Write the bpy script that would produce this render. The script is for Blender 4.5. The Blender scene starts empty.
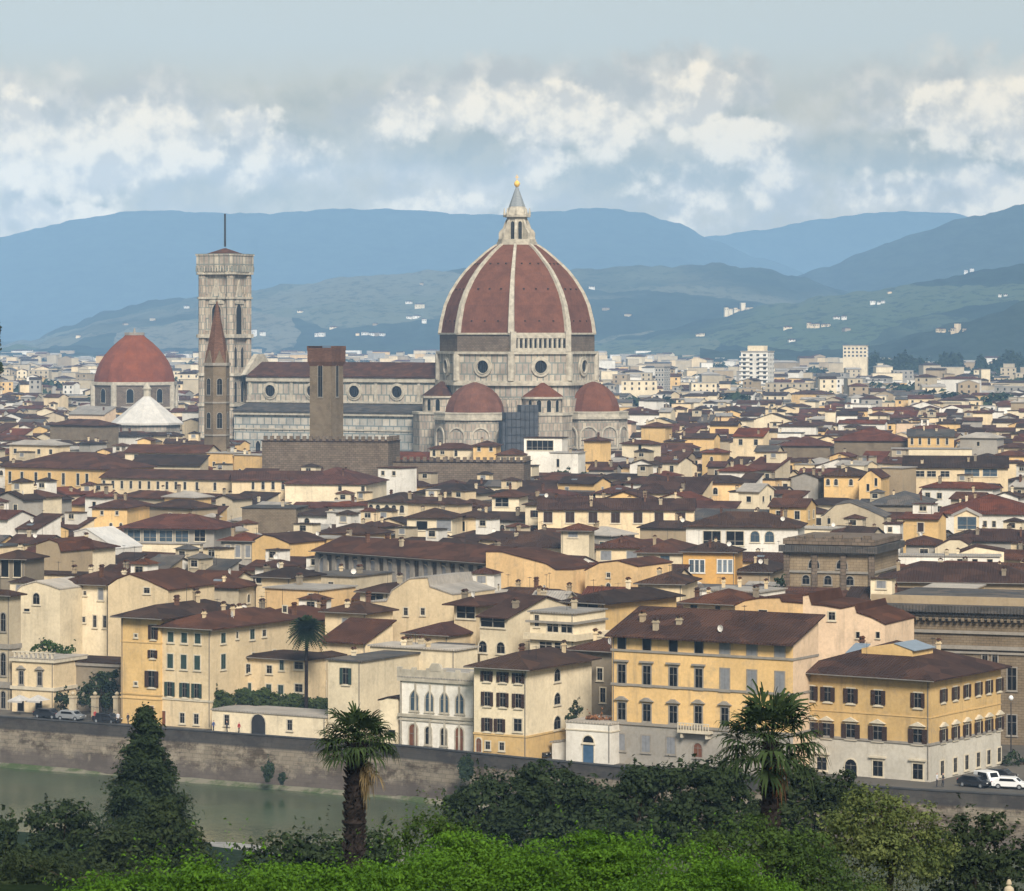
import bpy, math, random
import numpy as np
from mathutils import Vector, Matrix, noise as mnoise

R = math.radians
F, HC, YH = 3400.0, 56.0, 332.0            # focal length in pixels, eye height, horizon row
sc = bpy.context.scene
col = sc.collection

# ------------------------------------------------------------------ camera
cam_d = bpy.data.cameras.new('camera')
cam = bpy.data.objects.new('camera', cam_d)
col.objects.link(cam)
cam.location = (0, 0, HC)
cam.rotation_euler = (R(90), 0, 0)
cam_d.sensor_fit = 'HORIZONTAL'
cam_d.sensor_width = 36.0
cam_d.lens = 36.0 * F / 1024.0
cam_d.shift_y = -(445.5 - YH) / 1024.0
cam_d.clip_start = 1.0
cam_d.clip_end = 80000.0
sc.camera = cam

# ------------------------------------------------------------------ light
SUN_EL, SUN_AZ = R(38), R(168)            # azimuth from +Y (view direction), clockwise: behind and left
sun_d = bpy.data.lights.new('sun', 'SUN')
sun_d.energy = 4.2
sun_d.angle = R(18)
sun_d.color = (1.0, 0.92, 0.81)
sun = bpy.data.objects.new('sun', sun_d)
col.objects.link(sun)
sdir = Vector((math.sin(SUN_AZ) * math.cos(SUN_EL), math.cos(SUN_AZ) * math.cos(SUN_EL), math.sin(SUN_EL)))
sun.rotation_euler = sdir.to_track_quat('Z', 'Y').to_euler()
sun.location = (0, 0, 300)

sc.view_settings.view_transform = 'Standard'
sc.view_settings.look = 'None'
sc.view_settings.exposure = 0.42
sc.view_settings.gamma = 1.0
sc.view_settings.use_curve_mapping = False
sc.render.engine = 'CYCLES'
cy = sc.cycles
cy.max_bounces = 5
cy.diffuse_bounces = 2
cy.glossy_bounces = 2
cy.transmission_bounces = 2
cy.transparent_max_bounces = 6
cy.volume_bounces = 0
cy.use_denoising = True
cy.sample_clamp_indirect = 5.0

# ------------------------------------------------------------------ node helpers
class NT:
    def __init__(self, tree):
        self.t = tree; self.n = tree.nodes; self.l = tree.links
    def new(self, typ, **kw):
        nd = self.n.new(typ)
        for k, v in kw.items(): setattr(nd, k, v)
        return nd
    def put(self, sock, v):
        if isinstance(v, bpy.types.NodeSocket): self.l.new(v, sock)
        elif v is not None: sock.default_value = v
    def math(self, op, a, b=None, c=None, clamp=False):
        nd = self.new('ShaderNodeMath', operation=op, use_clamp=clamp)
        self.put(nd.inputs[0], a)
        if b is not None: self.put(nd.inputs[1], b)
        if c is not None: self.put(nd.inputs[2], c)
        return nd.outputs[0]
    def vmath(self, op, a, b=None, out=0):
        nd = self.new('ShaderNodeVectorMath', operation=op)
        self.put(nd.inputs[0], a)
        if b is not None: self.put(nd.inputs[1], b)
        return nd.outputs[out]
    def mix(self, fac, a, b, typ='MIX'):
        nd = self.new('ShaderNodeMix', data_type='RGBA', blend_type=typ)
        self.put(nd.inputs[0], fac)
        self.put(nd.inputs[6], a if isinstance(a, bpy.types.NodeSocket) else (*a, 1.0)[:4])
        self.put(nd.inputs[7], b if isinstance(b, bpy.types.NodeSocket) else (*b, 1.0)[:4])
        return nd.outputs[2]
    def ramp(self, x, lo, hi, a=0.0, b=1.0, smooth=True):
        nd = self.new('ShaderNodeMapRange', interpolation_type='SMOOTHSTEP' if smooth else 'LINEAR')
        self.put(nd.inputs[0], x)
        for i, v in enumerate((lo, hi, a, b)): self.put(nd.inputs[i + 1], v)
        return nd.outputs[0]
    def noise(self, vec, scale, detail=4.0, rough=0.55, dim='3D', dist=0.0):
        nd = self.new('ShaderNodeTexNoise', noise_dimensions=dim)
        self.put(nd.inputs['Vector'], vec)
        nd.inputs['Scale'].default_value = scale
        nd.inputs['Detail'].default_value = detail
        nd.inputs['Roughness'].default_value = rough
        nd.inputs['Distortion'].default_value = dist
        return nd.outputs[0]
    def comb(self, x, y, z=0.0):
        nd = self.new('ShaderNodeCombineXYZ')
        for i, v in enumerate((x, y, z)): self.put(nd.inputs[i], v)
        return nd.outputs[0]

# ------------------------------------------------------------------ sky
world = bpy.data.worlds.new('World')
sc.world = world
world.use_nodes = True
w = NT(world.node_tree)
bg = world.node_tree.nodes['Background']
SKY_STR = 0.10
bg.inputs['Strength'].default_value = SKY_STR
skyt = w.new('ShaderNodeTexSky', sky_type='NISHITA', sun_disc=False, sun_elevation=SUN_EL, sun_rotation=SUN_AZ)
skyt.air_density = 1.0; skyt.dust_density = 2.0; skyt.ozone_density = 1.5
tc = w.new('ShaderNodeTexCoord')
sep = w.new('ShaderNodeSeparateXYZ')
w.put(sep.inputs[0], tc.outputs['Generated'])
dx, dy, dz = sep.outputs
rr = w.math('MAXIMUM', w.math('SQRT', w.math('ADD', w.math('MULTIPLY', dx, dx), w.math('MULTIPLY', dy, dy))), 0.02)
u = w.math('DIVIDE', dx, rr)
v = w.math('DIVIDE', dz, rr)
P = w.comb(w.math('MULTIPLY', u, 34.0), w.math('MULTIPLY', v, 34.0), w.math('MULTIPLY', dy, 2.0))     # one unit = 100 photo pixels
warp = w.new('ShaderNodeTexNoise'); w.put(warp.inputs['Vector'], P)
warp.inputs['Scale'].default_value = 2.2; warp.inputs['Detail'].default_value = 5
Pw = w.vmath('ADD', P, w.vmath('MULTIPLY', w.vmath('SUBTRACT', warp.outputs[1], (0.5, 0.5, 0.5)), (0.42, 0.30, 0.0)))
lump = w.noise(P, 2.5, 8, 0.57)
lump2 = w.noise(w.vmath('ADD', P, (-0.08, 0.13, 0.0)), 2.5, 8, 0.57)
emboss = w.math('SUBTRACT', lump, lump2)
lumpb = w.noise(P, 1.5, 5, 0.55)
lumpb2 = w.noise(w.vmath('ADD', P, (-0.10, 0.20, 0.0)), 1.5, 5, 0.55)
embossb = w.math('SUBTRACT', lumpb, lumpb2)
def blobs(lst, grow=1.0, up=0.0, soft=1.0):
    acc = None
    for (px, py, rx, ry, s) in lst:
        q = w.vmath('MULTIPLY', w.vmath('SUBTRACT', Pw, ((px - 512) / 100, (YH - py) / 100 + up * ry / 100, 0.0)), (100.0 / (rx * grow), 100.0 / (ry * grow), 0.0))
        if soft != 1.0: q = w.vmath('MAXIMUM', q, w.vmath('MULTIPLY', q, (1.0, soft, 1.0)))      # long soft underside
        d = w.math('MULTIPLY', w.math('SUBTRACT', 1.0, w.vmath('LENGTH', q, out=1)), s)
        acc = d if acc is None else w.math('MAXIMUM', acc, d)
    return acc
CL = [(15, 128, 62, 34, 1), (70, 168, 75, 30, .9), (150, 132, 55, 34, 1), (195, 155, 48, 22, .9), (105, 158, 60, 34, .8),
      (250, 128, 34, 22, .6), (275, 152, 58, 24, .55), (408, 114, 44, 20, 1), (535, 106, 85, 28, 1.1), (610, 128, 42, 24, .9),
      (690, 97, 52, 30, 1.1), (740, 136, 48, 22, .9), (965, 108, 75, 32, 1), (1010, 120, 50, 36, 1), (985, 192, 60, 28, .7),
      (765, 178, 40, 24, .6), (905, 190, 52, 20, .4), (540, 156, 40, 15, .6), (40, 218, 85, 18, .75), (455, 207, 70, 12, .4),
      (1150, 130, 90, 50, 1), (-120, 140, 110, 50, 1), (-330, 120, 120, 60, 1), (1400, 110, 120, 55, 1), (680, 190, 55, 25, .4)]
body = blobs(CL, 1.9, -.05, .38)
core = blobs(CL, 1.0, .12, .6)
shade = blobs([(470, 152, 120, 34, .9), (585, 158, 90, 28, .9), (930, 106, 44, 13, 1.2), (880, 152, 130, 30, 1.1), (720, 128, 85, 34, .7),
               (330, 130, 90, 60, .5), (250, 200, 150, 30, .5), (640, 175, 160, 40, .6), (1000, 160, 110, 26, .9), (100, 205, 120, 26, .5),
               (560, 215, 200, 20, .4), (1200, 170, 140, 40, 1), (-150, 190, 150, 40, 1)])
veil = w.noise(w.vmath('MULTIPLY', P, (0.5, 1.0, 1.0)), 1.1, 6, 0.6)
S_ = lambda *c: tuple(k / SKY_STR for k in c)
# base: physical sky thinned by a pale high veil
hi = w.ramp(v, 0.01, 0.10); zen = w.ramp(v, 0.10, 0.8)
pale = w.mix(zen, w.mix(hi, S_(0.44, 0.32, 0.08), S_(0.49, 0.475, 0.395)), S_(0.36, 0.42, 0.47))
base = w.mix(0.88, skyt.outputs[0], pale)
lowband = w.ramp(v, 0.058, 0.088, 1.0, 0.0)
veilc = w.math('MULTIPLY', w.ramp(veil, 0.05, 0.50), w.math('MULTIPLY', lowband, 0.95))
c1 = w.mix(veilc, base, w.mix(w.ramp(embossb, -.15, .12), S_(0.45, 0.33, 0.13), S_(0.54, 0.405, 0.185)))
bdm = w.ramp(w.math('ADD', body, w.math('MULTIPLY', w.math('SUBTRACT', lump, 0.5), 1.4)), -0.15, 0.45)
c1b = w.mix(w.math('MULTIPLY', bdm, 0.85), c1, w.mix(w.ramp(embossb, -.12, .12), S_(0.42, 0.345, 0.235), S_(0.70, 0.57, 0.385)))
shm = w.math('MULTIPLY', w.ramp(w.math('ADD', shade, w.math('MULTIPLY', w.math('SUBTRACT', lumpb, 0.5), 1.4)), -0.10, 0.60), 0.85)
c2 = w.mix(shm, c1b, w.mix(w.ramp(emboss, -.12, .12), S_(0.29, 0.225, 0.085), S_(0.40, 0.31, 0.13)))
brm = w.ramp(w.math('ADD', core, w.math('ADD', w.math('MULTIPLY', w.math('SUBTRACT', lump, 0.5), 1.2), w.math('MULTIPLY', embossb, 0.9))), -0.03, 0.34)
lit = w.ramp(w.math('ADD', emboss, w.math('MULTIPLY', embossb, .7)), -0.16, 0.14)
c3 = w.mix(w.math('MULTIPLY', brm, 0.92), c2, w.mix(lit, S_(0.60, 0.485, 0.325), S_(0.99, 0.79, 0.50)))
w.put(bg.inputs['Color'], c3)
try:
    world.cycles.sampling_method = 'MANUAL'; world.cycles.sample_map_resolution = 512
except Exception: pass

# ------------------------------------------------------------------ materials
MATS = {}
def principled(name, rough=0.9, spec=0.2):
    m = bpy.data.materials.new(name); m.use_nodes = True
    t = NT(m.node_tree); b = m.node_tree.nodes['Principled BSDF']
    b.inputs['Roughness'].default_value = rough
    b.inputs['Specular IOR Level'].default_value = spec
    MATS[name] = m
    return m, t, b
def objvec(t):
    tcn = t.new('ShaderNodeTexCoord'); oi = t.new('ShaderNodeObjectInfo')
    off = t.comb(t.math('MULTIPLY', oi.outputs['Random'], 91.0), t.math('MULTIPLY', oi.outputs['Random'], 37.0), 0.0)
    return t.vmath('ADD', tcn.outputs['Object'], off), oi.outputs['Random'], tcn
def scale3(c, k): return tuple(min(1, x * k) for x in c)
def plain(name, c, rough=0.8, spec=0.2, var=0.12, scale=1.5):
    m, t, b = principled(name, rough, spec)
    vec, rnd, _ = objvec(t)
    n = t.noise(vec, scale, 4, 0.6)
    t.put(b.inputs['Base Color'], t.mix(t.ramp(n, 0.3, 0.7), scale3(c, 1 - var), scale3(c, 1 + var)))
    return m
def wallmat(name, c, stain=0.35, dirty=(0.20, 0.17, 0.13)):
    m, t, b = principled(name, 0.92, 0.1)
    vec, rnd, tcn = objvec(t)
    big = t.noise(vec, 0.16, 5, 0.6)
    strk = t.noise(t.vmath('MULTIPLY', vec, (1.0, 1.0, 0.13)), 0.9, 5, 0.65)
    fine = t.noise(vec, 2.2, 4, 0.7)
    a = t.mix(t.ramp(big, 0.30, 0.72), scale3(c, 0.84), scale3(c, 1.06))
    blot = t.noise(vec, 0.42, 6, 0.75)
    a = t.mix(t.math('MULTIPLY', t.ramp(blot, 0.52, 0.72), stain * .9), a, scale3(dirty, 1.5))
    a = t.mix(t.math('MULTIPLY', t.ramp(strk, 0.50, 0.78), stain), a, dirty)
    a = t.mix(t.ramp(fine, 0.35, 0.7), a, t.mix(1.0, a, (0.88, 0.87, 0.85), 'MULTIPLY'))
    hv = t.new('ShaderNodeHueSaturation')
    hv.inputs['Saturation'].default_value = 1.0
    t.put(hv.inputs['Value'], t.math('ADD', 0.88, t.math('MULTIPLY', rnd, 0.2)))
    t.put(hv.inputs['Color'], a)
    t.put(b.inputs['Base Color'], hv.outputs[0])
    return m
def roofmat(name, c, var=0.3, lich=0.25, tiles=True):
    m, t, b = principled(name, 0.95, 0.08)
    vec, rnd, tcn = objvec(t)
    uv = tcn.outputs['UV']
    n1 = t.noise(vec, 0.22, 6, 0.65)
    n2 = t.noise(t.vmath('MULTIPLY', uv, (3.0, 0.55, 1.0)), 1.0, 4, 0.7)
    n3 = t.noise(vec, 1.7, 5, 0.75)
    a = t.mix(t.ramp(n1, 0.30, 0.70), scale3(c, 1 - var), scale3(c, 1 + var))
    a = t.mix(t.math('MULTIPLY', t.ramp(n2, 0.42, 0.72), 0.55), a, scale3((c[0] * 0.62, c[1] * 0.66, c[2] * 0.74), 1))
    a = t.mix(t.math('MULTIPLY', t.ramp(n3, 0.52, 0.76), lich), a, (c[0] * 1.7, c[1] * 1.9, c[2] * 1.9))
    pk = 0.15 if name in ('dome_tile', 'chapel_tile', 'roof_white', 'roof_pale') else 1.0
    vo = t.new('ShaderNodeTexVoronoi'); t.put(vo.inputs['Vector'], t.vmath('ADD', uv, t.vmath('MULTIPLY', vec, (.0, .0, 3.0)))); vo.inputs['Scale'].default_value = .33
    sc_ = t.new('ShaderNodeSeparateColor'); t.put(sc_.inputs[0], vo.outputs['Color'])
    a = t.mix(t.math('MULTIPLY', t.ramp(sc_.outputs[0], .70, .80), .45 * pk), a, (c[0] * 1.75, c[1] * 1.6, c[2] * 1.5))
    a = t.mix(t.math('MULTIPLY', t.ramp(sc_.outputs[1], .72, .80), .45 * pk), a, (c[0] * .6, c[1] * .72, c[2] * .95))
    hv = t.new('ShaderNodeHueSaturation')
    t.put(hv.inputs['Value'], t.math('ADD', 0.80, t.math('MULTIPLY', rnd, 0.5)) if name != 'dome_tile' else 1.0)
    t.put(hv.inputs['Saturation'], t.math('ADD', 0.85, t.math('MULTIPLY', rnd, 0.3)))
    t.put(hv.inputs['Color'], a)
    t.put(b.inputs['Base Color'], hv.outputs[0])
    if tiles:
        wv = t.new('ShaderNodeTexWave', wave_type='BANDS', bands_direction='X')
        t.put(wv.inputs['Vector'], uv)
        wv.inputs['Scale'].default_value = 0.7; wv.inputs['Distortion'].default_value = 0.6; wv.inputs['Detail'].default_value = 2
        bp = t.new('ShaderNodeBump'); bp.inputs['Strength'].default_value = 0.6; bp.inputs['Distance'].default_value = 0.12
        t.put(bp.inputs['Height'], t.math('ADD', wv.outputs[1], t.math('MULTIPLY', n3, 0.8)))
        t.put(b.inputs['Normal'], bp.outputs[0])
    return m
WALLC = dict(cream=(0.72, 0.575, 0.365), ivory=(0.75, 0.64, 0.45), white=(0.76, 0.72, 0.64), ochre=(0.63, 0.43, 0.19),
             yellow=(0.72, 0.485, 0.215), peach=(0.76, 0.52, 0.26), pink=(0.72, 0.54, 0.37), orange=(0.66, 0.38, 0.12),
             beige=(0.48, 0.405, 0.285), tan=(0.36, 0.28, 0.18), taupe=(0.25, 0.21, 0.155), grey=(0.34, 0.315, 0.275), slate=(0.085, 0.075, 0.065), stone=(0.50, 0.465, 0.395))
for k, c in WALLC.items(): wallmat('wall_' + k, c, 0.46 if k not in ('white', 'ivory') else 0.36)
roofmat('roof_brown', (0.060, 0.030, 0.020))
roofmat('roof_dark', (0.042, 0.026, 0.019))
roofmat('roof_red', (0.080, 0.032, 0.021))
roofmat('roof_grey', (0.080, 0.072, 0.064), 0.25, 0.2)
roofmat('roof_pale', (0.30, 0.27, 0.23), 0.2, 0.2)
roofmat('roof_white', (0.42, 0.40, 0.365), 0.12, 0.1)
roofmat('chapel_tile', (0.150, 0.054, 0.030), 0.2, 0.2)
roofmat('dome_tile', (0.145, 0.050, 0.024), 0.22, 0.25)
plain('pane', (0.006, 0.006, 0.007), 0.4, 0.25); plain('mullion', (0.17, 0.155, 0.135))
plain('pane_blue', (0.05, 0.075, 0.10), 0.2, 0.5)
plain('skylight', (0.17, 0.21, 0.25), 0.3, 0.4, 0.1)
plain('trim_cream', (0.52, 0.46, 0.35)); plain('trim_stone', (0.25, 0.225, 0.19)); plain('trim_white', (0.66, 0.63, 0.57))
plain('shutter_brown', (0.042, 0.024, 0.017)); plain('shutter_green', (0.030, 0.052, 0.044)); plain('shutter_grey', (0.20, 0.205, 0.215))
plain('door_wood', (0.14, 0.055, 0.028)); plain('door_blue', (0.05, 0.10, 0.17)); plain('iron', (0.03, 0.03, 0.032), 0.6)
plain('shade_inside', (0.030, 0.024, 0.020)); plain('lead', (0.22, 0.24, 0.25), 0.5); plain('gold', (0.75, 0.48, 0.12), 0.3)
plain('asphalt', (0.055, 0.055, 0.056), 0.95, 0.1, 0.2, 0.6); plain('paving', (0.19, 0.175, 0.155), 0.95, 0.1, 0.2, 0.5)
plain('bark', (0.06, 0.045, 0.033), 0.95, 0.1, 0.35, 4.0); plain('palm_bark', (0.022, 0.017, 0.015), 1.0, 0.05, 0.45, 6.0)
plain('netting', (0.070, 0.073, 0.080), 0.95, 0.1, 0.15, 0.4)
plain('rubber', (0.02, 0.02, 0.02)); plain('car_white', (0.72, 0.72, 0.71), 0.25, 0.5, 0.02); plain('car_black', (0.02, 0.021, 0.024), 0.25, 0.5, 0.02)
plain('car_grey', (0.22, 0.23, 0.24), 0.25, 0.5, 0.02); plain('car_red', (0.25, 0.03, 0.02), 0.25, 0.5, 0.02)
plain('lamp_red', (0.4, 0.02, 0.02), 0.3); plain('lamp_clear', (0.8, 0.8, 0.78), 0.2)
plain('skin', (0.48, 0.30, 0.22)); plain('hair', (0.03, 0.02, 0.015)); plain('cloth_dark', (0.03, 0.032, 0.04)); plain('cloth_red', (0.30, 0.04, 0.04))
plain('cloth_pale', (0.5, 0.5, 0.52)); plain('cloth_blue', (0.06, 0.09, 0.2)); plain('terracotta', (0.22, 0.085, 0.05))
plain('canvas', (0.42, 0.40, 0.37))

def stonemat(name, c, bw=1.2, rh=0.5, mort=0.05, mcol=None, var=0.3, bright=None):
    m, t, b = principled(name, 0.95, 0.08)
    vec, rnd, tcn = objvec(t)
    br = t.new('ShaderNodeTexBrick')
    t.put(br.inputs['Vector'], tcn.outputs['UV'])
    br.inputs['Scale'].default_value = 1.0
    br.inputs['Brick Width'].default_value = bw; br.inputs['Row Height'].default_value = rh
    br.inputs['Mortar Size'].default_value = mort; br.inputs['Mortar Smooth'].default_value = 0.3
    br.inputs['Color1'].default_value = (*scale3(c, 1 + var * 0.5), 1); br.inputs['Color2'].default_value = (*scale3(bright or c, 1 - var * 0.5), 1)
    br.inputs['Mortar'].default_value = (*(mcol or scale3(c, 0.55)), 1)
    n = t.noise(vec, 0.25, 6, 0.7); n2 = t.noise(t.vmath('MULTIPLY', vec, (1, 1, 0.2)), 0.8, 5, 0.7)
    a = t.mix(t.ramp(n, 0.35, 0.68), br.outputs[0], t.mix(1.0, br.outputs[0], (0.72, 0.70, 0.68), 'MULTIPLY'))
    a = t.mix(t.math('MULTIPLY', t.ramp(n2, 0.5, 0.8), 0.45), a, scale3(c, 0.42))
    t.put(b.inputs['Base Color'], a)
    return m
stonemat('marble', (0.49, 0.435, 0.345), 2.4, 4.4, 0.30, (0.22, 0.24, 0.215), 0.28, (0.38, 0.325, 0.275))
stonemat('marble_fine', (0.46, 0.395, 0.305), 1.5, 3.0, 0.20, (0.25, 0.25, 0.215), 0.3, (0.37, 0.30, 0.245))
stonemat('marble_bands', (0.48, 0.44, 0.37), 3.4, 3.1, 0.28, (0.19, 0.225, 0.225), 0.28, (0.37, 0.37, 0.34))
stonemat('rough_stone', (0.175, 0.135, 0.10), 1.2, 0.6, 0.06, None, 0.3)
stonemat('brown_stone', (0.205, 0.160, 0.108), 0.8, 0.35, 0.03, None, 0.18)
stonemat('brown_ashlar', (0.31, 0.24, 0.155), 1.1, 0.5, 0.03, None, 0.14)
stonemat('brick', (0.15, 0.078, 0.05), 0.8, 0.3, 0.03, None, 0.35)
stonemat('quay_stone', (0.185, 0.165, 0.13), 1.5, 0.6, 0.06, None, 0.45, (0.22, 0.19, 0.14))
plain('white_marble', (0.40, 0.36, 0.285), 0.7, 0.2, 0.22, 0.6)

# ------------------------------------------------------------------ mesh helpers
def uvmap(me):
    uvl = me.uv_layers.new(name='UVMap')
    nv = len(me.vertices); nl = len(me.loops)
    co = np.empty(nv * 3, np.float32); me.vertices.foreach_get('co', co); co = co.reshape(-1, 3)
    vi = np.empty(nl, np.int32); me.loops.foreach_get('vertex_index', vi)
    npol = len(me.polygons)
    nr = np.empty(npol * 3, np.float32); me.polygons.foreach_get('normal', nr); nr = nr.reshape(-1, 3)
    lt = np.empty(npol, np.int32); me.polygons.foreach_get('loop_total', lt)
    n = np.repeat(nr, lt, axis=0)
    hl = np.sqrt(n[:, 0] ** 2 + n[:, 1] ** 2)
    flat = hl < 0.15
    hs = np.where(flat, 1, hl)
    tx, ty = np.where(flat, 1, -n[:, 1] / hs), np.where(flat, 0, n[:, 0] / hs)
    c = co[vi]
    uu = c[:, 0] * tx + c[:, 1] * ty
    vv = np.where(flat, c[:, 1], c[:, 2] / np.maximum(hl, 0.15))
    uvl.data.foreach_set('uv', np.stack([uu, vv], 1).astype(np.float32).ravel())

class MB:
    def __init__(self): self.v = []; self.f = []; self.m = []
    def add(self, vs, fs, mi=0):
        b = len(self.v); self.v += [tuple(p) for p in vs]
        for f in fs: self.f.append(tuple(b + i for i in f)); self.m.append(mi)
        return self
    def box(self, x0, x1, y0, y1, z0, z1, mi=0):
        return self.add([(x0, y0, z0), (x1, y0, z0), (x1, y1, z0), (x0, y1, z0), (x0, y0, z1), (x1, y0, z1), (x1, y1, z1), (x0, y1, z1)],
                        [(3, 2, 1, 0), (4, 5, 6, 7), (0, 1, 5, 4), (1, 2, 6, 5), (2, 3, 7, 6), (3, 0, 4, 7)], mi)
    def prism_y(self, poly, y0, y1, mi=0):          # polygon in (x, z), counter-clockwise seen from -y
        n = len(poly)
        vs = [(x, y0, z) for x, z in poly] + [(x, y1, z) for x, z in poly]
        fs = [tuple(range(n)), tuple(range(2 * n - 1, n - 1, -1))] + [(i, i + n, (i + 1) % n + n, (i + 1) % n) for i in range(n)]
        return self.add(vs, fs, mi)
    def prism_x(self, poly, x0, x1, mi=0):          # polygon in (y, z)
        n = len(poly)
        vs = [(x0, y, z) for y, z in poly] + [(x1, y, z) for y, z in poly]
        fs = [tuple(range(n - 1, -1, -1)), tuple(range(n, 2 * n))] + [((i + 1) % n, (i + 1) % n + n, i + n, i) for i in range(n)]
        return self.add(vs, fs, mi)
    def prism_z(self, poly, z0, z1, mi=0, top=None):  # polygon in (x, y), optional different top polygon
        n = len(poly); tp = top or poly
        vs = [(x, y, z0) for x, y in poly] + [(x, y, z1) for x, y in tp]
        fs = [tuple(range(n - 1, -1, -1)), tuple(range(n, 2 * n))] + [(i, (i + 1) % n, (i + 1) % n + n, i + n) for i in range(n)]
        return self.add(vs, fs, mi)
    def ring_y(self, outer, inner, y0, y1, mi=0):   # frame between two outlines of equal count
        n = len(outer)
        vs = [(x, y0, z) for x, z in outer] + [(x, y0, z) for x, z in inner] + [(x, y1, z) for x, z in outer] + [(x, y1, z) for x, z in inner]
        fs = []
        for i in range(n):
            j = (i + 1) % n
            fs += [(i, j, n + j, n + i), (i, 2 * n + i, 2 * n + j, j), (n + i, n + j, 3 * n + j, 3 * n + i)]
        return self.add(vs, fs, mi)
    def loft(self, rings, mi=0, closed=True, caps=True):
        n = len(rings[0]); b = []
        for r in rings: b += r
        fs = []
        for k in range(len(rings) - 1):
            for i in range(n if closed else n - 1):
                j = (i + 1) % n
                fs.append((k * n + i, k * n + j, (k + 1) * n + j, (k + 1) * n + i))
        if caps:
            fs.append(tuple(range(n - 1, -1, -1))); fs.append(tuple(range((len(rings) - 1) * n, len(rings) * n)))
        return self.add(b, fs, mi)
    def lathe(self, prof, n=12, mi=0, cx=0, cy_=0, rot=0.0):
        return self.loft([[(cx + r * math.cos(rot + 2 * math.pi * i / n), cy_ + r * math.sin(rot + 2 * math.pi * i / n), z) for i in range(n)] for r, z in prof], mi)
    def tube(self, p0, p1, r0, r1=None, n=6, mi=0):
        r1 = r0 if r1 is None else r1
        p0, p1 = Vector(p0), Vector(p1); d = (p1 - p0).normalized()
        a = d.orthogonal().normalized(); c = d.cross(a)
        return self.loft([[tuple(p + (a * math.cos(2 * math.pi * i / n) + c * math.sin(2 * math.pi * i / n)) * r) for i in range(n)] for p, r in ((p0, r0), (p1, r1))], mi)
    def mesh(self, name, mats, smooth=False):
        me = bpy.data.meshes.new(name)
        me.from_pydata(self.v, [], self.f)
        for k in mats: me.materials.append(MATS[k])
        if len(mats) > 1: me.polygons.foreach_set('material_index', np.array(self.m, np.int32))
        if smooth: me.polygons.foreach_set('use_smooth', np.ones(len(self.f), bool))
        me.update(); uvmap(me)
        return me
    def build(self, name, mats, parent=None, loc=(0, 0, 0), rz=0.0, smooth=False):
        return put(name, self.mesh(name, [mats] if isinstance(mats, str) else mats, smooth), parent, loc, rz)
def put(name, me, parent=None, loc=(0, 0, 0), rz=0.0):
    o = bpy.data.objects.new(name, me); col.objects.link(o)
    o.parent = parent; o.location = loc; o.rotation_euler = (0, 0, rz)
    return o
def tag(o, label=None, cat=None, group=None, kind=None):
    if label: o['label'] = label
    if cat: o['category'] = cat
    if group: o['group'] = group
    if kind: o['kind'] = kind
    return o
def thing(name, label, cat, loc=(0, 0, 0), rz=0.0, group=None):
    return tag(put(name, None, None, loc, rz), label, cat, group)
def at(px, D, py=None):
    return ((px - 512) * D / F, D) if py is None else ((px - 512) * D / F, D, HC - (py - YH) * D / F)
def zof(py, D): return HC - (py - YH) * D / F
def ground(py): return HC * F / (py - YH)

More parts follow.
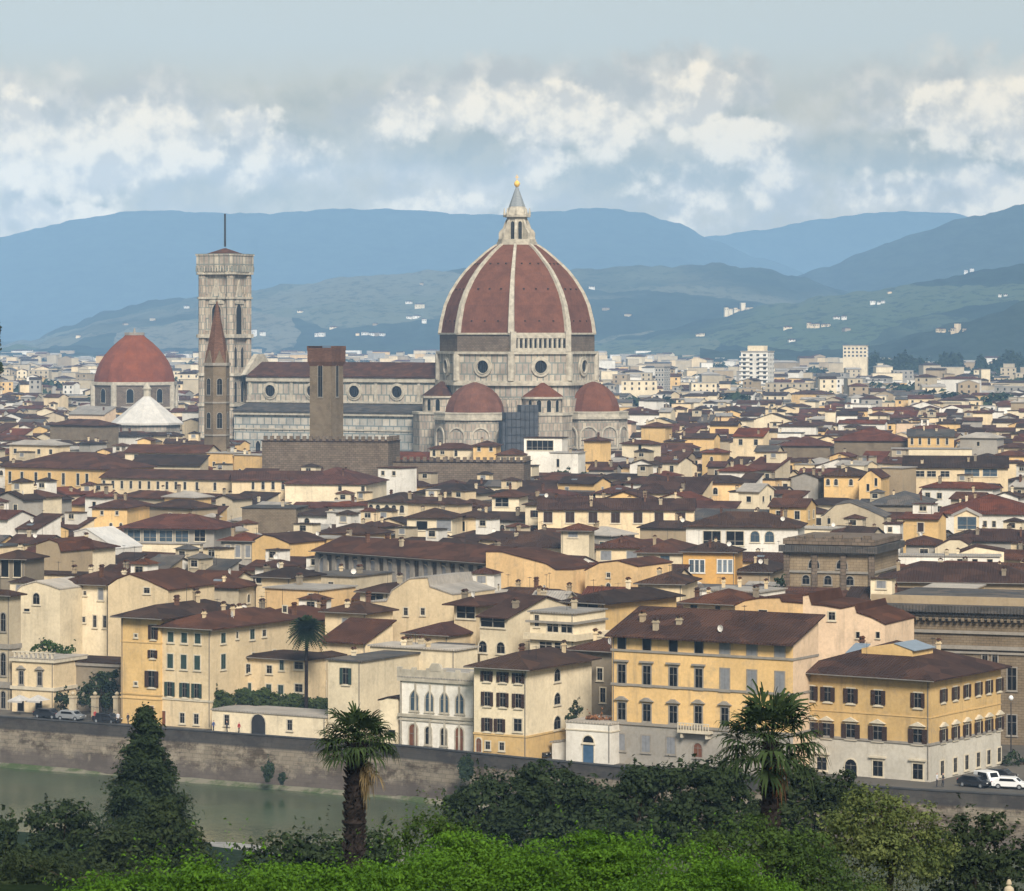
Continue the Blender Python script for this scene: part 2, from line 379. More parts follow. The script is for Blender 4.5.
# ------------------------------------------------------------------ windows (shared meshes)
WCACHE = {}
def outline(w_, h_, arch, pointed=False, n=6):
    a, b = w_ / 2, h_ / 2
    if not arch: return [(-a, -b), (a, -b), (a, b), (-a, b)]
    pts = [(-a, -b), (a, -b)]
    ah = a * (1.55 if pointed else 1.0)
    for i in range(n + 1):
        t = math.pi * i / n
        x = math.cos(t)
        z = (1 - abs(x)) ** 0.62 if pointed else math.sin(t)
        pts.append((a * x, b - ah + ah * z))
    return pts
def window_mesh(typ, w_, h_, trim, pane='pane'):
    key = (typ, round(w_, 1), round(h_, 1), trim, pane)
    if key in WCACHE: return WCACHE[key]
    w_, h_ = max(0.4, round(w_, 1)), max(0.4, round(h_, 1))
    mb = MB(); arch = typ in 'aAo'; t = 0.16 if typ not in 'd' else 0.07
    inn = outline(w_, h_, arch, typ == 'A'); k1, k2 = (w_ + 2 * t) / w_, (h_ + 2 * t) / h_
    out = [(x * k1, z * k2) for x, z in inn]
    mb.ring_y(out, inn, -0.09, 0.0, 0)
    mb.prism_y(inn, -0.015, 0.0, 1)
    mb.box(-w_ / 2 - t - .08, w_ / 2 + t + .08, -0.17, 0.0, -h_ / 2 - t - .10, -h_ / 2 - t, 0)
    if typ in 'psahtgA' and w_ < 2.4:                                    # mullion
        mb.box(-.03, .03, -0.04, -0.016, -h_ / 2, h_ / 2 - (w_ * .3 if arch else 0), 2)
        mb.box(-w_ / 2, -.03, -0.036, -0.016, h_ * .12, h_ * .12 + .06, 2); mb.box(.03, w_ / 2, -0.036, -0.016, h_ * .12, h_ * .12 + .06, 2)
    if typ == 'L':                                                       # loggia posts
        for k in range(1, max(2, int(w_ / 1.6))):
            x = -w_ / 2 + w_ * k / max(2, int(w_ / 1.6)); mb.box(x - .07, x + .07, -0.08, -0.016, -h_ / 2, h_ / 2, 2)
        mb.box(-w_ / 2, w_ / 2, -0.081, -0.017, -h_ / 2 + .8, -h_ / 2 + .9, 2)
    if typ == 'c':
        for s in (-1, 1):
            mb.box(min(.02 * s, s * w_ / 2), max(.02 * s, s * w_ / 2), -0.06, -0.016, -h_ / 2, h_ / 2, 3)
    zt = h_ / 2 + t
    if typ == 'h': mb.box(-w_ / 2 - t - .3, w_ / 2 + t + .3, -0.34, 0.0, zt + .22, zt + .45, 0); mb.box(-w_ / 2 - t, w_ / 2 + t, -0.13, 0.0, zt, zt + .22, 0)
    if typ == 't': mb.prism_y([(-w_ / 2 - t - .35, zt + .2), (w_ / 2 + t + .35, zt + .2), (0, zt + .75)], -0.36, 0, 0)
    if typ == 'g': mb.prism_y([(-w_ / 2 - t - .35, zt + .2), (w_ / 2 + t + .35, zt + .2), (w_ / 2, zt + .5), (w_ / 4, zt + .68), (-w_ / 4, zt + .68), (-w_ / 2, zt + .5)], -0.36, 0, 0)
    me = mb.mesh('window', [trim, pane, 'mullion' if typ != 'L' else 'trim_stone', 'shutter_grey'])
    WCACHE[key] = me
    return me
def shutter_mesh(w_, h_, c):
    key = ('shutter', round(w_, 1), round(h_, 1), c)
    if key not in WCACHE:
        w_, h_ = round(w_, 1), round(h_, 1)
        mb = MB(); mb.box(-w_ / 2, w_ / 2, -.07, -.02, -h_ / 2, h_ / 2)
        n = max(3, int(h_ / .22))
        for i in range(n):
            z = -h_ / 2 + h_ * (i + .5) / n; mb.box(-w_ / 2 + .06, w_ / 2 - .06, -.09, -.07, z - .05, z + .05)
        WCACHE[key] = mb.mesh('shutter', [c])
    return WCACHE[key]
def add_window(root, W_, dep, face, typ, s, z, w_, h_, trim='trim_cream', sh='shutter_brown', name='window', pane='pane'):
    if face == 'f': loc, rz = (s, -dep / 2, z), 0.0
    elif face == 'r': loc, rz = (W_ / 2, s, z), R(90)
    else: loc, rz = (-W_ / 2, s, z), R(-90)
    o = put(name, window_mesh(typ, w_, h_, trim, pane), root, loc, rz)
    if typ in 'st':
        sw = max(.4, w_ * .56)
        for k in (-1, 1): put('shutter', shutter_mesh(sw, h_, sh), o, (k * (w_ / 2 + sw / 2 - .04), -.09, 0))
    if typ == 'c' and sh != 'shutter_grey':
        for k in (-1, 1): put('shutter', shutter_mesh(w_ / 2 - .04, h_, sh), o, (k * w_ / 4, -.005, 0))
    return o

# ------------------------------------------------------------------ houses
PLACED = []      # footprints and what must stay visible, for the infill
CH_MESH = {}
def chimney_mesh(i):
    if i not in CH_MESH:
        rg = random.Random(i); mb = MB(); w_ = .40 + .15 * (i % 3); l_ = .45 + .3 * (i % 2); h_ = .75 + .22 * (i % 4)
        mb.box(-w_ / 2, w_ / 2, -l_ / 2, l_ / 2, -1.0, h_); mb.box(-w_ / 2 - .1, w_ / 2 + .1, -l_ / 2 - .1, l_ / 2 + .1, h_ - .25, h_ - .1)
        mb.add([(-w_ / 2 - .12, -l_ / 2 - .12, h_ + .22), (w_ / 2 + .12, -l_ / 2 - .12, h_ + .22), (w_ / 2 + .12, l_ / 2 + .12, h_ + .22), (-w_ / 2 - .12, l_ / 2 + .12, h_ + .22),
                (0, -l_ / 2 - .12, h_ + .5), (0, l_ / 2 + .12, h_ + .5)], [(3, 2, 1, 0), (0, 1, 4), (1, 2, 5, 4), (2, 3, 5), (3, 0, 4, 5)], 1)
        for sx in (-1, 1): mb.box(sx * w_ / 2 - (.1 if sx > 0 else 0), sx * w_ / 2 + (.1 if sx < 0 else 0), -l_ / 2, l_ / 2, h_, h_ + .22)
        CH_MESH[i] = mb.mesh('chimney', [['wall_cream', 'wall_tan', 'wall_beige', 'brick', 'wall_ivory', 'wall_taupe'][i % 6], 'roof_brown'])
    return CH_MESH[i]
def aerial_mesh(i):
    k = ('aerial', i)
    if k not in CH_MESH:
        mb = MB(); h_ = 1.8 + .5 * i; mb.tube((0, 0, -.6), (0, 0, h_), .035, .03, 4); mb.tube((-.5, 0, h_ - .15), (.5, 0, h_ - .15), .02, .02, 4)
        for j in range(5): mb.tube((-.45 + .22 * j, -.3, h_ - .15), (-.45 + .22 * j, .3, h_ - .15), .015, .015, 4)
        CH_MESH[k] = mb.mesh('aerial', ['iron'])
    return CH_MESH[k]
def dish_mesh():
    if 'dish' not in CH_MESH:
        mb = MB(); mb.tube((0, 0, -.5), (0, 0, .5), .03, .03, 4); rings = []
        for r, yy in ((.05, .0), (.3, -.05), (.45, -.14), (.45, -.17), (.3, -.08), (.05, -.03)): rings.append([(r * math.cos(2 * math.pi * j / 12), yy - .05, .6 + r * math.sin(2 * math.pi * j / 12)) for j in range(12)])
        mb.loft(rings); mb.tube((0, -.05, .6), (0, -.4, .55), .015, .015, 4); CH_MESH['dish'] = mb.mesh('dish', ['trim_white'])
    return CH_MESH['dish']
def clutter(ro, rg, W_, dep, zf):
    for j in range(rg.choice([0, 1, 1, 2])):
        x, y = rg.uniform(-.4, .4) * W_, rg.uniform(-.4, .3) * dep; put('aerial', aerial_mesh(rg.randrange(3)), ro, (x, y, zf(x, y)), rg.uniform(0, 3))
    if rg.random() < .4:
        x, y = rg.uniform(-.4, .4) * W_, rg.uniform(-.45, .0) * dep; put('dish', dish_mesh(), ro, (x, y, zf(x, y)), rg.uniform(-.8, .8))
def roof_parts(mb, W_, dep, h, kind, pitch, o, mi=0):
    """adds a closed roof; returns height function and ridge z"""
    a, b = W_ / 2 + o, dep / 2 + o
    th = .2
    if kind == 'hip':
        rise = pitch * min(a, b)
        if a >= b: r0, r1 = (-(a - b), 0), (a - b, 0)
        else: r0, r1 = (0, -(b - a)), (0, b - a)
        zt = h + th + rise
        vs = [(-a, -b, h), (a, -b, h), (a, b, h), (-a, b, h), (-a, -b, h + th), (a, -b, h + th), (a, b, h + th), (-a, b, h + th), (*r0, zt), (*r1, zt)]
        fs = [(3, 2, 1, 0), (0, 1, 5, 4), (1, 2, 6, 5), (2, 3, 7, 6), (3, 0, 4, 7)]
        fs += [(4, 5, 9, 8), (5, 6, 9), (6, 7, 8, 9), (7, 4, 8)] if a >= b else [(4, 5, 8), (5, 6, 9, 8), (6, 7, 9), (7, 4, 8, 9)]
        mb.add(vs, fs, mi)
        return (lambda x, y: h + th + pitch * max(0, min(a - abs(x), b - abs(y)))), zt
    if kind == 'gx':
        ze = h - pitch * o; zt = h + pitch * dep / 2
        mb.prism_x([(-b, ze), (0, zt), (b, ze), (b, ze + th), (0, zt + th), (-b, ze + th)], -W_ / 2 - o * .5, W_ / 2 + o * .5, mi)
        return (lambda x, y: h + th + pitch * (dep / 2 - abs(y))), zt + th
    if kind == 'gy':
        ze = h - pitch * o; zt = h + pitch * W_ / 2
        mb.prism_y([(-a, ze), (0, zt), (a, ze), (a, ze + th), (0, zt + th), (-a, ze + th)], -dep / 2 - o * .5, dep / 2 + o * .5, mi)
        return (lambda x, y: h + th + pitch * (W_ / 2 - abs(x))), zt + th
    if kind == 'shed':     # low in front
        ze = h - pitch * o; zt = h + pitch * (dep + o)
        mb.prism_x([(-b, ze), (b, zt), (b, zt + th), (-b, ze + th)], -W_ / 2 - o * .4, W_ / 2 + o * .4, mi)
        return (lambda x, y: h + th + pitch * (y + dep / 2)), zt + th
    oo = min(o, .3)
    mb.box(-W_ / 2 - oo, W_ / 2 + oo, -dep / 2 - oo, dep / 2 + oo, h, h + th, mi)
    return (lambda x, y: h + th), h + th
def wall_parts(mb, W_, dep, h, kind, pitch, z0=0.0, mi=0):
    a, b = W_ / 2, dep / 2; e = .03
    if kind == 'gx': mb.prism_x([(-b, z0), (b, z0), (b, h + e), (0, h + e + pitch * b), (-b, h + e)][::-1], -a, a, mi)
    elif kind == 'gy': mb.prism_y([(-a, z0), (a, z0), (a, h + e), (0, h + e + pitch * a), (-a, h + e)], -b, b, mi)
    elif kind == 'shed': mb.prism_x([(-b, z0), (b, z0), (b, h + e + pitch * dep), (-b, h + e)][::-1], -a, a, mi)
    else: mb.box(-a, a, -b, b, z0, h + e, mi)

def corners(P0, d, n, W_, dep):
    return [(P0[0] + d[0] * s + n[0] * t, P0[1] + d[1] * s + n[1] * t) for s, t in ((0, 0), (W_, 0), (W_, dep), (0, dep))]
def hit(P0, d, px):
    k = (px - 512) / F
    return (k * P0[1] - P0[0]) / (d[0] - k * d[1])
def register(poly, D, zr, yb, hand=True, extra=None):
    pxs = [512 + F * x / y for x, y in poly]
    PLACED.append(dict(poly=poly, D=D, zr=zr, yb=yb, p0=min(pxs), p1=max(pxs), hand=hand))

def house(px0, px1, yr, ye, yb, wall, roof='brown', kind='hip', h=16.0, D=None, a=-31, dep=None, pitch=.33, win=(), label='', name='house', cat='house',
          group=None, ch=2, over=.7, trim='trim_cream', sh='shutter_brown', bands=(), door=None, seed=None, root_only=False, plinth=None, clear=True):
    """a house given by its front eave in the photograph, an assumed eave height (or distance) and the direction of its front"""
    if D is None: D = (HC - h) * F / (ye - YH)
    else: h = zof(ye, D)
    d = (math.cos(R(a)), math.sin(R(a))); n = (-d[1], d[0])
    P0 = at(px0, D); W_ = hit(P0, d, px1)
    if dep is None:
        if kind in ('hip', 'gx') and yr: dep = 2 * ((HC - h) * F - (yr - YH) * D) / (pitch * F + (yr - YH))
        elif kind == 'shed' and yr: dep = ((HC - h) * F - (yr - YH) * D) / (pitch * F + (yr - YH))
        else: dep = 11
        dep = max(6.0, min(26.0, dep))
    if kind == 'gy' and yr: pitch = max(.1, (zof(yr, D) - h) / (W_ / 2))
    C = (P0[0] + d[0] * W_ / 2 + n[0] * dep / 2, P0[1] + d[1] * W_ / 2 + n[1] * dep / 2)
    root = thing(name, label, cat, (C[0], C[1], 0), R(a), group)
    seed = int(px0 * 7 + ye * 13) if seed is None else seed
    rg = random.Random(seed)
    mb = MB(); wall_parts(mb, W_, dep, h, kind, pitch)
    wm = 'wall_' + wall if 'wall_' + wall in MATS else wall
    mb.build('wall', wm, root)
    mb = MB(); zf, zr = roof_parts(mb, W_, dep, h, kind, pitch, over)
    ro = mb.build('roof', 'roof_' + roof, root)
    for i in range(ch):
        x, y = rg.uniform(-.42, .42) * W_, rg.uniform(-.4, .35) * dep
        put('chimney', chimney_mesh(rg.randrange(24)), ro, (x, y, zf(x, y)))
    if ch and D < 760: clutter(ro, rg, W_, dep, zf)
    for (face, typ, pxs, yt, yb_, wpx, *opt) in win:
        opt = opt[0] if opt else {}
        if face == 'f': Q, dd, L = P0, d, W_
        else:
            Q = (P0[0] + d[0] * W_, P0[1] + d[1] * W_) if face == 'r' else P0
            dd, L = n, dep
        zc = hh = None
        for i, px in enumerate(pxs):
            s = hit(Q, dd, px); Y = Q[1] + dd[1] * s
            if s < .3 or s > L - .3: continue
            if zc is None: zc, hh = (zof(yt, Y) + zof(yb_, Y)) / 2, (yb_ - yt) * Y / F
            ww = wpx * Y / F / (abs(dd[0]) if face == 'f' else max(.35, abs(dd[0]) - (px - 512) / F * dd[1]))
            add_window(root, W_, dep, face, typ, s - L / 2, zc, ww, hh, opt.get('trim', trim), opt.get('sh', sh), opt.get('name', 'window'), opt.get('pane', 'pane'))
    for (py, hm, pr, bm) in bands:                     # string courses all round
        zb = zof(py, D); mb = MB()
        for x0, x1, y0, y1 in ((-W_ / 2 - pr, W_ / 2 + pr, -dep / 2 - pr, -dep / 2), (W_ / 2, W_ / 2 + pr, -dep / 2, dep / 2)):
            mb.box(x0, x1, y0, y1, zb - hm / 2, zb + hm / 2)
        mb.build('string_course', bm, root)
    if plinth:
        zb = zof(plinth[0], D); mb = MB()
        for x0, x1, y0, y1 in ((-W_ / 2 - .01, W_ / 2 + .01, -dep / 2 - .01, -dep / 2), (W_ / 2, W_ / 2 + .01, -dep / 2, dep / 2)): mb.box(x0, x1, y0, y1, 0, zb)
        mb.build('ground_storey', plinth[1], root)
    if D < 660 and cat == 'house' and W_ > 5:
        mb = MB(); x = (W_ / 2 - .25) * (1 if seed % 3 else -1)
        mb.tube((x, -dep / 2 - .09, .3), (x, -dep / 2 - .09, h - .1), .06, .06, 6)
        if kind in ('hip', 'gx'): mb.tube((-W_ / 2 - over, -dep / 2 - over - .07, h - (.33 * over if kind == 'gx' else -.05)), (W_ / 2 + over, -dep / 2 - over - .07, h - (.33 * over if kind == 'gx' else -.05)), .08, .08, 6)
        mb.build('downpipe', 'mullion', root)
    register(corners(P0, d, n, W_, dep), D, zr, yb)
    info = dict(root=root, W=W_, dep=dep, h=h, P0=P0, d=d, n=n, D=D, zf=zf, zr=zr, roof=ro)
    return info

def prof(pts, yb, wall, roof='brown', h=None, D=600, a=-31, dep=9, win=(), label='', name='house', cat='house', group=None, over=.3, trim='trim_cream', sh='shutter_brown', rooft=.22):
    """a house whose front wall top is an outline (gable end, mono-pitch, stepped wall)"""
    d = (math.cos(R(a)), math.sin(R(a))); n = (-d[1], d[0])
    P0 = at(pts[0][0], D); W_ = hit(P0, d, pts[-1][0])
    top = []
    for px, py in pts:
        s = hit(P0, d, px); Y = P0[1] + d[1] * s
        top.append((s - W_ / 2, zof(py, Y)))
    for i in range(1, len(top)):
        if top[i][0] <= top[i - 1][0]: top[i] = (top[i - 1][0] + .02, top[i][1])
    C = (P0[0] + d[0] * W_ / 2 + n[0] * dep / 2, P0[1] + d[1] * W_ / 2 + n[1] * dep / 2)
    root = thing(name, label, cat, (C[0], C[1], 0), R(a), group)
    poly = [(top[0][0], 0), (top[-1][0], 0)] + [(x, z) for x, z in reversed(top)]
    wm = 'wall_' + wall if 'wall_' + wall in MATS else wall
    MB().prism_y(poly, -dep / 2, dep / 2).build('wall', wm, root)
    mb = MB()
    for (x0, z0), (x1, z1) in zip(top, top[1:]):
        if x1 - x0 < .1: continue
        mb.prism_y([(x0 - (over if x0 == top[0][0] else 0), z0 + .02), (x1 + (over if x1 == top[-1][0] else 0), z1 + .02), (x1 + (over if x1 == top[-1][0] else 0), z1 + rooft), (x0 - (over if x0 == top[0][0] else 0), z0 + rooft)], -dep / 2 - .12, dep / 2 + .3)
    mb.build('roof', 'roof_' + roof, root)
    for (face, typ, pxs, yt, yb_, wpx, *opt) in win:
        opt = opt[0] if opt else {}
        Q, dd, L = (P0, d, W_) if face == 'f' else ((P0[0] + d[0] * W_, P0[1] + d[1] * W_), n, dep)
        for px in pxs:
            s = hit(Q, dd, px); Y = Q[1] + dd[1] * s
            add_window(root, W_, dep, face, typ, s - L / 2, (zof(yt, Y) + zof(yb_, Y)) / 2, wpx * Y / F / abs(dd[0]), (yb_ - yt) * Y / F, opt.get('trim', trim), opt.get('sh', sh))
    register(corners(P0, d, n, W_, dep), D, max(z for x, z in top), yb)
    return dict(root=root, W=W_, dep=dep, P0=P0, d=d, n=n, D=D)

# ================================================================== SETTING
QP = [(-330, 640), (-160, 537), (-73.3, 487), (-49, 473), (-28.7, 461), (-14.9, 453), (1, 440), (16.2, 429), (47.3, 410), (61, 404), (160, 345), (330, 250)]
def offs(pts, d):
    out = []
    for i, p in enumerate(pts):
        a = pts[max(0, i - 1)]; b = pts[min(len(pts) - 1, i + 1)]
        tx, ty = b[0] - a[0], b[1] - a[1]; L = math.hypot(tx, ty)
        out.append((p[0] + ty / L * d, p[1] - tx / L * d))          # positive: towards the river
    return out
def strip(name, a, b, za, zb, mats, kind='structure'):
    mb = MB(); n = len(a)
    mb.add([(x, y, za) for x, y in a] + [(x, y, zb) for x, y in b], [(i, i + 1, n + i + 1, n + i) for i in range(n - 1)])
    return tag(mb.build(name, mats), kind=kind)
# city ground: one sheet from the quay to the foot of the hills
q0 = offs(QP, -.4)
m, t, b = principled('city_ground', 0.95, 0.05)
vec, rnd, _ = objvec(t)
t.put(b.inputs['Base Color'], t.mix(t.ramp(t.noise(vec, 0.02, 6, 0.7), 0.35, 0.65), (0.075, 0.07, 0.062), (0.13, 0.115, 0.095)))
g = MB(); n = len(q0)
g.add([(x, y, 0) for x, y in q0] + [(x * 36, 13600, 0) for x, y in q0], [(i, i + 1, n + i + 1, n + i) for i in range(n - 1)])
tag(g.build('ground', 'city_ground'), kind='structure')
strip('embankment_road', offs(QP, -2.2), offs(QP, -7.0), .004, .004, 'asphalt')
kb = MB(); a, b2 = offs(QP, -.45), offs(QP, -2.2); n = len(a)
kb.add([(x, y, .004) for x, y in b2] + [(x, y, .13) for x, y in b2] + [(x, y, .13) for x, y in a], [(i, i + 1, n + i + 1, n + i) for i in range(n - 1)] + [(n + i, n + i + 1, 2 * n + i + 1, 2 * n + i) for i in range(n - 1)])
tag(kb.build('pavement', 'paving'), kind='structure')
# quay wall with parapet
m, t, b = principled('quay_face', 0.95, 0.08)
vec, rnd, tcn = objvec(t)
br = t.new('ShaderNodeTexBrick'); t.put(br.inputs['Vector'], tcn.outputs['UV'])
br.inputs['Scale'].default_value = 1; br.inputs['Brick Width'].default_value = 1.3; br.inputs['Row Height'].default_value = .55; br.inputs['Mortar Size'].default_value = .04
for k, c in (('Color1', (.21, .175, .13)), ('Color2', (.17, .145, .11)), ('Mortar', (.13, .11, .085))): br.inputs[k].default_value = (*c, 1)
n1 = t.noise(t.vmath('MULTIPLY', vec, (1, 1, 2.2)), 0.22, 7, 0.72); n2 = t.noise(vec, 0.5, 5, 0.7)
sp = t.new('ShaderNodeSeparateXYZ'); t.put(sp.inputs[0], tcn.outputs['Object'])
wet = t.ramp(t.math('ADD', sp.outputs[2], t.math('MULTIPLY', t.math('SUBTRACT', n2, .5), 3.5)), -4.6, -2.6, 1.0, 0.0)     # flood stain along the foot of the wall
a = t.mix(t.ramp(n1, 0.44, 0.60), br.outputs[0], t.mix(1.0, br.outputs[0], (.40, .37, .36), 'MULTIPLY'))
a = t.mix(t.math('MULTIPLY', t.ramp(n2, .5, .7), .45), a, (.36, .31, .235))
a = t.mix(t.math('MULTIPLY', wet, .8), a, (.085, .07, .062))
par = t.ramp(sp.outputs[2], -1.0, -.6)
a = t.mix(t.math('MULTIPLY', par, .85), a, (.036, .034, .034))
t.put(b.inputs['Base Color'], a)
def quay(name, o0, o1, o2, o3, z0, z1, mat):
    mb = MB(); rows = [(offs(QP, o0), z0), (offs(QP, o1), z1), (offs(QP, o2), z1), (offs(QP, o3), z0)]
    n = len(QP); vs = []
    for r, z in rows: vs += [(x, y, z) for x, y in r]
    fs = [(k * n + i, k * n + i + 1, (k + 1) * n + i + 1, (k + 1) * n + i) for k in range(3) for i in range(n - 1)]
    return mb.add(vs, fs).mesh(name, [mat])
qw = thing('quay_wall', 'long stained stone embankment wall rising from the green river below the houses', 'wall', (0, 440, 0))
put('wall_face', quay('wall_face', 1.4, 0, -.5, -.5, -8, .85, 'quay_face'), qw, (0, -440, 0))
put('coping', quay('coping', .12, .12, -.62, -.62, .86, 1.0, 'asphalt'), qw, (0, -440, 0))
# ledge of silt and grass along the foot of the wall
m, t, b = principled('ledge', 0.95, 0.1)
vec, rnd, _ = objvec(t)
t.put(b.inputs['Base Color'], t.mix(t.ramp(t.noise(vec, 0.18, 5, .7), .42, .6), (.17, .155, .115), (.055, .075, .03)))
mb = MB(); rnd_ = random.Random(4); A = []; B = []
pts = []
for (x0, y0), (x1, y1) in zip(QP[1:-1], QP[2:-1]):
    k = max(2, int(math.hypot(x1 - x0, y1 - y0) / 2.5))
    pts += [(x0 + (x1 - x0) * i / k, y0 + (y1 - y0) * i / k) for i in range(k)]
A = offs(pts, .6); B = [offs(pts, 1.2 + 1.6 * (0.5 + mnoise.noise((p[0] * .11, p[1] * .07, 3))) + .4 * rnd_.random())[i] for i, p in enumerate(pts)]
n = len(pts)
mb.add([(x, y, -5.3) for x, y in A] + [(x, y, -6.2) for x, y in B], [(i, i + 1, n + i + 1, n + i) for i in range(n - 1)])
tag(mb.build('ledge', 'ledge'), kind='structure')
# river
m, t, b = principled('water', 0.16, 0.3)
vec, rnd, _ = objvec(t)
b.inputs['Base Color'].default_value = (0.052, 0.066, 0.043, 1)
n1 = t.noise(t.vmath('MULTIPLY', vec, (1, .5, 1)), 1.1, 3, .6); n2 = t.noise(vec, .06, 4, .6)
bp = t.new('ShaderNodeBump'); bp.inputs['Strength'].default_value = .35; bp.inputs['Distance'].default_value = .12
t.put(bp.inputs['Height'], n1); t.put(b.inputs['Normal'], bp.outputs[0])
t.put(b.inputs['Base Color'], t.mix(t.ramp(n2, .35, .65), (.032, .052, .021), (.048, .070, .032)))
t.put(b.inputs['Roughness'], t.ramp(n2, .3, .7, .12, .24))
rv = MB(); A = offs(QP, .2); B = offs(QP, 140); n = len(A)
rv.add([(x, y, -6) for x, y in A] + [(x, y, -6) for x, y in B], [(i, i + 1, n + i + 1, n + i) for i in range(n - 1)])
tag(rv.build('river', 'water'), kind='structure')
# near hillside falling from the view terrace to the river
SL = [(-60, 54.3), (6, 54.3), (16, 52.5), (45, 45.8), (60, 43.2), (110, 38.2), (150, 30), (200, 20.5), (300, 6), (372, -3.5), (392, -6.5), (420, -9)]
def slope_z(x, y):
    y2 = y + .55 * (x if y > 250 else x * max(0, (y - 60)) / 190)
    for (a0, z0), (a1, z1) in zip(SL, SL[1:]):
        if y2 <= a1 or a1 == 420: 
            tt = min(1.2, max(0, (y2 - a0) / (a1 - a0))); return z0 + (z1 - z0) * tt + .5 * mnoise.noise((x * .06, y * .06, 0))
m, t, b = principled('hillside', 1.0, 0.0)
vec, rnd, _ = objvec(t)
t.put(b.inputs['Base Color'], t.mix(t.ramp(t.noise(vec, .35, 6, .7), .35, .65), (.010, .018, .007), (.026, .036, .013)))
mb = MB(); X = np.linspace(-190, 190, 61); Y = np.concatenate([np.linspace(-60, 60, 16), np.linspace(68, 480, 60)])
vs = [(x, y, slope_z(x, y)) for y in Y for x in X]; nx = len(X)
mb.add(vs, [(j * nx + i, j * nx + i + 1, (j + 1) * nx + i + 1, (j + 1) * nx + i) for j in range(len(Y) - 1) for i in range(nx - 1)])
tag(mb.build('hillside', 'hillside', smooth=True), kind='structure')
plain('gravel', (.23, .22, .20), .95, .1, .25, .8)
mb = MB(); rg = random.Random(2); cx0, cy0 = at(228, 404)
ring = [(cx0 + (17 + 3 * rg.random()) * math.cos(a_), cy0 + (7.5 + 2 * rg.random()) * math.sin(a_) - .5 * 16 * math.cos(a_)) for a_ in np.linspace(0, 2 * math.pi, 28, endpoint=False)]
mb.prism_z(ring, -7, -5.85, 0, [((x - cx0) * .85 + cx0, (y - cy0) * .85 + cy0) for x, y in ring])
tag(mb.build('gravel_bar', 'gravel'), kind='structure')

# ------------------------------------------------------------------ hills
def hillmat(name, forest, field, cell, cover, speck=0.5):
    m, t, b = principled(name, 1.0, 0.0)
    tcn = t.new('ShaderNodeTexCoord'); vec = t.vmath('MULTIPLY', tcn.outputs['Object'], (1, 0.55, 1.8))
    wv = t.new('ShaderNodeTexNoise'); t.put(wv.inputs['Vector'], vec); wv.inputs['Scale'].default_value = 1 / cell; wv.inputs['Detail'].default_value = 3
    vw = t.vmath('ADD', vec, t.vmath('MULTIPLY', wv.outputs[1], (cell * .5,) * 3))
    vo = t.new('ShaderNodeTexVoronoi'); t.put(vo.inputs['Vector'], vw); vo.inputs['Scale'].default_value = 1 / cell
    sepc = t.new('ShaderNodeSeparateColor'); t.put(sepc.inputs[0], vo.outputs['Color'])
    big = t.noise(vec, .35 / cell, 4, .6)
    fld = t.ramp(t.math('ADD', t.math('MULTIPLY', sepc.outputs[0], .55), big), cover, cover + .12)
    trees = t.noise(vec, 1 / 26.0, 3, .75)
    dots = t.ramp(trees, .50, .62)
    fieldc = t.mix(sepc.outputs[1], field, (field[0] * .65, field[1] * .8, field[2] * .7))
    fc = t.mix(t.math('MULTIPLY', dots, speck), fieldc, scale3(forest, .8))
    fr = t.mix(t.ramp(t.noise(vec, 1 / 60.0, 5, .8), .3, .7), scale3(forest, .7), scale3(forest, 1.45))
    t.put(b.inputs['Base Color'], t.mix(fld, fr, fc))
hillmat('hill_far', (.022, .032, .022), (.05, .06, .04), 900, 1.25)
hillmat('hill_mid', (.020, .030, .020), (.12, .118, .085), 420, .70, .6)
hillmat('hill_near', (.016, .026, .018), (.085, .098, .058), 260, .66, .75)
HILLS = {}
def interp(pts, x):
    if x <= pts[0][0]: return pts[0][1]
    for (a0, b0), (a1, b1) in zip(pts, pts[1:]):
        if x <= a1:
            t_ = (x - a0) / (a1 - a0); return b0 + (b1 - b0) * (t_ * t_ * (3 - 2 * t_) * .5 + t_ * .5)
    return pts[-1][1]
def hill(name, prof_, D1, D0, mat, amp, tree, px0=-900, px1=1900, step=5, shape=1.25, rows=34, seed=0):
    cols = np.arange(px0, px1 + 1, step); vs = []
    for j in range(rows + 4):
        tt = j / rows
        for px in cols:
            zr = zof(interp(prof_, px), D1)
            if tt <= 1:
                D = D0 + (D1 - D0) * tt
                z = zr * tt ** shape + amp * math.sin(math.pi * min(1, tt)) * mnoise.fractal((px * D / F / 1300 + seed, D / 1300, 0), .9, 2.1, 4)
            else:
                D = D1 + (D1 - D0) * .22 * (j - rows); z = zr * (1 - .33 * (j - rows))
            z += tree * (mnoise.fractal((px * D / F / 55 + seed, D / 70, 1), .8, 2.0, 3)) * min(1, 4 * tt)
            x = (px - 512) * D / F
            vs.append((x, D, max(z, -3)))
    nx = len(cols); mb = MB()
    mb.add(vs, [(j * nx + i, j * nx + i + 1, (j + 1) * nx + i + 1, (j + 1) * nx + i) for j in range(rows + 3) for i in range(nx - 1)])
    o = tag(mb.build(name, mat, smooth=True), kind='structure')
    HILLS[name] = (np.array(vs).reshape(rows + 4, nx, 3), cols)
    return o
def on_hill(name, px, py):
    g_, cols = HILLS[name]; i = int(np.argmin(abs(cols - px))); best = None
    for j in range(g_.shape[0] - 1):
        x, y, z = g_[j, i]
        if YH + (HC - z) * F / y <= py: return ((px - 512) * y / F, y, z)
    x, y, z = g_[-4, i]; return ((px - 512) * y / F, y, z)
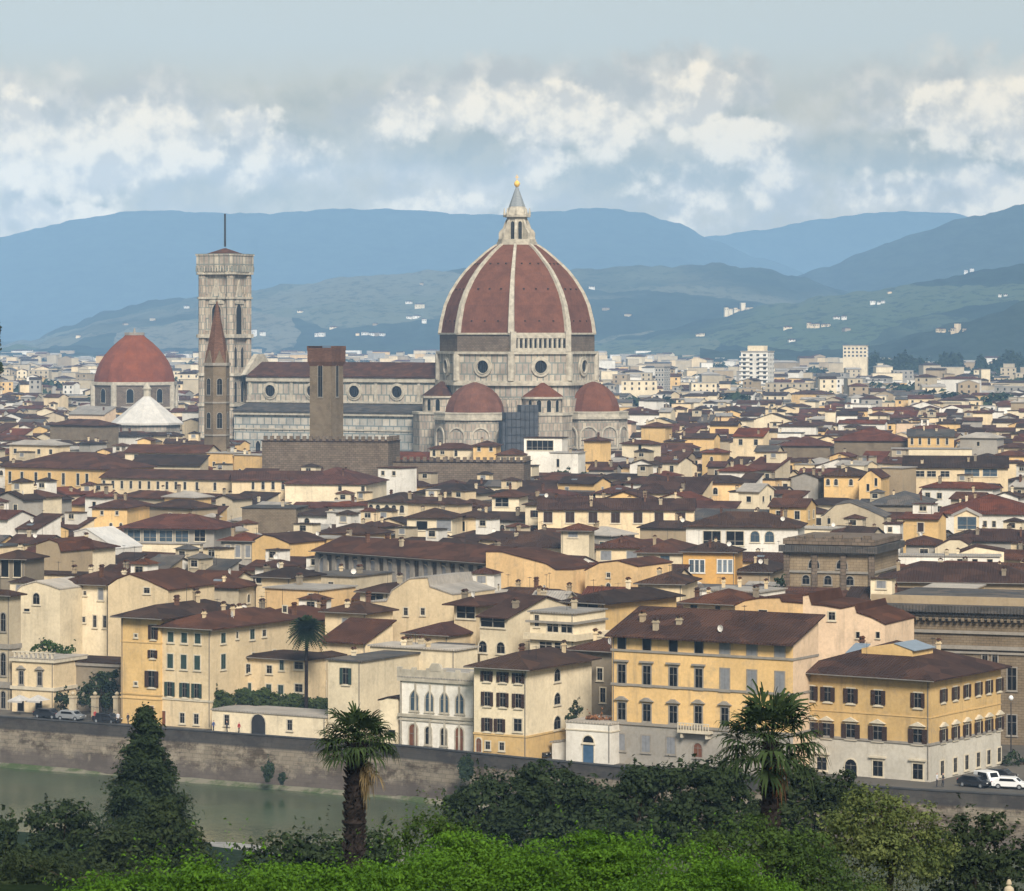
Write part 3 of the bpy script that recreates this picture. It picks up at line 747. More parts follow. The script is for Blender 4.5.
RIDGE1 = [(-900, 330), (-500, 290), (-200, 262), (0, 237), (40, 228), (80, 219), (130, 211.5), (160, 210.5), (200, 212), (224, 213.5), (260, 214), (300, 211), (340, 209), (380, 208.5), (410, 210), (450, 213),
          (497, 215), (540, 212), (600, 208), (640, 213), (680, 224), (706, 238), (760, 258), (850, 290), (1000, 320), (1900, 330)]
RIDGE2 = [(-900, 325), (300, 300), (500, 285), (620, 262), (706, 237), (760, 230), (820, 219), (870, 213), (905, 211), (940, 213), (975, 217), (1100, 225), (1400, 250), (1900, 280)]
RMID = [(-900, 345), (0, 345), (30, 339), (60, 328), (110, 310), (150, 302), (200, 297), (250, 290), (300, 284), (340, 277), (370, 274.5), (410, 274), (440, 270), (470, 268), (580, 270), (620, 268), (680, 265), (720, 264), (760, 268), (800, 277), (850, 292), (950, 315), (1100, 335), (1900, 340)]
RMOR = [(-900, 345), (560, 345), (640, 330), (700, 312), (760, 291), (820, 268), (870, 250), (920, 232), (960, 220), (1000, 210), (1024, 204), (1150, 168), (1400, 120), (1900, 140)]
RNEAR = [(-900, 350), (560, 347), (640, 336), (700, 322), (760, 306), (820, 297), (880, 288), (940, 278), (980, 271), (1024, 266), (1200, 250), (1900, 250)]
RSPUR = [(-900, 352), (850, 350), (900, 340), (950, 325), (1000, 309), (1024, 303), (1150, 285), (1900, 280)]
hill('mountain_ridge', RIDGE1, 12000, 9500, 'hill_far', 40, 6, seed=1)
hill('far_mountain', RIDGE2, 13000, 12300, 'hill_far', 40, 6, seed=5)
hill('wooded_hills', RMID, 7400, 5300, 'hill_mid', 26, 7, seed=9, step=4)
hill('right_mountain', RMOR, 8800, 6600, 'hill_far', 40, 9, seed=13)
hill('field_slopes', RNEAR, 6000, 4300, 'hill_near', 22, 7, seed=17, step=4)
hill('dark_spur', RSPUR, 4600, 3900, 'hill_far', 8, 8, seed=21, px0=700, step=4)

# ------------------------------------------------------------------ haze
m = bpy.data.materials.new('haze'); m.use_nodes = True; MATS['haze'] = m
m.node_tree.nodes.remove(m.node_tree.nodes['Principled BSDF'])
pv = m.node_tree.nodes.new('ShaderNodeVolumePrincipled')
pv.inputs['Color'].default_value = (0.36, 0.63, 1.0, 1)
pv.inputs['Density'].default_value = 0.000070
pv.inputs['Anisotropy'].default_value = -0.55
m.node_tree.links.new(pv.outputs[0], m.node_tree.nodes['Material Output'].inputs['Volume'])
tag(MB().box(-14500, 14500, -400, 13700, -10, 720).build('haze', 'haze'), kind='stuff')

# ================================================================== CATHEDRAL
def dirv(ph): return (math.sin(R(ph)), -math.cos(R(ph)))
OV = [-4.4 + 45 * k for k in range(8)]                     # octagon vertices
OF = [-4.4 + 22.5 + 45 * k for k in range(8)]              # octagon faces
def octa(r, cx=0, cy_=0, n=8, ph0=-4.4): return [(cx + r * math.sin(R(ph0 + 360 / n * k)), cy_ - r * math.cos(R(ph0 + 360 / n * k))) for k in range(n)]
def circ(r, n=20): return [(r * math.cos(2 * math.pi * i / n), r * math.sin(2 * math.pi * i / n)) for i in range(n)]
def oculus(root, loc, rz, r, ro, mat='white_marble', d=.7):
    mb = MB(); mb.ring_y(circ(ro), circ(r), -d, 0, 0); mb.ring_y(circ(r * 1.12), circ(r), -d - .3, -d, 0); mb.prism_y(circ(r), -.1, 0, 1)
    for k in (-.4, 0, .4): mb.box(r * k - .12, r * k + .12, -.3, -.1, -r * .85, r * .85, 2)
    return mb.build('oculus', [mat, 'pane', 'iron'], root, loc, rz)
CX, CY = at(517, 1345)
cat_ = thing('cathedral', 'great marble cathedral under a ribbed red brick dome with white lantern', 'cathedral', (CX, CY, 0))
PRO = [(55.3, 30.6), (60, 29.9), (66.5, 28.3), (71.5, 26.1), (76.3, 23.1), (80, 20.2), (82.6, 17.6), (85.2, 14.7), (87.4, 12.2), (89.2, 9.8), (90.6, 7.6)]
fine = []
for (z0, r0), (z1, r1) in zip(PRO, PRO[1:]): fine += [(z0 + (z1 - z0) * k / 2, r0 + (r1 - r0) * k / 2) for k in range(2)]
fine.append(PRO[-1])
mb = MB(); mb.loft([[(x, y, z) for x, y in octa(r)] for z, r in fine])
dome = mb.build('dome', 'dome_tile', cat_)
for ph in OV:
    rings = []
    for z, r in fine:
        wd = .62 + .75 * (90.6 - z) / 35; c = dirv(ph); tx, ty = -c[1], c[0]
        rings.append([(c[0] * (r - .6) + tx * wd, c[1] * (r - .6) + ty * wd, z), (c[0] * (r + .75) + tx * wd * .8, c[1] * (r + .75) + ty * wd * .8, z + .2),
                      (c[0] * (r + .75) - tx * wd * .8, c[1] * (r + .75) - ty * wd * .8, z + .2), (c[0] * (r - .6) - tx * wd, c[1] * (r - .6) - ty * wd, z)])
    MB().loft(rings).build('rib', 'white_marble', dome)
mb = MB()
for k, ph in enumerate(OF):                               # small vents in three rows on each sail
    for zi, cnt in ((60, 3), (72.5, 3), (82.5, 3)):
        r = interp([(z, r_) for z, r_ in PRO], zi) * math.cos(R(22.5)); c = dirv(ph); tx, ty = -c[1], c[0]
        for j in (-1, 0, 1):
            s = j * r * .21; x, y = c[0] * (r + .05) + tx * s, c[1] * (r + .05) + ty * s
            v_ = MB().prism_z([(x + tx * .3 + c[0] * .2, y + ty * .3 + c[1] * .2), (x - tx * .3 + c[0] * .2, y - ty * .3 + c[1] * .2), (x - tx * .3 - c[0], y - ty * .3 - c[1]), (x + tx * .3 - c[0], y + ty * .3 - c[1])][::-1], zi, zi + .6)
            if math.cos(R(ph)) > -.5: v_.build('vent', 'roof_dark', dome)
# lantern
mb = MB()
mb.prism_z(octa(8.0), 90.4, 91.6); mb.prism_z(octa(7.6), 91.6, 92.6); mb.prism_z(octa(4.1), 91.6, 101.5)
mb.prism_z(octa(5.4), 101.4, 102.3); mb.prism_z(octa(4.6), 102.3, 103.2, 0, octa(4.3)); mb.prism_z(octa(4.3), 103.2, 105.6, 0, octa(3.2)); mb.prism_z(octa(3.3), 105.6, 113.4, 1, octa(.45))
for ph in OV:
    c = dirv(ph); tx, ty = -c[1] * .5, c[0] * .5
    def pt(r, z, s): return (c[0] * r + tx * s, c[1] * r + ty * s, z)
    pr = [(4.0, 92.5), (7.2, 92.5), (7.2, 95.2), (6.6, 96.2), (5.6, 97.0), (4.9, 99.2), (4.0, 100.8)]
    nn = len(pr); mb.add([pt(r, z, 1) for r, z in pr] + [pt(r, z, -1) for r, z in pr], [tuple(range(nn)), tuple(range(2 * nn - 1, nn - 1, -1))] + [(i, i + nn, (i + 1) % nn + nn, (i + 1) % nn) for i in range(nn)])
    mb.prism_z(octa(.55, c[0] * 5.0, c[1] * 5.0), 102.3, 105.0, 0, octa(.12, c[0] * 5.0, c[1] * 5.0))
lan = mb.build('lantern', ['white_marble', 'lead'], cat_)
for ph in OF:
    c = dirv(ph); put('window', window_mesh('a', 1.5, 7.0, 'white_marble'), lan, (c[0] * 3.8, c[1] * 3.8, 96.2), R(ph))
mb = MB(); mb.lathe([(.05, 113.2), (.7, 113.5), (1.15, 114.3), (1.15, 114.9), (.7, 115.7), (.12, 116.0)], 12); mb.box(-.14, .14, -.14, .14, 116, 118.2); mb.box(-.7, .7, -.13, .13, 117.1, 117.4)
mb.build('golden_ball', 'gold', lan)
# drum
mb = MB(); mb.prism_z(octa(31.2), 30, 47.6); dr = mb.build('drum', 'marble', cat_)
mb = MB(); mb.prism_z(octa(30.7), 47.6, 55.4); mb.build('unfinished_band', 'rough_stone', cat_)
mb = MB()
for z, r, h_ in ((35.2, 32.6, 1.2), (36.4, 31.9, .7), (47.4, 32.2, 1.0), (55.0, 31.4, .7)): mb.prism_z(octa(r), z, z + h_)
for ph in OV:
    c = dirv(ph); mb.prism_z(octa(1.5, c[0] * 31.0, c[1] * 31.0), 37.1, 47.4)
mb.build('cornice', 'white_marble', cat_)
for ph in OF:
    c = dirv(ph); ap = 31.2 * math.cos(R(22.5)); oculus(dr, (c[0] * ap, c[1] * ap, 42.5), R(ph), 2.5, 3.9)
# finished gallery on one face
ph = OF[0]; c = dirv(ph); ap = 30.7 * math.cos(R(22.5))
mb = MB(); mb.box(-11.2, 11.2, -1.3, 0, 48.4, 49.6); mb.box(-11.2, 11.2, -1.1, 0, 53.6, 55.0); mb.box(-11.2, 11.2, -.3, 0, 49.6, 53.6)
for k in range(12): x = -10.8 + 21.6 * k / 11; mb.box(x - .38, x + .38, -.95, -.3, 49.6, 53.6)
for s in (-1, 1): mb.box(s * 11.2 - 1.1, s * 11.2 + 1.1, -1.6, 0, 48.4, 56.2)
gal = mb.build('gallery', 'white_marble', cat_, (c[0] * ap, c[1] * ap, 0), R(ph))
for k in range(11): put('arch', window_mesh('o', 1.0, 3.4, 'white_marble'), gal, (-9.82 + 21.6 * k / 11, -.3, 51.5))
# lower body, tribunes and exedrae
mb = MB(); mb.prism_z(octa(32.4), 0, 30.2); body = mb.build('crossing_wall', 'marble_fine', cat_)
def tribune(ph, rc, rw, rd, zc, ztop):
    c = dirv(ph); ox, oy = c[0] * rc, c[1] * rc
    mb = MB(); mb.prism_z(octa(rw, ox, oy, 10, ph + 18), 0, zc - 2.4); tr = mb.build('tribune', 'marble_fine', cat_)
    mb = MB(); mb.prism_z(octa(rw + .9, ox, oy, 10, ph + 18), zc - 2.4, zc - 1.5); mb.prism_z(octa(rw + .3, ox, oy, 10, ph + 18), zc - 1.5, zc, 0); mb.prism_z(octa(rw + .5, ox, oy, 10, ph + 18), zc, zc + .5)
    mb.build('cornice', 'white_marble', tr)
    mb = MB(); hh = ztop - zc - .5
    mb.loft([[(x, y, zc + .5 + hh * s) for x, y in octa(rd * k, ox, oy, 10, ph + 18)] for s, k in ((0, 1), (.18, .97), (.4, .88), (.6, .75), (.78, .55), (.91, .33), (1, .06))])
    mb.build('half_dome', 'dome_tile', tr)
    for k in range(10):
        q = ph + 36 * k; e = dirv(q); apo = rw * math.cos(R(18))
        if math.cos(R(q)) > -.2: 
            put('window', window_mesh('A', 2.0, 8.5, 'white_marble'), tr, (ox + e[0] * apo, oy + e[1] * apo, 9.5), R(q))
            mb = MB(); mb.ring_y(outline(7.4, 9.0, True), outline(6.2, 7.8, True), -.5, 0); mb.build('blind_arch', 'white_marble', tr, (ox + e[0] * apo, oy + e[1] * apo, 15.2), R(q))
tribune(OF[7], 36, 15.6, 11.6, 24.6, 36.6)
tribune(OF[1], 33.5, 13.4, 10.4, 24.6, 36.6)
def exedra(ph, rc, rw, z0, zc, ztop, mat='dome_tile'):
    c = dirv(ph); ox, oy = c[0] * rc, c[1] * rc
    mb = MB(); mb.prism_z(octa(rw * 1.5, ox, oy, 8, ph + 22.5), 0, z0); mb.prism_z(octa(rw, ox, oy, 12, ph + 15), z0, zc - .8); ex = mb.build('exedra', 'marble_fine', cat_)
    mb = MB(); mb.prism_z(octa(rw + .8, ox, oy, 12, ph + 15), zc - .8, zc); mb.prism_z(octa(rw * 1.5 + .5, ox, oy, 8, ph + 22.5), z0 - .1, z0 + .8); mb.build('cornice', 'white_marble', ex)
    mb = MB(); mb.prism_z(octa(rw + .5, ox, oy, 12, ph + 15), zc, ztop, 0, octa(.6, ox, oy, 12, ph + 15)); mb.build('cone_roof', mat, ex)
    for k in range(-2, 3):
        q = ph + 30 * k; e = dirv(q); apo = rw * math.cos(R(15))
        put('niche', window_mesh('o', 1.7, 4.6, 'white_marble'), ex, (ox + e[0] * apo, oy + e[1] * apo, (z0 + zc) / 2), R(q))
exedra(OF[0], 32, 7.6, 24.0, 31.0, 36.4)
exedra(OF[6], 31, 7.6, 24.0, 31.0, 36.6, 'roof_brown')
# nave with aisles, seen from its south side
NA = R(-26.9)
nave = tag(put('nave', None, cat_, (0, 0, 0), NA))
def navepart(name, mb, mats): return mb.build(name, mats, nave)
mb = MB(); mb.prism_x([(-11, 0), (-11, 38.2), (0, 43.0), (11, 38.2), (11, 0)], -118, -27); nw = navepart('nave_wall', mb, 'marble')
mb = MB(); mb.prism_x([(-12.4, 37.7), (0, 43.2), (12.4, 37.7), (12.4, 38.3), (0, 43.8), (-12.4, 38.3)], -117.4, -27); navepart('nave_roof', mb, 'roof_brown')
mb = MB(); mb.box(-118, -27, -11.9, -11.01, 35.9, 37.6); mb.box(-118, -27, -11.6, -11.01, 27.4, 28.2); mb.box(-118, -30, -22.0, -21.01, 22.6, 23.6); mb.box(-118, -30, -21.4, -21.01, 16.6, 17.2)
mb.prism_x([(-12.5, 38.5), (12.5, 38.5), (2.5, 47.0), (-2.5, 47.0)], -120, -118.01)
for k in range(5): x = -116.5 + 19.6 * k; mb.box(x - .6, x + .6, -11.4, -11.01, 28.2, 35.9)
navepart('cornice', mb, 'white_marble')
mb = MB(); mb.box(-118, -30, -21, -11.01, 0, 23.5); navepart('aisle_wall', mb, 'marble_bands')
mb = MB(); mb.prism_x([(-22.4, 23.7), (-11.02, 26.6), (-11.02, 27.2), (-22.4, 24.3)], -118, -30); navepart('aisle_roof', mb, 'roof_grey')
for k in range(4):
    x = -106.7 + 19.6 * k; oculus(nave, (x, -11, 32.1), 0, 2.4, 3.5, d=.5)
    put('window', window_mesh('A', 2.2, 9.5, 'white_marble'), nave, (x, -21, 7.5), 0)
register([(CX - 110, CY - 45), (CX + 50, CY - 45), (CX + 50, CY + 70), (CX - 110, CY + 70)], 1290, 40, 452)
PLACED[-1]['p0'], PLACED[-1]['p1'] = 250, 622
# scaffolding wrapped in netting
sx, sy = at(520.5, 1294)
scf = thing('scaffolding', 'tall block of scaffolding wrapped in blue grey netting against the cathedral', 'scaffolding', (sx, sy, 0), R(18))
mb = MB(); mb.box(-6.6, -.5, -2.5, 2.5, 0, 25.5); mb.box(-.5, 6.4, -2.1, 2.5, 0, 28.2); mb.box(-8, -6.6, -1.5, 2.5, 0, 22); mb.build('netting', 'netting', scf)
mb = MB()
for x in np.linspace(-8, 6.4, 9): mb.tube((x, -2.75, 0), (x, -2.75, 27 + (x * 7 % 3)), .09)
for z in range(2, 28, 3): mb.tube((-8, -2.85, z), (6.6, -2.85, z), .08)
mb.build('pole', 'iron', scf)

# ------------------------------------------------------------------ bell tower
bx, by = at(225, 1395)
cp = thing('bell_tower', 'tall square marble bell tower with big arched windows and a pole on top', 'tower', (bx, by, 0), NA)
S_ = 6.6
mb = MB(); mb.box(-S_, S_, -S_, S_, 0, 81)
for sx_ in (-1, 1):
    for sy_ in (-1, 1): mb.prism_z(octa(1.75, sx_ * S_, sy_ * S_, 8, 22.5), 0, 81)
tw = mb.build('shaft', 'marble_fine', cp)
mb = MB()
for z, h_, o in ((12.6, 1, 1.2), (25.6, 1.2, 1.3), (38.0, 1.3, 1.4), (53.6, 1.5, 1.6), (69.5, .8, .9), (79.5, 1.0, 1.6)):
    mb.box(-S_ - o, S_ + o, -S_ - o, S_ + o, z, z + h_)
    for sx_ in (-1, 1):
        for sy_ in (-1, 1): mb.prism_z(octa(1.75 + o * .55, sx_ * S_, sy_ * S_, 8, 22.5), z + .02, z + h_ - .02)
mb.build('cornice', 'white_marble', cp)
mb = MB(); mb.prism_z([(-8.0, -8.0), (8.0, -8.0), (8.0, 8.0), (-8.0, 8.0)], 81, 83.4, 0, [(-8.5, -8.5), (8.5, -8.5), (8.5, 8.5), (-8.5, 8.5)]); mb.box(-8.5, 8.5, -8.5, 8.5, 83.4, 87.2); mb.box(-8.8, 8.8, -8.8, 8.8, 87.2, 88.0)
for k in range(14):
    x = -8.4 + 16.8 * k / 13
    for sg in (-1, 1): mb.box(x - .3, x + .3, sg * 8.35 - .3, sg * 8.35 + .3, 80.6, 83); mb.box(sg * 8.35 - .3, sg * 8.35 + .3, x - .3, x + .3, 80.6, 83)
mb.build('crown', 'marble', cp)
mb = MB(); mb.prism_z([(-5.6, -5.6), (5.6, -5.6), (5.6, 5.6), (-5.6, 5.6)], 88.0, 90.4, 0, [(-.3, -.3), (.3, -.3), (.3, .3), (-.3, .3)]); mb.build('roof', 'roof_brown', cp)
MB().tube((0, 0, 91), (0, 0, 104.5), .45, .38, 8).build('flagpole', 'iron', cp)
for rz, dx_, dy_ in ((0, 0, -1), (R(90), 1, 0), (R(-90), -1, 0)):
    def wn(typ, s, z, w_, h_):
        put('window', window_mesh(typ, w_, h_, 'white_marble'), cp, (dx_ * (S_ + .02) + (s if dx_ == 0 else 0), dy_ * (S_ + .02) + (s * dx_ if dx_ else 0), z), rz)
    wn('A', 0, 61.6, 4.2, 13.0)
    for s in (-2.6, 2.6): wn('A', s, 45.8, 2.0, 8.6); wn('A', s, 31.6, 2.0, 8.6)
    mb = MB(); mb.prism_y([(-3.6, 67.5), (3.6, 67.5), (0, 77.5)], -.45, 0, 0); mb.prism_y([(-2.5, 68.1), (2.5, 68.1), (0, 75.2)], -.5, -.455, 1)
    for s in (-1, 1): mb.box(s * 4.9 - .75, s * 4.9 + .75, -.3, 0, 71.5, 78.5, 1); mb.box(s * 4.6 - .8, s * 4.6 + .8, -.3, 0, 56.5, 67, 1)
    mb.build('gable', ['white_marble', 'marble'], cp, (dx_ * S_, dy_ * S_, 0), rz)
register([(bx - 11, by - 11), (bx + 11, by - 11), (bx + 11, by + 11), (bx - 11, by + 11)], 1385, 88, 440)

# ------------------------------------------------------------------ abbey spire
ax_, ay_ = at(217, 1050)
ab = thing('abbey_tower', 'slim brown stone tower with a pointed spire in front of the marble bell tower', 'tower', (ax_, ay_, 0))
hx = lambda r: octa(r, 0, 0, 6, -12)
mb = MB(); mb.prism_z(hx(4.0), 0, 46.0); ash = mb.build('shaft', 'brown_stone', ab)
mb = MB()
for z, h_, r in ((45.6, .9, 4.4), (34.0, .5, 4.25), (24.0, .5, 4.25)): mb.prism_z(hx(r), z, z + h_)
mb.build('cornice', 'trim_stone', ab)
mb = MB(); mb.prism_z(hx(3.95), 46.5, 65.5, 0, hx(.2)); mb.build('spire', 'brick', ab)
mb = MB()
for k in range(6):
    q = -12 + 30 + 60 * k; e = dirv(q); apo = 4.0 * math.cos(R(30))
    for (z, w_, h_) in ((39.2, 1.6, 5.0), (28.8, 1.6, 4.8), (15.5, 1.9, 5.5)):
        if math.cos(R(q)) > 0: put('window', window_mesh('a', w_, h_, 'trim_stone'), ab, (e[0] * apo, e[1] * apo, z), R(q))
    mb2 = MB(); mb2.prism_y([(-1.5, 46.5), (1.5, 46.5), (0, 50.3)], -.35, .8); mb2.build('gablet', 'brown_stone', ab, (e[0] * apo * .92, e[1] * apo * .92, 0), R(q))
MB().tube((0, 0, 65), (0, 0, 67.2), .12).build('finial', 'iron', ab)
register([(ax_ - 5, ay_ - 5), (ax_ + 5, ay_ - 5), (ax_ + 5, ay_ + 5), (ax_ - 5, ay_ + 5)], 1045, 60, 450)

# ------------------------------------------------------------------ square brown tower of the old palace, with battlemented wall
tx_, ty_ = at(326.5, 1000)
bt = thing('square_tower', 'plain square brown stone tower with a wider brick top and tall slot windows', 'tower', (tx_, ty_, 0), NA)
mb = MB(); mb.box(-3.6, 3.6, -3.6, 3.6, 0, 47.2); mb.build('shaft', 'brown_stone', bt)
mb = MB(); mb.prism_z([(-3.6, -3.6), (3.6, -3.6), (3.6, 3.6), (-3.6, 3.6)], 46.0, 47.3, 0, [(-4.1, -4.1), (4.1, -4.1), (4.1, 4.1), (-4.1, 4.1)]); mb.box(-4.1, 4.1, -4.1, 4.1, 47.3, 51.4)
mb.ring_y([(-4.2, 50.6), (4.2, 50.6), (4.2, 51.9), (-4.2, 51.9)], [(-3.9, 50.7), (3.9, 50.7), (3.9, 51.8), (-3.9, 51.8)], -4.2, 4.2)
mb.build('crown', 'brick', bt)
for rz, dx_, dy_ in ((0, 0, -1), (R(90), 1, 0)): put('window', window_mesh('a', 1.5, 9.6, 'trim_stone'), bt, (dx_ * 3.6, dy_ * 3.6, 41.8), rz)
register([(tx_ - 5, ty_ - 5), (tx_ + 5, ty_ - 5), (tx_ + 5, ty_ + 5), (tx_ - 5, ty_ + 5)], 995, 51, 440)
def crenel(info, mat, step=1.9, hh=1.5):
    mb = MB(); W_, dep, h = info['W'], info['dep'], info['h']
    for k in range(int(W_ / step)): x = -W_ / 2 + step * (k + .25); mb.box(x, x + step * .55, -dep / 2 - .12, -dep / 2 + .5, h, h + hh)
    for k in range(int(dep / step)): y = -dep / 2 + step * (k + .25); mb.box(W_ / 2 - .5, W_ / 2 + .12, y, y + step * .55, h, h + hh)
    mb.build('battlements', mat, info['root'])

# ------------------------------------------------------------------ chapel dome, far left
lx, ly = at(134.5, 1700)
ch_ = thing('domed_chapel', 'broad plain red tiled dome on a pale drum left of the bell tower', 'chapel', (lx, ly, 0))
o8 = lambda r: octa(r, 0, 0, 8, 22.5)
mb = MB(); mb.box(-25, 25, -14, 30, 0, 15); mb.prism_z(o8(21.4), 14, 30.6); dw = mb.build('drum', 'rough_stone', ch_)
mb = MB(); mb.prism_z(o8(22.2), 29.6, 31.2); mb.prism_z(o8(22.0), 18.0, 18.8)
for k in range(8):
    e = dirv(22.5 + 45 * k); mb.prism_z(octa(1.6, e[0] * 21.1, e[1] * 21.1, 8, 0), 15, 29.6)
mb.build('cornice', 'white_marble', ch_)
for k in range(8):
    e = dirv(45 * k); apo = 21.4 * math.cos(R(22.5)); put('window', window_mesh('a', 3.6, 7.0, 'white_marble'), dw, (e[0] * apo, e[1] * apo, 24.4), R(45 * k))
mb = MB(); mb.loft([[(x, y, z) for x, y in octa(r, 0, 0, 16, 11.25)] for z, r in ((31.2, 20.2), (34, 19.8), (37.5, 18.8), (41, 17.2), (44.5, 14.9), (48, 11.9), (51, 8.7), (53.4, 5.6), (54.6, 4.6))])
mb.build('dome', 'chapel_tile', ch_)
mb = MB(); mb.prism_z(o8(5.2), 54.4, 55.8); mb.prism_z(o8(.8), 55.8, 58, 0, o8(.3)); mb.build('lantern_base', 'trim_stone', ch_)
register([(lx - 26, ly - 22), (lx + 26, ly - 22), (lx + 26, ly + 30), (lx - 26, ly + 30)], 1675, 50, 407)
# white covered octagon roof
px_, py_ = at(147, 1420)
bp_ = thing('baptistery', 'eight sided building with a white tent shaped roof below the red dome', 'chapel', (px_, py_, 0))
mb = MB(); mb.prism_z(octa(14.0), 0, 17.6); mb.build('wall', 'marble_fine', bp_)
mb = MB(); mb.loft([[(x, y, z) for x, y in octa(r)] for z, r in ((17.4, 15.4), (18.2, 15.4), (22.6, 9.6), (29.2, 1.4))]); mb.build('tent_roof', 'roof_white', bp_)
mb = MB(); mb.prism_z(octa(1.5), 28.6, 32.0); mb.prism_z(octa(1.9), 32, 32.5); mb.prism_z(octa(1.7), 32.5, 35, 0, octa(.1)); mb.build('lantern', 'white_marble', bp_)
register([(px_ - 16, py_ - 16), (px_ + 16, py_ - 16), (px_ + 16, py_ + 16), (px_ - 16, py_ + 16)], 1405, 30, 432)

# ------------------------------------------------------------------ far tall blocks
def block(name, label, px0, px1, yt, D, dep, a, wall, cols, rows_, group=None, cat='apartment block', roof='roof_pale'):
    d = (math.cos(R(a)), math.sin(R(a))); n_ = (-d[1], d[0]); P0 = at(px0, D); W_ = hit(P0, d, px1); h = zof(yt, D)
    root = thing(name, label, cat, (P0[0] + d[0] * W_ / 2 + n_[0] * dep / 2, P0[1] + d[1] * W_ / 2 + n_[1] * dep / 2, 0), R(a), group)
    MB().box(-W_ / 2, W_ / 2, -dep / 2, dep / 2, 0, h).build('wall', wall, root)
    MB().box(-W_ / 2 - .4, W_ / 2 + .4, -dep / 2 - .4, dep / 2 + .4, h, h + .8).build('roof', roof, root)
    for r in range(rows_):
        z = h - 2.2 - 3.2 * r
        if z < 4: break
        for face, L in (('f', W_), ('r', dep)):
            for k in range(cols):
                s = -L / 2 + L * (k + .5) / cols; add_window(root, W_, dep, face, 'p', s, z, min(2.2, L / cols * .5), 1.6, 'trim_white')
    register(corners(P0, d, n_, W_, dep), D, h, yt + 30)
    return root, W_, dep, h
r_, W_, dp, h_ = block('tower_block', 'tall white apartment tower standing above the far rooftops on the right', 741, 768, 352, 2450, 16, -20, 'wall_white', 4, 12)
mb = MB(); mb.box(-W_ * .3, W_ * .3, -dp * .3, dp * .3, h_ + .8, h_ + 4.5); mb.build('penthouse', 'wall_ivory', r_)
mb = MB()
for k in range(11): z = h_ - 4 - 3.2 * k; mb.box(-W_ / 2 - .9, -W_ / 6, -dp / 2 - 1.2, -dp / 2, z, z + 1.0); mb.box(W_ / 6, W_ / 2, -dp / 2 - 1.2, -dp / 2, z, z + 1.0)
mb.build('balcony', 'trim_white', r_)
block('flat_block', 'pale flat roofed block right of the white apartment tower', 843, 867, 346, 3000, 14, -10, 'wall_ivory', 6, 3)
block('office_block', 'dark fronted grey office block between white neighbours far behind the dome', 655, 664, 367, 2300, 14, -20, 'wall_grey', 3, 6)

# ================================================================== HOUSES OF THE FRONT ROW
G = ground
B, GR, GY = dict(sh='shutter_brown'), dict(sh='shutter_green'), dict(sh='shutter_grey')
house(-34, 10, 582, 594, 716, 'beige', 'dark', D=508, label='beige grey house cut by the left edge with arched upper windows', trim='trim_stone', ch=1, dep=2.5,
      win=[('f', 'a', [-14, 3.5], 612, 630, 5), ('f', 'a', [-14, 3.5], 652, 674, 5), ('f', 'a', [-14, 3.5], 690, 707, 4.5)], bands=[(644, .7, .25, 'trim_stone'), (682, .9, .35, 'trim_stone')])
i_ = house(12, 54, None, 658, 712, 'cream', 'pale', kind='flat', D=502, dep=8, ch=0, label='small two storey cream villa with balustraded flat top near the left edge', a=-28,
      win=[('f', 'g', [21.5, 40], 671, 684, 4.2), ('f', 'd', [21, 39], 696, 711, 6.5)], bands=[(659, .5, .3, 'trim_cream'), (687, .5, .22, 'trim_cream')], trim='trim_stone')
mb = MB()
for k in range(9): x = -i_['W'] / 2 + i_['W'] * (k + .5) / 9; mb.box(x - .12, x + .12, -4, -3.7, i_['h'] + .2, i_['h'] + .9)
mb.box(-i_['W'] / 2, i_['W'] / 2, -4.05, -3.65, i_['h'] + .9, i_['h'] + 1.05); mb.build('balustrade', 'trim_cream', i_['root'])
wing = house(54, 119, None, 661, 712, 'taupe', 'dark', kind='flat', D=505, dep=8, ch=0, over=.5, a=-25, label='low grey brown wing with dark flat roof behind garden trees', trim='trim_stone',
      win=[('f', 'p', [62], 671, 684, 4)], bands=[(687, .4, .2, 'trim_stone'), (662, .6, .25, 'trim_stone')])
prof([(13, 595), (22, 586), (36, 582), (50, 586), (60, 590)], 655, 'ivory', 'pale', D=522, dep=10, label='pale cream house end with one arched window under a stained curved gable', over=.05, a=-25,
     win=[('f', 'a', [36.5], 593, 604, 7), ('f', 'd', [27], 609, 611, 6)])
house(59, 109, 571, 584, 640, 'ivory', 'brown', D=526, a=-25, label='plain ivory house with a drainpipe above the roof terrace', ch=3,
      win=[('f', 'c', [69.5], 590, 600, 8, GY), ('f', 'p', [85], 591, 595, 3), ('f', 'c', [68.5], 616, 627, 5, GY), ('f', 'p', [84], 617, 622, 3), ('f', 'c', [101], 588, 600, 5.5, GY), ('f', 'p', [95, 105], 615.5, 627, 3.6)])
prof([(108, 586), (118, 579), (130, 574.5), (148, 581), (168, 591)], 640, 'cream', 'brown', D=519, dep=14, a=-25, label='large blank cream gable wall with one tiny window under its right slope',
     win=[('f', 'p', [147], 588, 593, 6)])
house(121, 160, 587, 617, 717, 'ochre', 'dark', D=487, label='tall ochre yellow house with wide overhanging hip roof on the embankment', over=1.1, ch=3, trim='trim_cream',
      win=[('f', 's', [153.5], 625, 639, 5), ('f', 's', [153], 650, 658, 5), ('f', 's', [152], 671, 687, 7), ('f', 'p', [136], 634, 637, 3), ('f', 'p', [136], 682, 685, 3), ('f', 'd', [150.5], 706, 722, 7, dict(name='door', pane='door_wood'))],
      bands=[(641, .18, .08, 'wall_ochre'), (693, .2, .1, 'wall_ochre'), (697, .2, .1, 'wall_ochre')], dep=19)
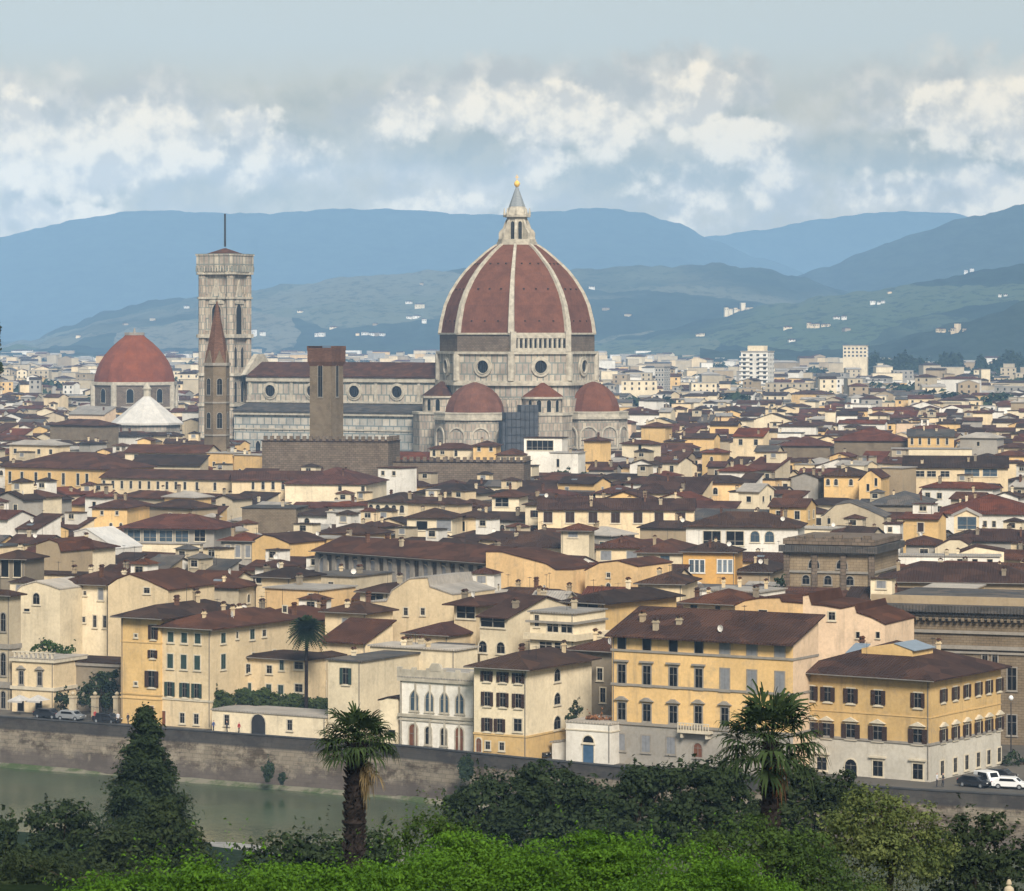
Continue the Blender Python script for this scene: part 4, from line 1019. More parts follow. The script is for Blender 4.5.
f5 = house(161, 211, 604, 627, 726, 'cream', 'brown', D=484, dep=21, label='four storey cream palace with green shutters next to the tall ochre house', over=.9, ch=4,
      win=[('f', 'c', [171, 184.5, 198], 632, 642, 6, GR), ('f', 'c', [170.5, 184, 197.5], 654, 668, 6, GR), ('f', 's', [170, 185, 197], 682, 696, 5.4, GR), ('f', 'd', [163.5], 711, 727, 5, dict(name='door', pane='door_wood')), ('f', 'p', [182.5, 196.5], 713, 723, 5),
           ('r', 'c', [223, 252], 633, 643, 4.5, GR), ('r', 'c', [223], 654, 669, 4.5, GR), ('r', 'p', [248], 664, 673, 4.5), ('r', 'p', [264], 630, 636, 3.5), ('r', 'p', [253, 274], 653, 659, 2.6), ('r', 'p', [237], 632, 638, 2)],
      bands=[(698, .3, .12, 'trim_cream')])
lw = house(212, 326, None, 710, 735, 'ivory', 'pale', kind='flat', D=476, dep=7, ch=0, label='long low white terrace building topped by a green hedge at street level', over=.15,
      win=[('f', 'p', [227], 715, 725, 5), ('f', 'a', [258.5], 714, 735, 15, dict(name='gate', pane='iron')), ('f', 'p', [290], 720, 730, 5)])
house(240, 304, 650, 657, 700, 'cream', 'dark', D=488, dep=9, ch=0, label='low cream house with small shuttered windows behind the terrace hedge', over=.5, pitch=.15,
      win=[('f', 'p', [248, 269.5], 664, 672, 5.5), ('f', 'c', [282], 660, 670, 4.5, GR), ('f', 'p', [299], 662, 669, 9), ('f', 'c', [249, 269, 281], 683, 692, 5.5, GR), ('f', 'p', [299], 684, 692, 8)])
house(303, 330, 651, 656, 700, 'beige', 'dark', D=489, dep=9, ch=0, label='narrow beige house with dark doorway just right of the tall feather palm', over=.4, pitch=.15,
      win=[('f', 'p', [322], 661, 668, 6), ('f', 'd', [321], 680, 698, 11)])
house(237, 292, 601, 622, 652, 'cream', 'brown', D=507, label='cream house with red hip roof and two tiny windows behind the cream palace', ch=4,
      win=[('f', 'p', [285], 606, 612, 4), ('f', 'a', [269], 613, 617, 4)])
f8 = house(328, 361, None, 660, 738, 'ivory', 'grey', kind='flat', D=466, dep=29, label='ivory block with grey flat roof and a long blank side wall behind the fan palm', ch=1, over=.4,
      win=[('f', 's', [346], 668, 684, 6, GR)])
prof([(380, 701), (388, 698), (398, 699)], 745, 'ivory', 'dark', D=459, dep=5, label='small white gatehouse squeezed between the fan palm and the arched white villa', win=[('f', 'd', [392], 730, 738, 7)])
f9 = house(400, 473, None, 677, 748, 'white', 'pale', kind='flat', D=457, dep=12, ch=0, over=.5, trim='white_marble', label='white villa with pointed arch windows and arched brown doors below a balustrade',
      win=[('f', 'A', [414.5, 429.5, 444.5, 460], 690, 710.5, 7.5, dict(pane='pane_blue')), ('f', 'a', [428.5, 444], 727, 744, 6), ('f', 'a', [413.5, 459.5], 724, 749.5, 8, dict(name='door', pane='door_wood'))],
      bands=[(678.5, .5, .3, 'white_marble'), (714.5, .4, .25, 'white_marble'), (719, .2, .15, 'white_marble')])
mb = MB(); W_, h_ = f9['W'], f9['h']
mb.box(-W_ / 2, W_ / 2, -6.2, -5.9, h_ + .2, h_ + 1.1)
for k in range(6): x = -W_ / 2 + W_ * k / 5; mb.box(x - .3, x + .3, -6.3, -5.8, h_ + .2, h_ + 1.4)
mb.prism_y([(-1.2, h_ + 1.1), (1.2, h_ + 1.1), (.6, h_ + 2.1), (-.6, h_ + 2.1)], -6.25, -5.85)
mb.build('parapet', 'white_marble', f9['root'])
mb = MB()
for k in range(5): x = -W_ / 2 + W_ * (k + .5) / 5 ; mb.box(x - W_ * .1 + .05, x - W_ * .1 + .32, -6.12, -5.99, 0.2, h_ - .6)
mb.build('pilaster', 'white_marble', f9['root'])
f10 = house(474, 527, 652, 667, 752, 'ivory', 'dark', D=446.5, dep=17, label='ivory house with brown shutters, ochre ground floor and a long side wall', over=1.0, ch=2,
      win=[('f', 's', [487, 503, 518.5], 671, 681, 6), ('f', 's', [487.5, 503, 518.5], 692, 705.5, 6), ('f', 's', [487.5, 500], 718, 731, 5.5), ('f', 'p', [518], 719, 731, 8), ('f', 'a', [479], 738, 752, 5, dict(name='door', pane='door_wood')), ('f', 'p', [488, 502], 741.5, 749, 4.5),
           ('r', 'a', [557], 669, 681, 6), ('r', 'a', [557], 693, 704, 6), ('r', 'a', [557], 716, 729, 7)],
      bands=[(733, .25, .1, 'wall_ochre')], plinth=(734, 'wall_ochre'))
f11 = house(566, 611, None, 722, 762, 'white', 'pale', kind='flat', D=443, dep=8, ch=0, over=.1, label='one storey white house with a blue door under a dark fanlight',
      win=[('f', 'd', [588.5], 745, 762.5, 10.5, dict(name='door', pane='door_blue')), ('f', 'o', [588.5], 735.5, 742.5, 10.5)], bands=[(729, .15, .1, 'trim_cream')])
prof([(552, 743), (566, 741)], 760, 'white', 'pale', D=446, dep=1.0, label='short white garden wall left of the one storey house with blue door', name='garden_wall', cat='wall')
f12 = house(612, 793, 604, 633, 764, 'yellow', 'brown', kind='shed', D=442, a=-31, dep=7.2, label='long yellow palace with rows of grey framed windows and grey ground floor', over=1.2, ch=3, trim='trim_stone',
      win=[('f', 'd', [622, 647, 673.5, 699], 635, 650, 8), ('f', 'c', [725, 752, 780], 639, 654, 8.5, GY), ('f', 'h', [622, 647, 673.5, 699], 664.5, 683.5, 7, dict(trim='trim_stone')), ('f', 'c', [725, 752, 780], 669, 690, 8, GY),
           ('f', 'g', [622, 647, 673.5], 702.5, 719.5, 7), ('f', 'g', [698.5, 725, 752], 706, 724, 7), ('f', 'c', [621, 646, 671], 734, 750, 8, GY), ('f', 'a', [698], 743, 757, 8, dict(name='door', pane='door_wood'))],
      bands=[(649.5, .3, .15, 'trim_stone'), (683.5, .3, .15, 'trim_stone'), (722, .35, .2, 'trim_stone')], plinth=(724, 'wall_grey'))
f12['root']['label'] = 'long yellow palace with rows of grey framed windows and grey ground floor'
def to_front(info, px, py):
    s = hit(info['P0'], info['d'], px); Y = info['P0'][1] + info['d'][1] * s
    return s - info['W'] / 2, zof(py, Y)
x, z = to_front(f12, 697, 730); mb = MB(); y = -f12['dep'] / 2
mb.box(x - 2.3, x + 2.3, y - 1.1, y, z - .35, z); mb.box(x - 2.3, x + 2.3, y - 1.1, y - 1.0, z + .85, z + .97)
for k in range(12): mb.box(x - 2.2 + .4 * k - .07, x - 2.2 + .4 * k + .07, y - 1.08, y - 1.02, z, z + .85)
for k in (-1.8, 1.8): mb.box(x + k - .15, x + k + .15, y - .9, y, z - 1.0, z - .35)
mb.build('balcony', 'trim_cream', f12['root'])
# gable side wall of the yellow palace has its own pink plaster
mb = MB(); W_, dp, h_ = f12['W'], f12['dep'], f12['h']
mb.prism_x([(-dp / 2, 0), (-dp / 2, h_), (dp / 2, h_ + .33 * dp), (dp / 2, 0)], W_ / 2, W_ / 2 + .06); mb.build('side_wall', 'wall_pink', f12['root'])
f13 = house(791, 930, 648, 672, 782, 'ochre', 'brown', D=434, dep=20, a=-34, label='ochre corner palace with brown shutters and pale stone ground floor at the right', over=1.1, ch=2, trim='trim_cream',
      win=[('f', 's', [811, 828, 851, 878.5, 918], 686, 700, 6.5), ('f', 't', [811, 827], 722, 736, 7, dict(sh='shutter_brown')), ('f', 't', [851, 878, 918], 724, 738.5, 8.5), ('f', 'h', [878], 761, 776, 9), ('f', 'h', [918], 764, 779, 9), ('f', 'a', [851], 759, 776, 11, dict(name='door')), ('f', 'h', [822], 757, 770, 9),
           ('r', 's', [943, 955, 966.5, 978, 988.5, 999], 689, 702, 3.6), ('r', 't', [943, 955, 966.5, 978, 988.5, 999], 729, 742, 4), ('r', 'p', [942, 955, 966.5, 978, 988.5, 999], 761, 775, 3.5), ('r', 'p', [954, 966, 977], 783, 787, 3)],
      bands=[(734, .3, .15, 'trim_stone'), (708, .15, .08, 'wall_ochre')], plinth=(735.5, 'wall_stone'), sh='shutter_brown')
f13['root']['label'] = 'ochre corner palace with brown shutters and pale stone ground floor, glass skylights on its roof'
# glazed roof dormer of the corner palace
zt = f13['zf'](3.0, -3.2)
MB().prism_y([(-2.6, zt - 1.6), (4.6, zt - 1.6), (4.6, zt + .25), (2.2, zt + 1.0), (-2.6, zt + .2)], -4.6, 1.2, 0).build('dormer', 'wall_ochre', f13['roof'])
mb = MB(); mb.add([(2.1, -4.7, zt + 1.02), (5.0, -4.7, zt + .2), (5.0, 1.2, zt + .22), (2.1, 1.2, zt + 1.04), (2.1, -4.7, zt + 1.1), (5.0, -4.7, zt + .28), (5.0, 1.2, zt + .30), (2.1, 1.2, zt + 1.12)],
                [(3, 2, 1, 0), (4, 5, 6, 7), (0, 1, 5, 4), (1, 2, 6, 5), (2, 3, 7, 6), (3, 0, 4, 7)]); mb.build('skylight', 'skylight', f13['roof'])
zt2 = f13['zf'](-3.5, -3.0)
mb = MB(); mb.prism_x([(-4.2, zt2 - .55), (-1.4, zt2 + .55), (-1.4, zt2 + .65), (-4.2, zt2 - .45)], -5.2, -3.0); mb.build('skylight', 'skylight', f13['roof'])

# national library: massive brown stone front with a deep grey cornice
lib = house(866, 1075, None, 604, 690, 'brown_stone', 'grey', kind='flat', D=468, dep=30, a=-20, ch=0, over=.2, label='massive brown stone building with deep grey cornice behind the ochre corner palace', trim='trim_stone', cat='library', name='stone_building',
      win=[('f', 'p', [1012, 1035, 1055], 668, 690, 8), ('f', 'p', [1012, 1035, 1055], 715, 735, 8), ('f', 'p', [985, 995], 652, 662, 4.5)],
      bands=[(606, .9, 1.5, 'roof_grey'), (610, .8, 1.0, 'roof_grey'), (613.5, .7, .6, 'trim_stone'), (629, .4, .35, 'trim_stone'), (644, .5, .45, 'trim_stone'), (649, .3, .25, 'trim_stone')])
mb = MB(); W_, h_ = lib['W'], lib['h']
for k in range(int(W_ / .9)): x = -W_ / 2 + .9 * k; mb.box(x, x + .4, -15.95, -15.06, h_ - 1.9, h_ - 1.45)
mb.build('dentils', 'brown_stone', lib['root'])
mb = MB(); mb.box(-W_ / 2 + .5, W_ / 2 - .5, -14.2, -13.6, h_, h_ + 1.3); mb.build('parapet', 'wall_tan', lib['root'])

# ================================================================== SECOND ROW
prof([(366, 602.6), (387, 601.5), (392, 591), (410, 579), (428, 578), (430, 587), (453, 595)], 640, 'cream', 'pale', D=515, dep=12, label='big blank cream gable wall with two small windows above the arched white villa', over=.1, win=[('f', 'p', [406, 423], 608, 615, 4)])
house(360, 388, 579, 592, 602, 'ivory', 'brown', D=524, dep=9, label='little roof loggia with red hip roof left of the blank cream gable', win=[('f', 'L', [376], 594, 601, 15)], ch=1)
house(325, 366, 602, 612, 642, 'cream', 'dark', D=505, label='cream house with two grey shuttered windows right of the tall feather palm', win=[('f', 'c', [345, 358], 618, 631, 5.5, GY)], ch=2)
house(322, 366, 632, 640, 655, 'cream', 'brown', kind='shed', D=492, dep=7, label='low lean-to with small red roof under the two grey shuttered windows', ch=0, h=9)
house(405, 448, 617, 634, 655, 'cream', 'red', D=497, label='low house with red hip roof in front of the blank cream gable', ch=0, over=.5)
house(370, 455, 640, 646, 655, 'ivory', 'pale', kind='flat', D=480, dep=6, ch=6, label='wavy topped ivory wall with red tiled copings above the arched white villa')
house(454, 476, 588, 605, 650, 'cream', 'brown', D=500, dep=16, label='narrow cream house with one wide dark loggia under a red roof', win=[('f', 'L', [466], 606, 618, 18)], ch=1, over=1.3)
house(480, 508, 591, 616, 660, 'ivory', 'brown', D=490, dep=19, a=-35, label='ivory house with dark top loggia, two arched openings and long sloping red roof', win=[('f', 'L', [493], 618, 627, 24), ('f', 'a', [483, 501], 641, 652, 8)], ch=2, kind='gx', pitch=.25)
house(530, 574, None, 612, 655, 'ivory', 'pale', kind='flat', D=482, dep=9, label='cream block with stacked balconies and dark awnings left of the ochre side wall', win=[('f', 'L', [553, 567], 624, 632, 11), ('f', 'L', [546, 561], 642, 651, 12), ('f', 'p', [537], 615, 626, 4)],
      bands=[(635.5, .9, .7, 'wall_ivory'), (621, .3, .5, 'trim_stone')], ch=1)
house(569, 604, 588, 602, 650, 'ochre', 'dark', D=492, dep=18, a=-38, label='ochre house with dark corner loggia and a broad plain side wall', win=[('f', 'L', [588], 603, 614, 20)], ch=1, over=1.0)
house(571, 611, 638, 650, 680, 'taupe', 'brown', D=462, dep=13, label='small brown roofed house wedged beside the long yellow palace', ch=2, win=[('f', 'p', [600], 668, 680, 5), ('f', 'p', [603], 688, 702, 5)])
prof([(486, 552), (501, 552), (546, 564), (556, 570), (573, 570)], 592, 'peach', 'brown', D=585, dep=12, label='long blank apricot wall sloping down to the right above the red roofs', over=.1)
prof([(585, 571), (600, 563), (618, 561), (638, 567)], 592, 'peach', 'brown', D=575, dep=12, label='apricot gable wall with two small dark openings', over=.1, win=[('f', 'p', [608.5], 573, 577, 3), ('f', 'a', [608.5], 583, 588, 4)])
s9 = house(318, 486, 536, 549, 588, 'slate', 'brown', D=620, a=-46, kind='gx', dep=13, label='long dark stone palace with pale framed windows between dark pilasters', trim='white_marble', over=1.2, ch=4, pitch=.3,
      win=[('f', 'a', [324, 339, 356, 373, 389, 407, 424, 442.5, 461], 557, 578, 9, dict(pane='shutter_grey', trim='trim_cream'))])
mb = MB(); W_, dp, h_ = s9['W'], s9['dep'], s9['h']
for k in range(20): x = -W_ / 2 + W_ * k / 19; mb.box(x - .5, x + .5, -dp / 2 - .35, -dp / 2, 0, h_ - .8)
mb.box(-W_ / 2, W_ / 2, -dp / 2 - .6, -dp / 2, h_ - .8, h_ - .25); mb.box(-W_ / 2, W_ / 2, -dp / 2 - .7, -dp / 2, h_ - 8.6, h_ - 7.9); mb.build('pilaster', 'trim_stone', s9['root'])
house(304, 352, None, 575, 590, 'beige', 'grey', kind='flat', D=560, dep=12, label='stained grey beige block with one small window in front of the dark stone palace', win=[('f', 'p', [331], 582, 587, 5)], ch=2)
house(256, 290, 566, 577, 592, 'cream', 'dark', D=550, label='small cream house with flat top and dark roof left of the stained beige block', win=[('f', 'p', [259], 578, 583, 5)])
house(265, 320, None, 588, 610, 'peach', 'pale', kind='flat', D=535, dep=10, label='warm apricot terrace block behind the feather palm', ch=1, win=[('f', 'p', [312], 594, 604, 7)])
house(683, 735, 547, 552, 586, 'orange', 'dark', D=640, a=-14, dep=8, label='bright orange house with two wide white framed glazed loggias', trim='trim_white', ch=2,
      win=[('f', 'p', [692, 697, 702], 560, 572, 4.4, dict(pane='pane_blue')), ('f', 'p', [720, 725, 730], 560, 572, 4.4, dict(pane='skylight')), ('f', 'a', [698], 582, 588, 10, dict(pane='trim_white'))])
house(683, 742, 589, 603, 616, 'cream', 'brown', D=520, label='cream attic with red hip roof just above the ridge of the long yellow palace', win=[('f', 'p', [694], 605, 612, 7), ('f', 'p', [718], 606, 612, 5)], ch=3)
prof([(735, 606), (745, 601), (760, 598.5), (780, 598), (782, 602), (807, 604)], 617, 'peach', 'brown', D=505, dep=9, label='long low apricot wall with one dark opening above the yellow palace roof', over=.1, win=[('f', 'd', [763], 610, 614, 8)])
n9 = prof([(803, 596), (809, 595), (812, 605), (824, 606), (841, 609), (855, 606), (857, 613), (872, 618), (885, 625)], 645, 'pink', 'brown', D=447, dep=12, a=-25, label='pale pink stepped gable house with a roof terrace right of the yellow palace', over=.1,
     win=[('f', 'd', [858, 878], 632, 638, 3.4), ('f', 'p', [832], 612, 620, 6)])
house(700, 760, 584, 590, 600, 'white', 'pale', kind='flat', D=545, dep=9, label='white roof terrace block with small pavilion below the orange house', ch=3, win=[('f', 'p', [716], 592, 597, 6)], h=16)
tw_ = house(787, 872, None, 545, 592, 'brown_ashlar', 'dark', kind='flat', D=610, dep=20, a=-20, ch=0, over=.3, label='squat brown stone tower with dark projecting cornice and arched openings', trim='trim_stone', name='stone_tower', cat='tower',
      win=[('f', 'a', [814, 842], 559, 568, 10), ('f', 'a', [806, 828, 850], 575, 584, 7)], bands=[(548, 1.2, 1.2, 'roof_grey'), (551, .7, .6, 'trim_stone'), (571, .4, .3, 'trim_stone')])
mb = MB(); W_, dp, h_ = tw_['W'], tw_['dep'], tw_['h']
mb.box(-W_ / 2 - .6, W_ / 2 + .6, -dp / 2 - .6, dp / 2 + .6, h_ + .2, h_ + 1.2)
for k in range(9): x = -W_ / 2 + W_ * (k + .5) / 9; mb.box(x - .7, x + .7, -dp / 2 - .5, -dp / 2 + .4, h_ + 1.2, h_ + 1.45 + .25 * (k % 3))
for x in (-.5, -.17, .17, .5): mb.box(x * W_ - .5, x * W_ + .5, -dp / 2 - .45, -dp / 2, 0, h_ - 1)
mb.build('parapet', 'rough_stone', tw_['root'])

# ================================================================== MIDDLE, LEFT
house(5, 101, 452, 467, 487, 'yellow', 'brown', D=955, a=-33, h=18, label='long cream yellow gallery with seven tall windows under a hip roof at the far left', ch=0, win=[('f', 'p', [10, 22, 36, 49.5, 63.5, 78, 87], 471.5, 483, 3)])
house(101, 232, 470, 477, 492, 'cream', 'brown', kind='gx', D=930, a=-22, dep=12, label='low cream gallery wing with a row of small windows right of the seven window gallery', ch=0, win=[('f', 'p', [104, 113, 122, 131, 140, 149, 158, 167, 176, 185, 197, 215], 480.5, 488, 2.6)])
house(232, 322, 471, 480, 494, 'cream', 'brown', kind='gx', D=905, a=6, dep=12, label='cream gallery wing with eight narrow windows bending toward the brown battlemented wall', ch=0, win=[('f', 'p', [253, 263, 273, 283, 292, 302, 311], 482, 489.5, 2.8)])
house(125, 206, 443, 452, 462, 'ivory', 'brown', D=1010, a=-15, kind='gx', dep=12, label='long ivory attic floor with five dark windows behind the cream gallery wing', ch=0, win=[('f', 'p', [136, 153, 165, 188, 204], 454.5, 459, 3.5)])
house(130, 200, 461, 464.5, 472, 'beige', 'dark', D=975, a=-15, kind='shed', dep=7, label='low beige range just under the long ivory attic floor', ch=0)
house(207, 232, None, 453, 466, 'yellow', 'pale', kind='flat', D=990, dep=9, label='yellow flat topped block at the foot of the slim brown spire tower', ch=2, win=[('f', 'p', [214, 224], 462, 466, 2.4)])
house(234, 260, None, 455, 470, 'yellow', 'pale', kind='flat', D=985, dep=9, label='yellow stepped terrace block beside the foot of the spire tower', ch=2, win=[('f', 'a', [240, 250], 469, 473, 3)])
crenel(house(262, 388, None, 441, 459, 'rough_stone', 'dark', kind='flat', D=962, dep=14, a=-12, ch=0, label='long brown battlemented wall at the foot of the square brown tower', name='battlemented_wall', cat='wall'), 'rough_stone')
crenel(house(388, 524, None, 462, 480, 'rough_stone', 'dark', kind='flat', D=960, dep=14, a=-8, ch=0, label='low dark battlemented wall running right below the cathedral', name='battlemented_wall', cat='wall'), 'rough_stone')
house(285, 366, 466, 484, 502, 'ivory', 'red', D=900, a=-10, label='ivory house with broad red hip roof below the battlemented wall', win=[('f', 'p', [340, 363], 486, 491, 3.4)], ch=3)
house(378, 401, None, 468, 478, 'white', 'brown', kind='flat', D=940, dep=8, label='small bright white block with two windows below the dark battlemented wall', win=[('f', 'p', [383, 394], 471, 475, 3)], ch=0)
house(50, 100, None, 425, 440, 'brown_stone', 'brown', kind='hip', D=1250, label='dark brown stone church side left of the white tent roof', ch=0, h=None or 15)
house(92, 127, 494, 508, 530, 'yellow', 'brown', D=830, a=-12, label='bright yellow house with two tiny windows among brown roofs at left', win=[('f', 'p', [102, 117], 511, 514.5, 3), ('f', 'a', [111, 121], 523, 527, 3)])
house(124, 214, 516, 528, 555, 'grey', 'red', D=735, a=-14, label='wide house with red shed roof over a recessed grey top floor', ch=1, over=1.4, win=[('f', 'L', [134, 150, 166, 182], 530, 541, 13, dict(pane='pane_blue')), ('f', 'L', [200], 530, 541, 11)])
house(122, 200, None, 543, 556, 'ivory', 'pale', kind='flat', D=728, dep=2.0, a=-14, ch=0, label='low ivory parapet wall in front of the recessed grey top floor')
prof([(74, 532), (86, 529), (100, 538), (116, 549)], 552, 'white', 'white', D=720, dep=9, label='steep white plastered roof slope beside a small blue awning', over=.1)
house(-8, 25, 551, 559, 580, 'taupe', 'dark', D=560, a=-20, label='grey loggia with two tall dark openings at the left edge', win=[('f', 'd', [5], 558, 577, 8), ('f', 'd', [17.5], 558, 577, 8)], ch=1)
prof([(36, 545), (50, 540), (58, 543), (60, 552)], 572, 'tan', 'brown', D=585, dep=9, label='stained tan gable end with no windows at left')
house(58, 90, 540, 548, 566, 'ivory', 'brown', D=600, label='ivory house with two small dark openings beside the stained tan gable', win=[('f', 'p', [62, 80], 556, 561, 4)])
house(242, 296, None, 508, 534, 'brown_stone', 'grey', kind='flat', D=800, dep=12, a=-10, ch=1, label='windowless brown stone block with square flat top', trim='trim_stone')
house(221, 253, 532, 541, 560, 'grey', 'red', D=650, a=-14, label='grey fronted house with four flat pilasters under a red roof', ch=1, win=[('f', 'c', [228, 238, 248], 545, 557, 5, GY)])
prof([(252, 542), (264, 535), (274, 537), (289, 544)], 561, 'yellow', 'brown', D=648, dep=12, label='plain yellow gable end right of the grey pilastered house')
house(297, 330, 509, 515, 525, 'white', 'dark', D=800, label='bright white house with a small dark arch below brown roofs', win=[('f', 'a', [307], 518, 524, 5)], ch=1)
house(327, 349, None, 512, 522, 'white', 'pale', kind='flat', D=790, dep=8, label='white cube shaped block with no windows left of the arcaded house', ch=0)
house(368, 408, 491, 502, 517, 'ivory', 'dark', D=815, a=-25, label='ivory house with a row of small arches under a dark hip roof', win=[('f', 'a', [371, 378, 387, 394, 402], 504.5, 512, 4)], ch=2)
house(407, 452, 509, 518, 540, 'ivory', 'dark', D=735, a=-12, label='ivory house with one large dark square window in the middle of the city', win=[('f', 'p', [422], 521, 530, 11), ('f', 'c', [444], 520, 531, 14, GY)], ch=2)
house(455, 482, 512, 517, 533, 'cream', 'dark', D=745, label='cream house with a tall dark window beside the large square window', win=[('f', 'd', [463], 521.5, 531, 4)], ch=2)
house(408, 458, 498, 503, 512, 'cream', 'brown', D=790, label='low cream wall house with long brown roof behind the ivory houses', ch=2)
house(415, 470, 484, 493, 500, 'beige', 'dark', D=860, label='beige house with wide brown roof under the low dark battlemented wall', ch=2)
# ================================================================== MIDDLE, CENTRE
house(430, 473, 444, 449, 458, 'ivory', 'brown', D=1060, a=-10, label='ivory house with a row of small arches above the dark battlemented wall', ch=1, win=[('f', 'a', [434, 441, 448, 456], 450, 456, 3)])
house(473, 496, 441, 446, 462, 'yellow', 'brown', D=1050, a=-10, label='small yellow house with two dark windows above the dark battlemented wall', win=[('f', 'p', [479, 491], 447, 451, 3.2)], ch=1)
house(497, 524, 447, 455, 463, 'cream', 'brown', D=1040, a=-5, label='low cream house with four tiny windows left of the white glass topped block', win=[('f', 'p', [502, 508, 514, 519], 457, 460, 1.7)], ch=0)
house(524, 562, None, 438, 452, 'white', 'dark', kind='flat', D=1045, dep=9, a=-12, label='white block with a dark glazed penthouse below the scaffolding', win=[('f', 'L', [540], 440.5, 450, 26)], ch=0, over=.6)
house(550, 578, None, 453, 474, 'white', 'pale', kind='flat', D=1020, dep=10, a=-14, label='tall plain white block with a single slot window below the scaffolding', win=[('f', 'd', [558], 459, 467, 2.6)], ch=1)
house(584, 600, 437, 441, 462, 'yellow', 'brown', D=1060, label='narrow yellow house right of the scaffolding', ch=1)
house(622, 652, 441, 444, 456, 'ivory', 'brown', D=1100, label='ivory house with one tall window on the right below the red half dome', win=[('f', 'd', [640], 445, 452, 3)], ch=1)
house(538, 694, 496, 509, 528, 'cream', 'brown', D=735, a=-4, kind='gx', dep=12, label='long cream house with seven dark shuttered windows under one brown roof', win=[('f', 'c', [548, 570, 593, 615.5, 638, 659, 681], 512, 522.5, 9, B)], ch=6)
house(492, 519, 490, 497, 512, 'ivory', 'brown', D=770, a=-12, dep=10, label='ivory house with one wide black loggia under a small hip roof', win=[('f', 'L', [502], 498, 506.5, 13)], ch=1)
house(488, 563, 527, 547, 556, 'ivory', 'dark', D=668, a=-15, label='low ivory house under a broad plain brown roof left of the little white tower', ch=2, win=[('f', 'p', [528], 550.5, 555, 6)])
house(561, 589, 523, 531, 556, 'ivory', 'brown', D=655, a=-10, dep=7, label='little white tower house with grey window and pyramid roof', win=[('f', 'c', [573], 532, 537, 9, GY)], ch=0, over=.8)
house(596, 642, 533, 548, 566, 'cream', 'brown', D=668, a=-10, label='cream house with grey garage like shutters right of the little white tower', win=[('f', 'c', [606, 632], 551, 560, 10, GY)], ch=1)
house(637, 684, 532, 553, 568, 'ivory', 'brown', D=655, a=-10, label='ivory house with blue glass door left of the bright orange house', win=[('f', 'p', [646], 556, 561, 5), ('f', 'p', [665], 555.5, 565, 9, dict(pane='pane_blue'))], ch=1)
house(638, 682, 569, 584, 604, 'cream', 'dark', D=560, a=-15, label='cream house with brown roof below the ivory house with blue glass door', win=[('f', 'p', [650], 588, 594, 5), ('f', 'p', [672], 595, 601, 4)], ch=1)
house(640, 700, 522, 528, 540, 'tan', 'dark', D=715, a=-10, label='small gabled house with a white skylight below the seven window house', ch=2)
house(686, 798, 513, 527, 552, 'white', 'dark', D=690, a=-10, label='white house with plants on its loggia and two big arched windows', win=[('f', 'L', [712, 735], 531, 545, 17), ('f', 'a', [755, 769.5], 531, 542, 9, dict(pane='pane_blue'))], ch=4)
house(735, 770, 553, 572, 580, 'tan', 'dark', D=640, a=-15, label='brown roofed house between the bright orange house and the brown stone tower', ch=2)
# ================================================================== MIDDLE, RIGHT
house(903, 1008, 456, 467, 483, 'cream', 'dark', D=905, a=-8, label='long cream house with wide dark loggia openings far right', win=[('f', 'L', [909, 920, 931.5, 945], 471, 476.5, 8.5), ('f', 'L', [972, 990], 469, 476, 14, dict(pane='pane_blue'))], ch=3, kind='gx')
prof([(859, 481), (868, 472), (871, 471), (881, 479)], 499, 'yellow', 'brown', D=870, dep=14, a=-15, label='yellow gable end house with tall dark slot at right', win=[('f', 'd', [876], 478, 486, 2.5), ('f', 'd', [868], 484, 491, 2.5)])
house(824, 860, 462, 476, 494, 'yellow', 'dark', D=880, a=-12, label='yellow house with dark roof and small arches joined to the gable end house', win=[('f', 'a', [828, 836, 851], 479, 485, 3.4)], ch=2)
house(882, 902, None, 468, 485, 'tan', 'pale', kind='flat', D=895, dep=9, label='plain tan block between yellow gable and long cream house', ch=0)
house(908, 954, 433, 436, 449, 'yellow', 'grey', D=1120, a=-6, kind='gx', dep=12, label='yellow hall with a row of tall windows standing above its neighbours', win=[('f', 'p', [912, 920, 929, 938, 947], 438, 444.5, 2.4)], ch=5)
house(892, 972, None, 449, 457, 'ivory', 'pale', kind='flat', D=1100, dep=10, a=-6, label='low white base range under the yellow hall', ch=0)
house(834, 906, 428, 441, 452, 'brown_stone', 'red', D=1130, a=-8, label='dark church with a broad plain red brown roof left of the yellow hall', ch=0, name='church', cat='church')
house(780, 830, 436, 446, 458, 'brown_stone', 'red', D=1110, a=-8, label='hall with bright red tile roof left of the dark church', ch=0)
house(942, 1040, 489, 514, 530, 'white', 'red', D=790, a=-8, label='white house with very large plain red hip roof at the right edge', win=[('f', 'p', [985, 994], 521, 527, 3.5)], ch=3)
house(954, 979, 510, 516, 530, 'cream', 'pale', kind='gy', D=765, a=-8, dep=9, label='cream gabled loggia with grey glazing under the large red roof', win=[('f', 'L', [967], 517, 529, 18, dict(pane='pane_blue'))], ch=0)
house(869, 926, 485, 505, 512, 'taupe', 'grey', D=810, a=-12, label='low house with broad grey brown hip roof left of the large red roof', ch=2)
prof([(822, 517), (836, 505), (850, 503), (868, 510), (884, 518)], 527, 'beige', 'grey', D=760, dep=14, a=-12, label='wide low stone church gable behind the brown stone tower', win=[('f', 'd', [829, 857], 518, 524, 3)], cat='church', name='church')
house(884, 900, None, 524, 552, 'white', 'brown', kind='flat', D=700, dep=7, a=-12, label='bright white tower house with dark ground opening right of the stone tower', win=[('f', 'd', [890], 543, 551, 7), ('f', 'p', [890], 527, 532, 4)], ch=1)
house(950, 1040, 530, 541, 550, 'grey', 'brown', D=705, a=-10, label='grey house with long red brown roof at the right edge below the white house', ch=3)
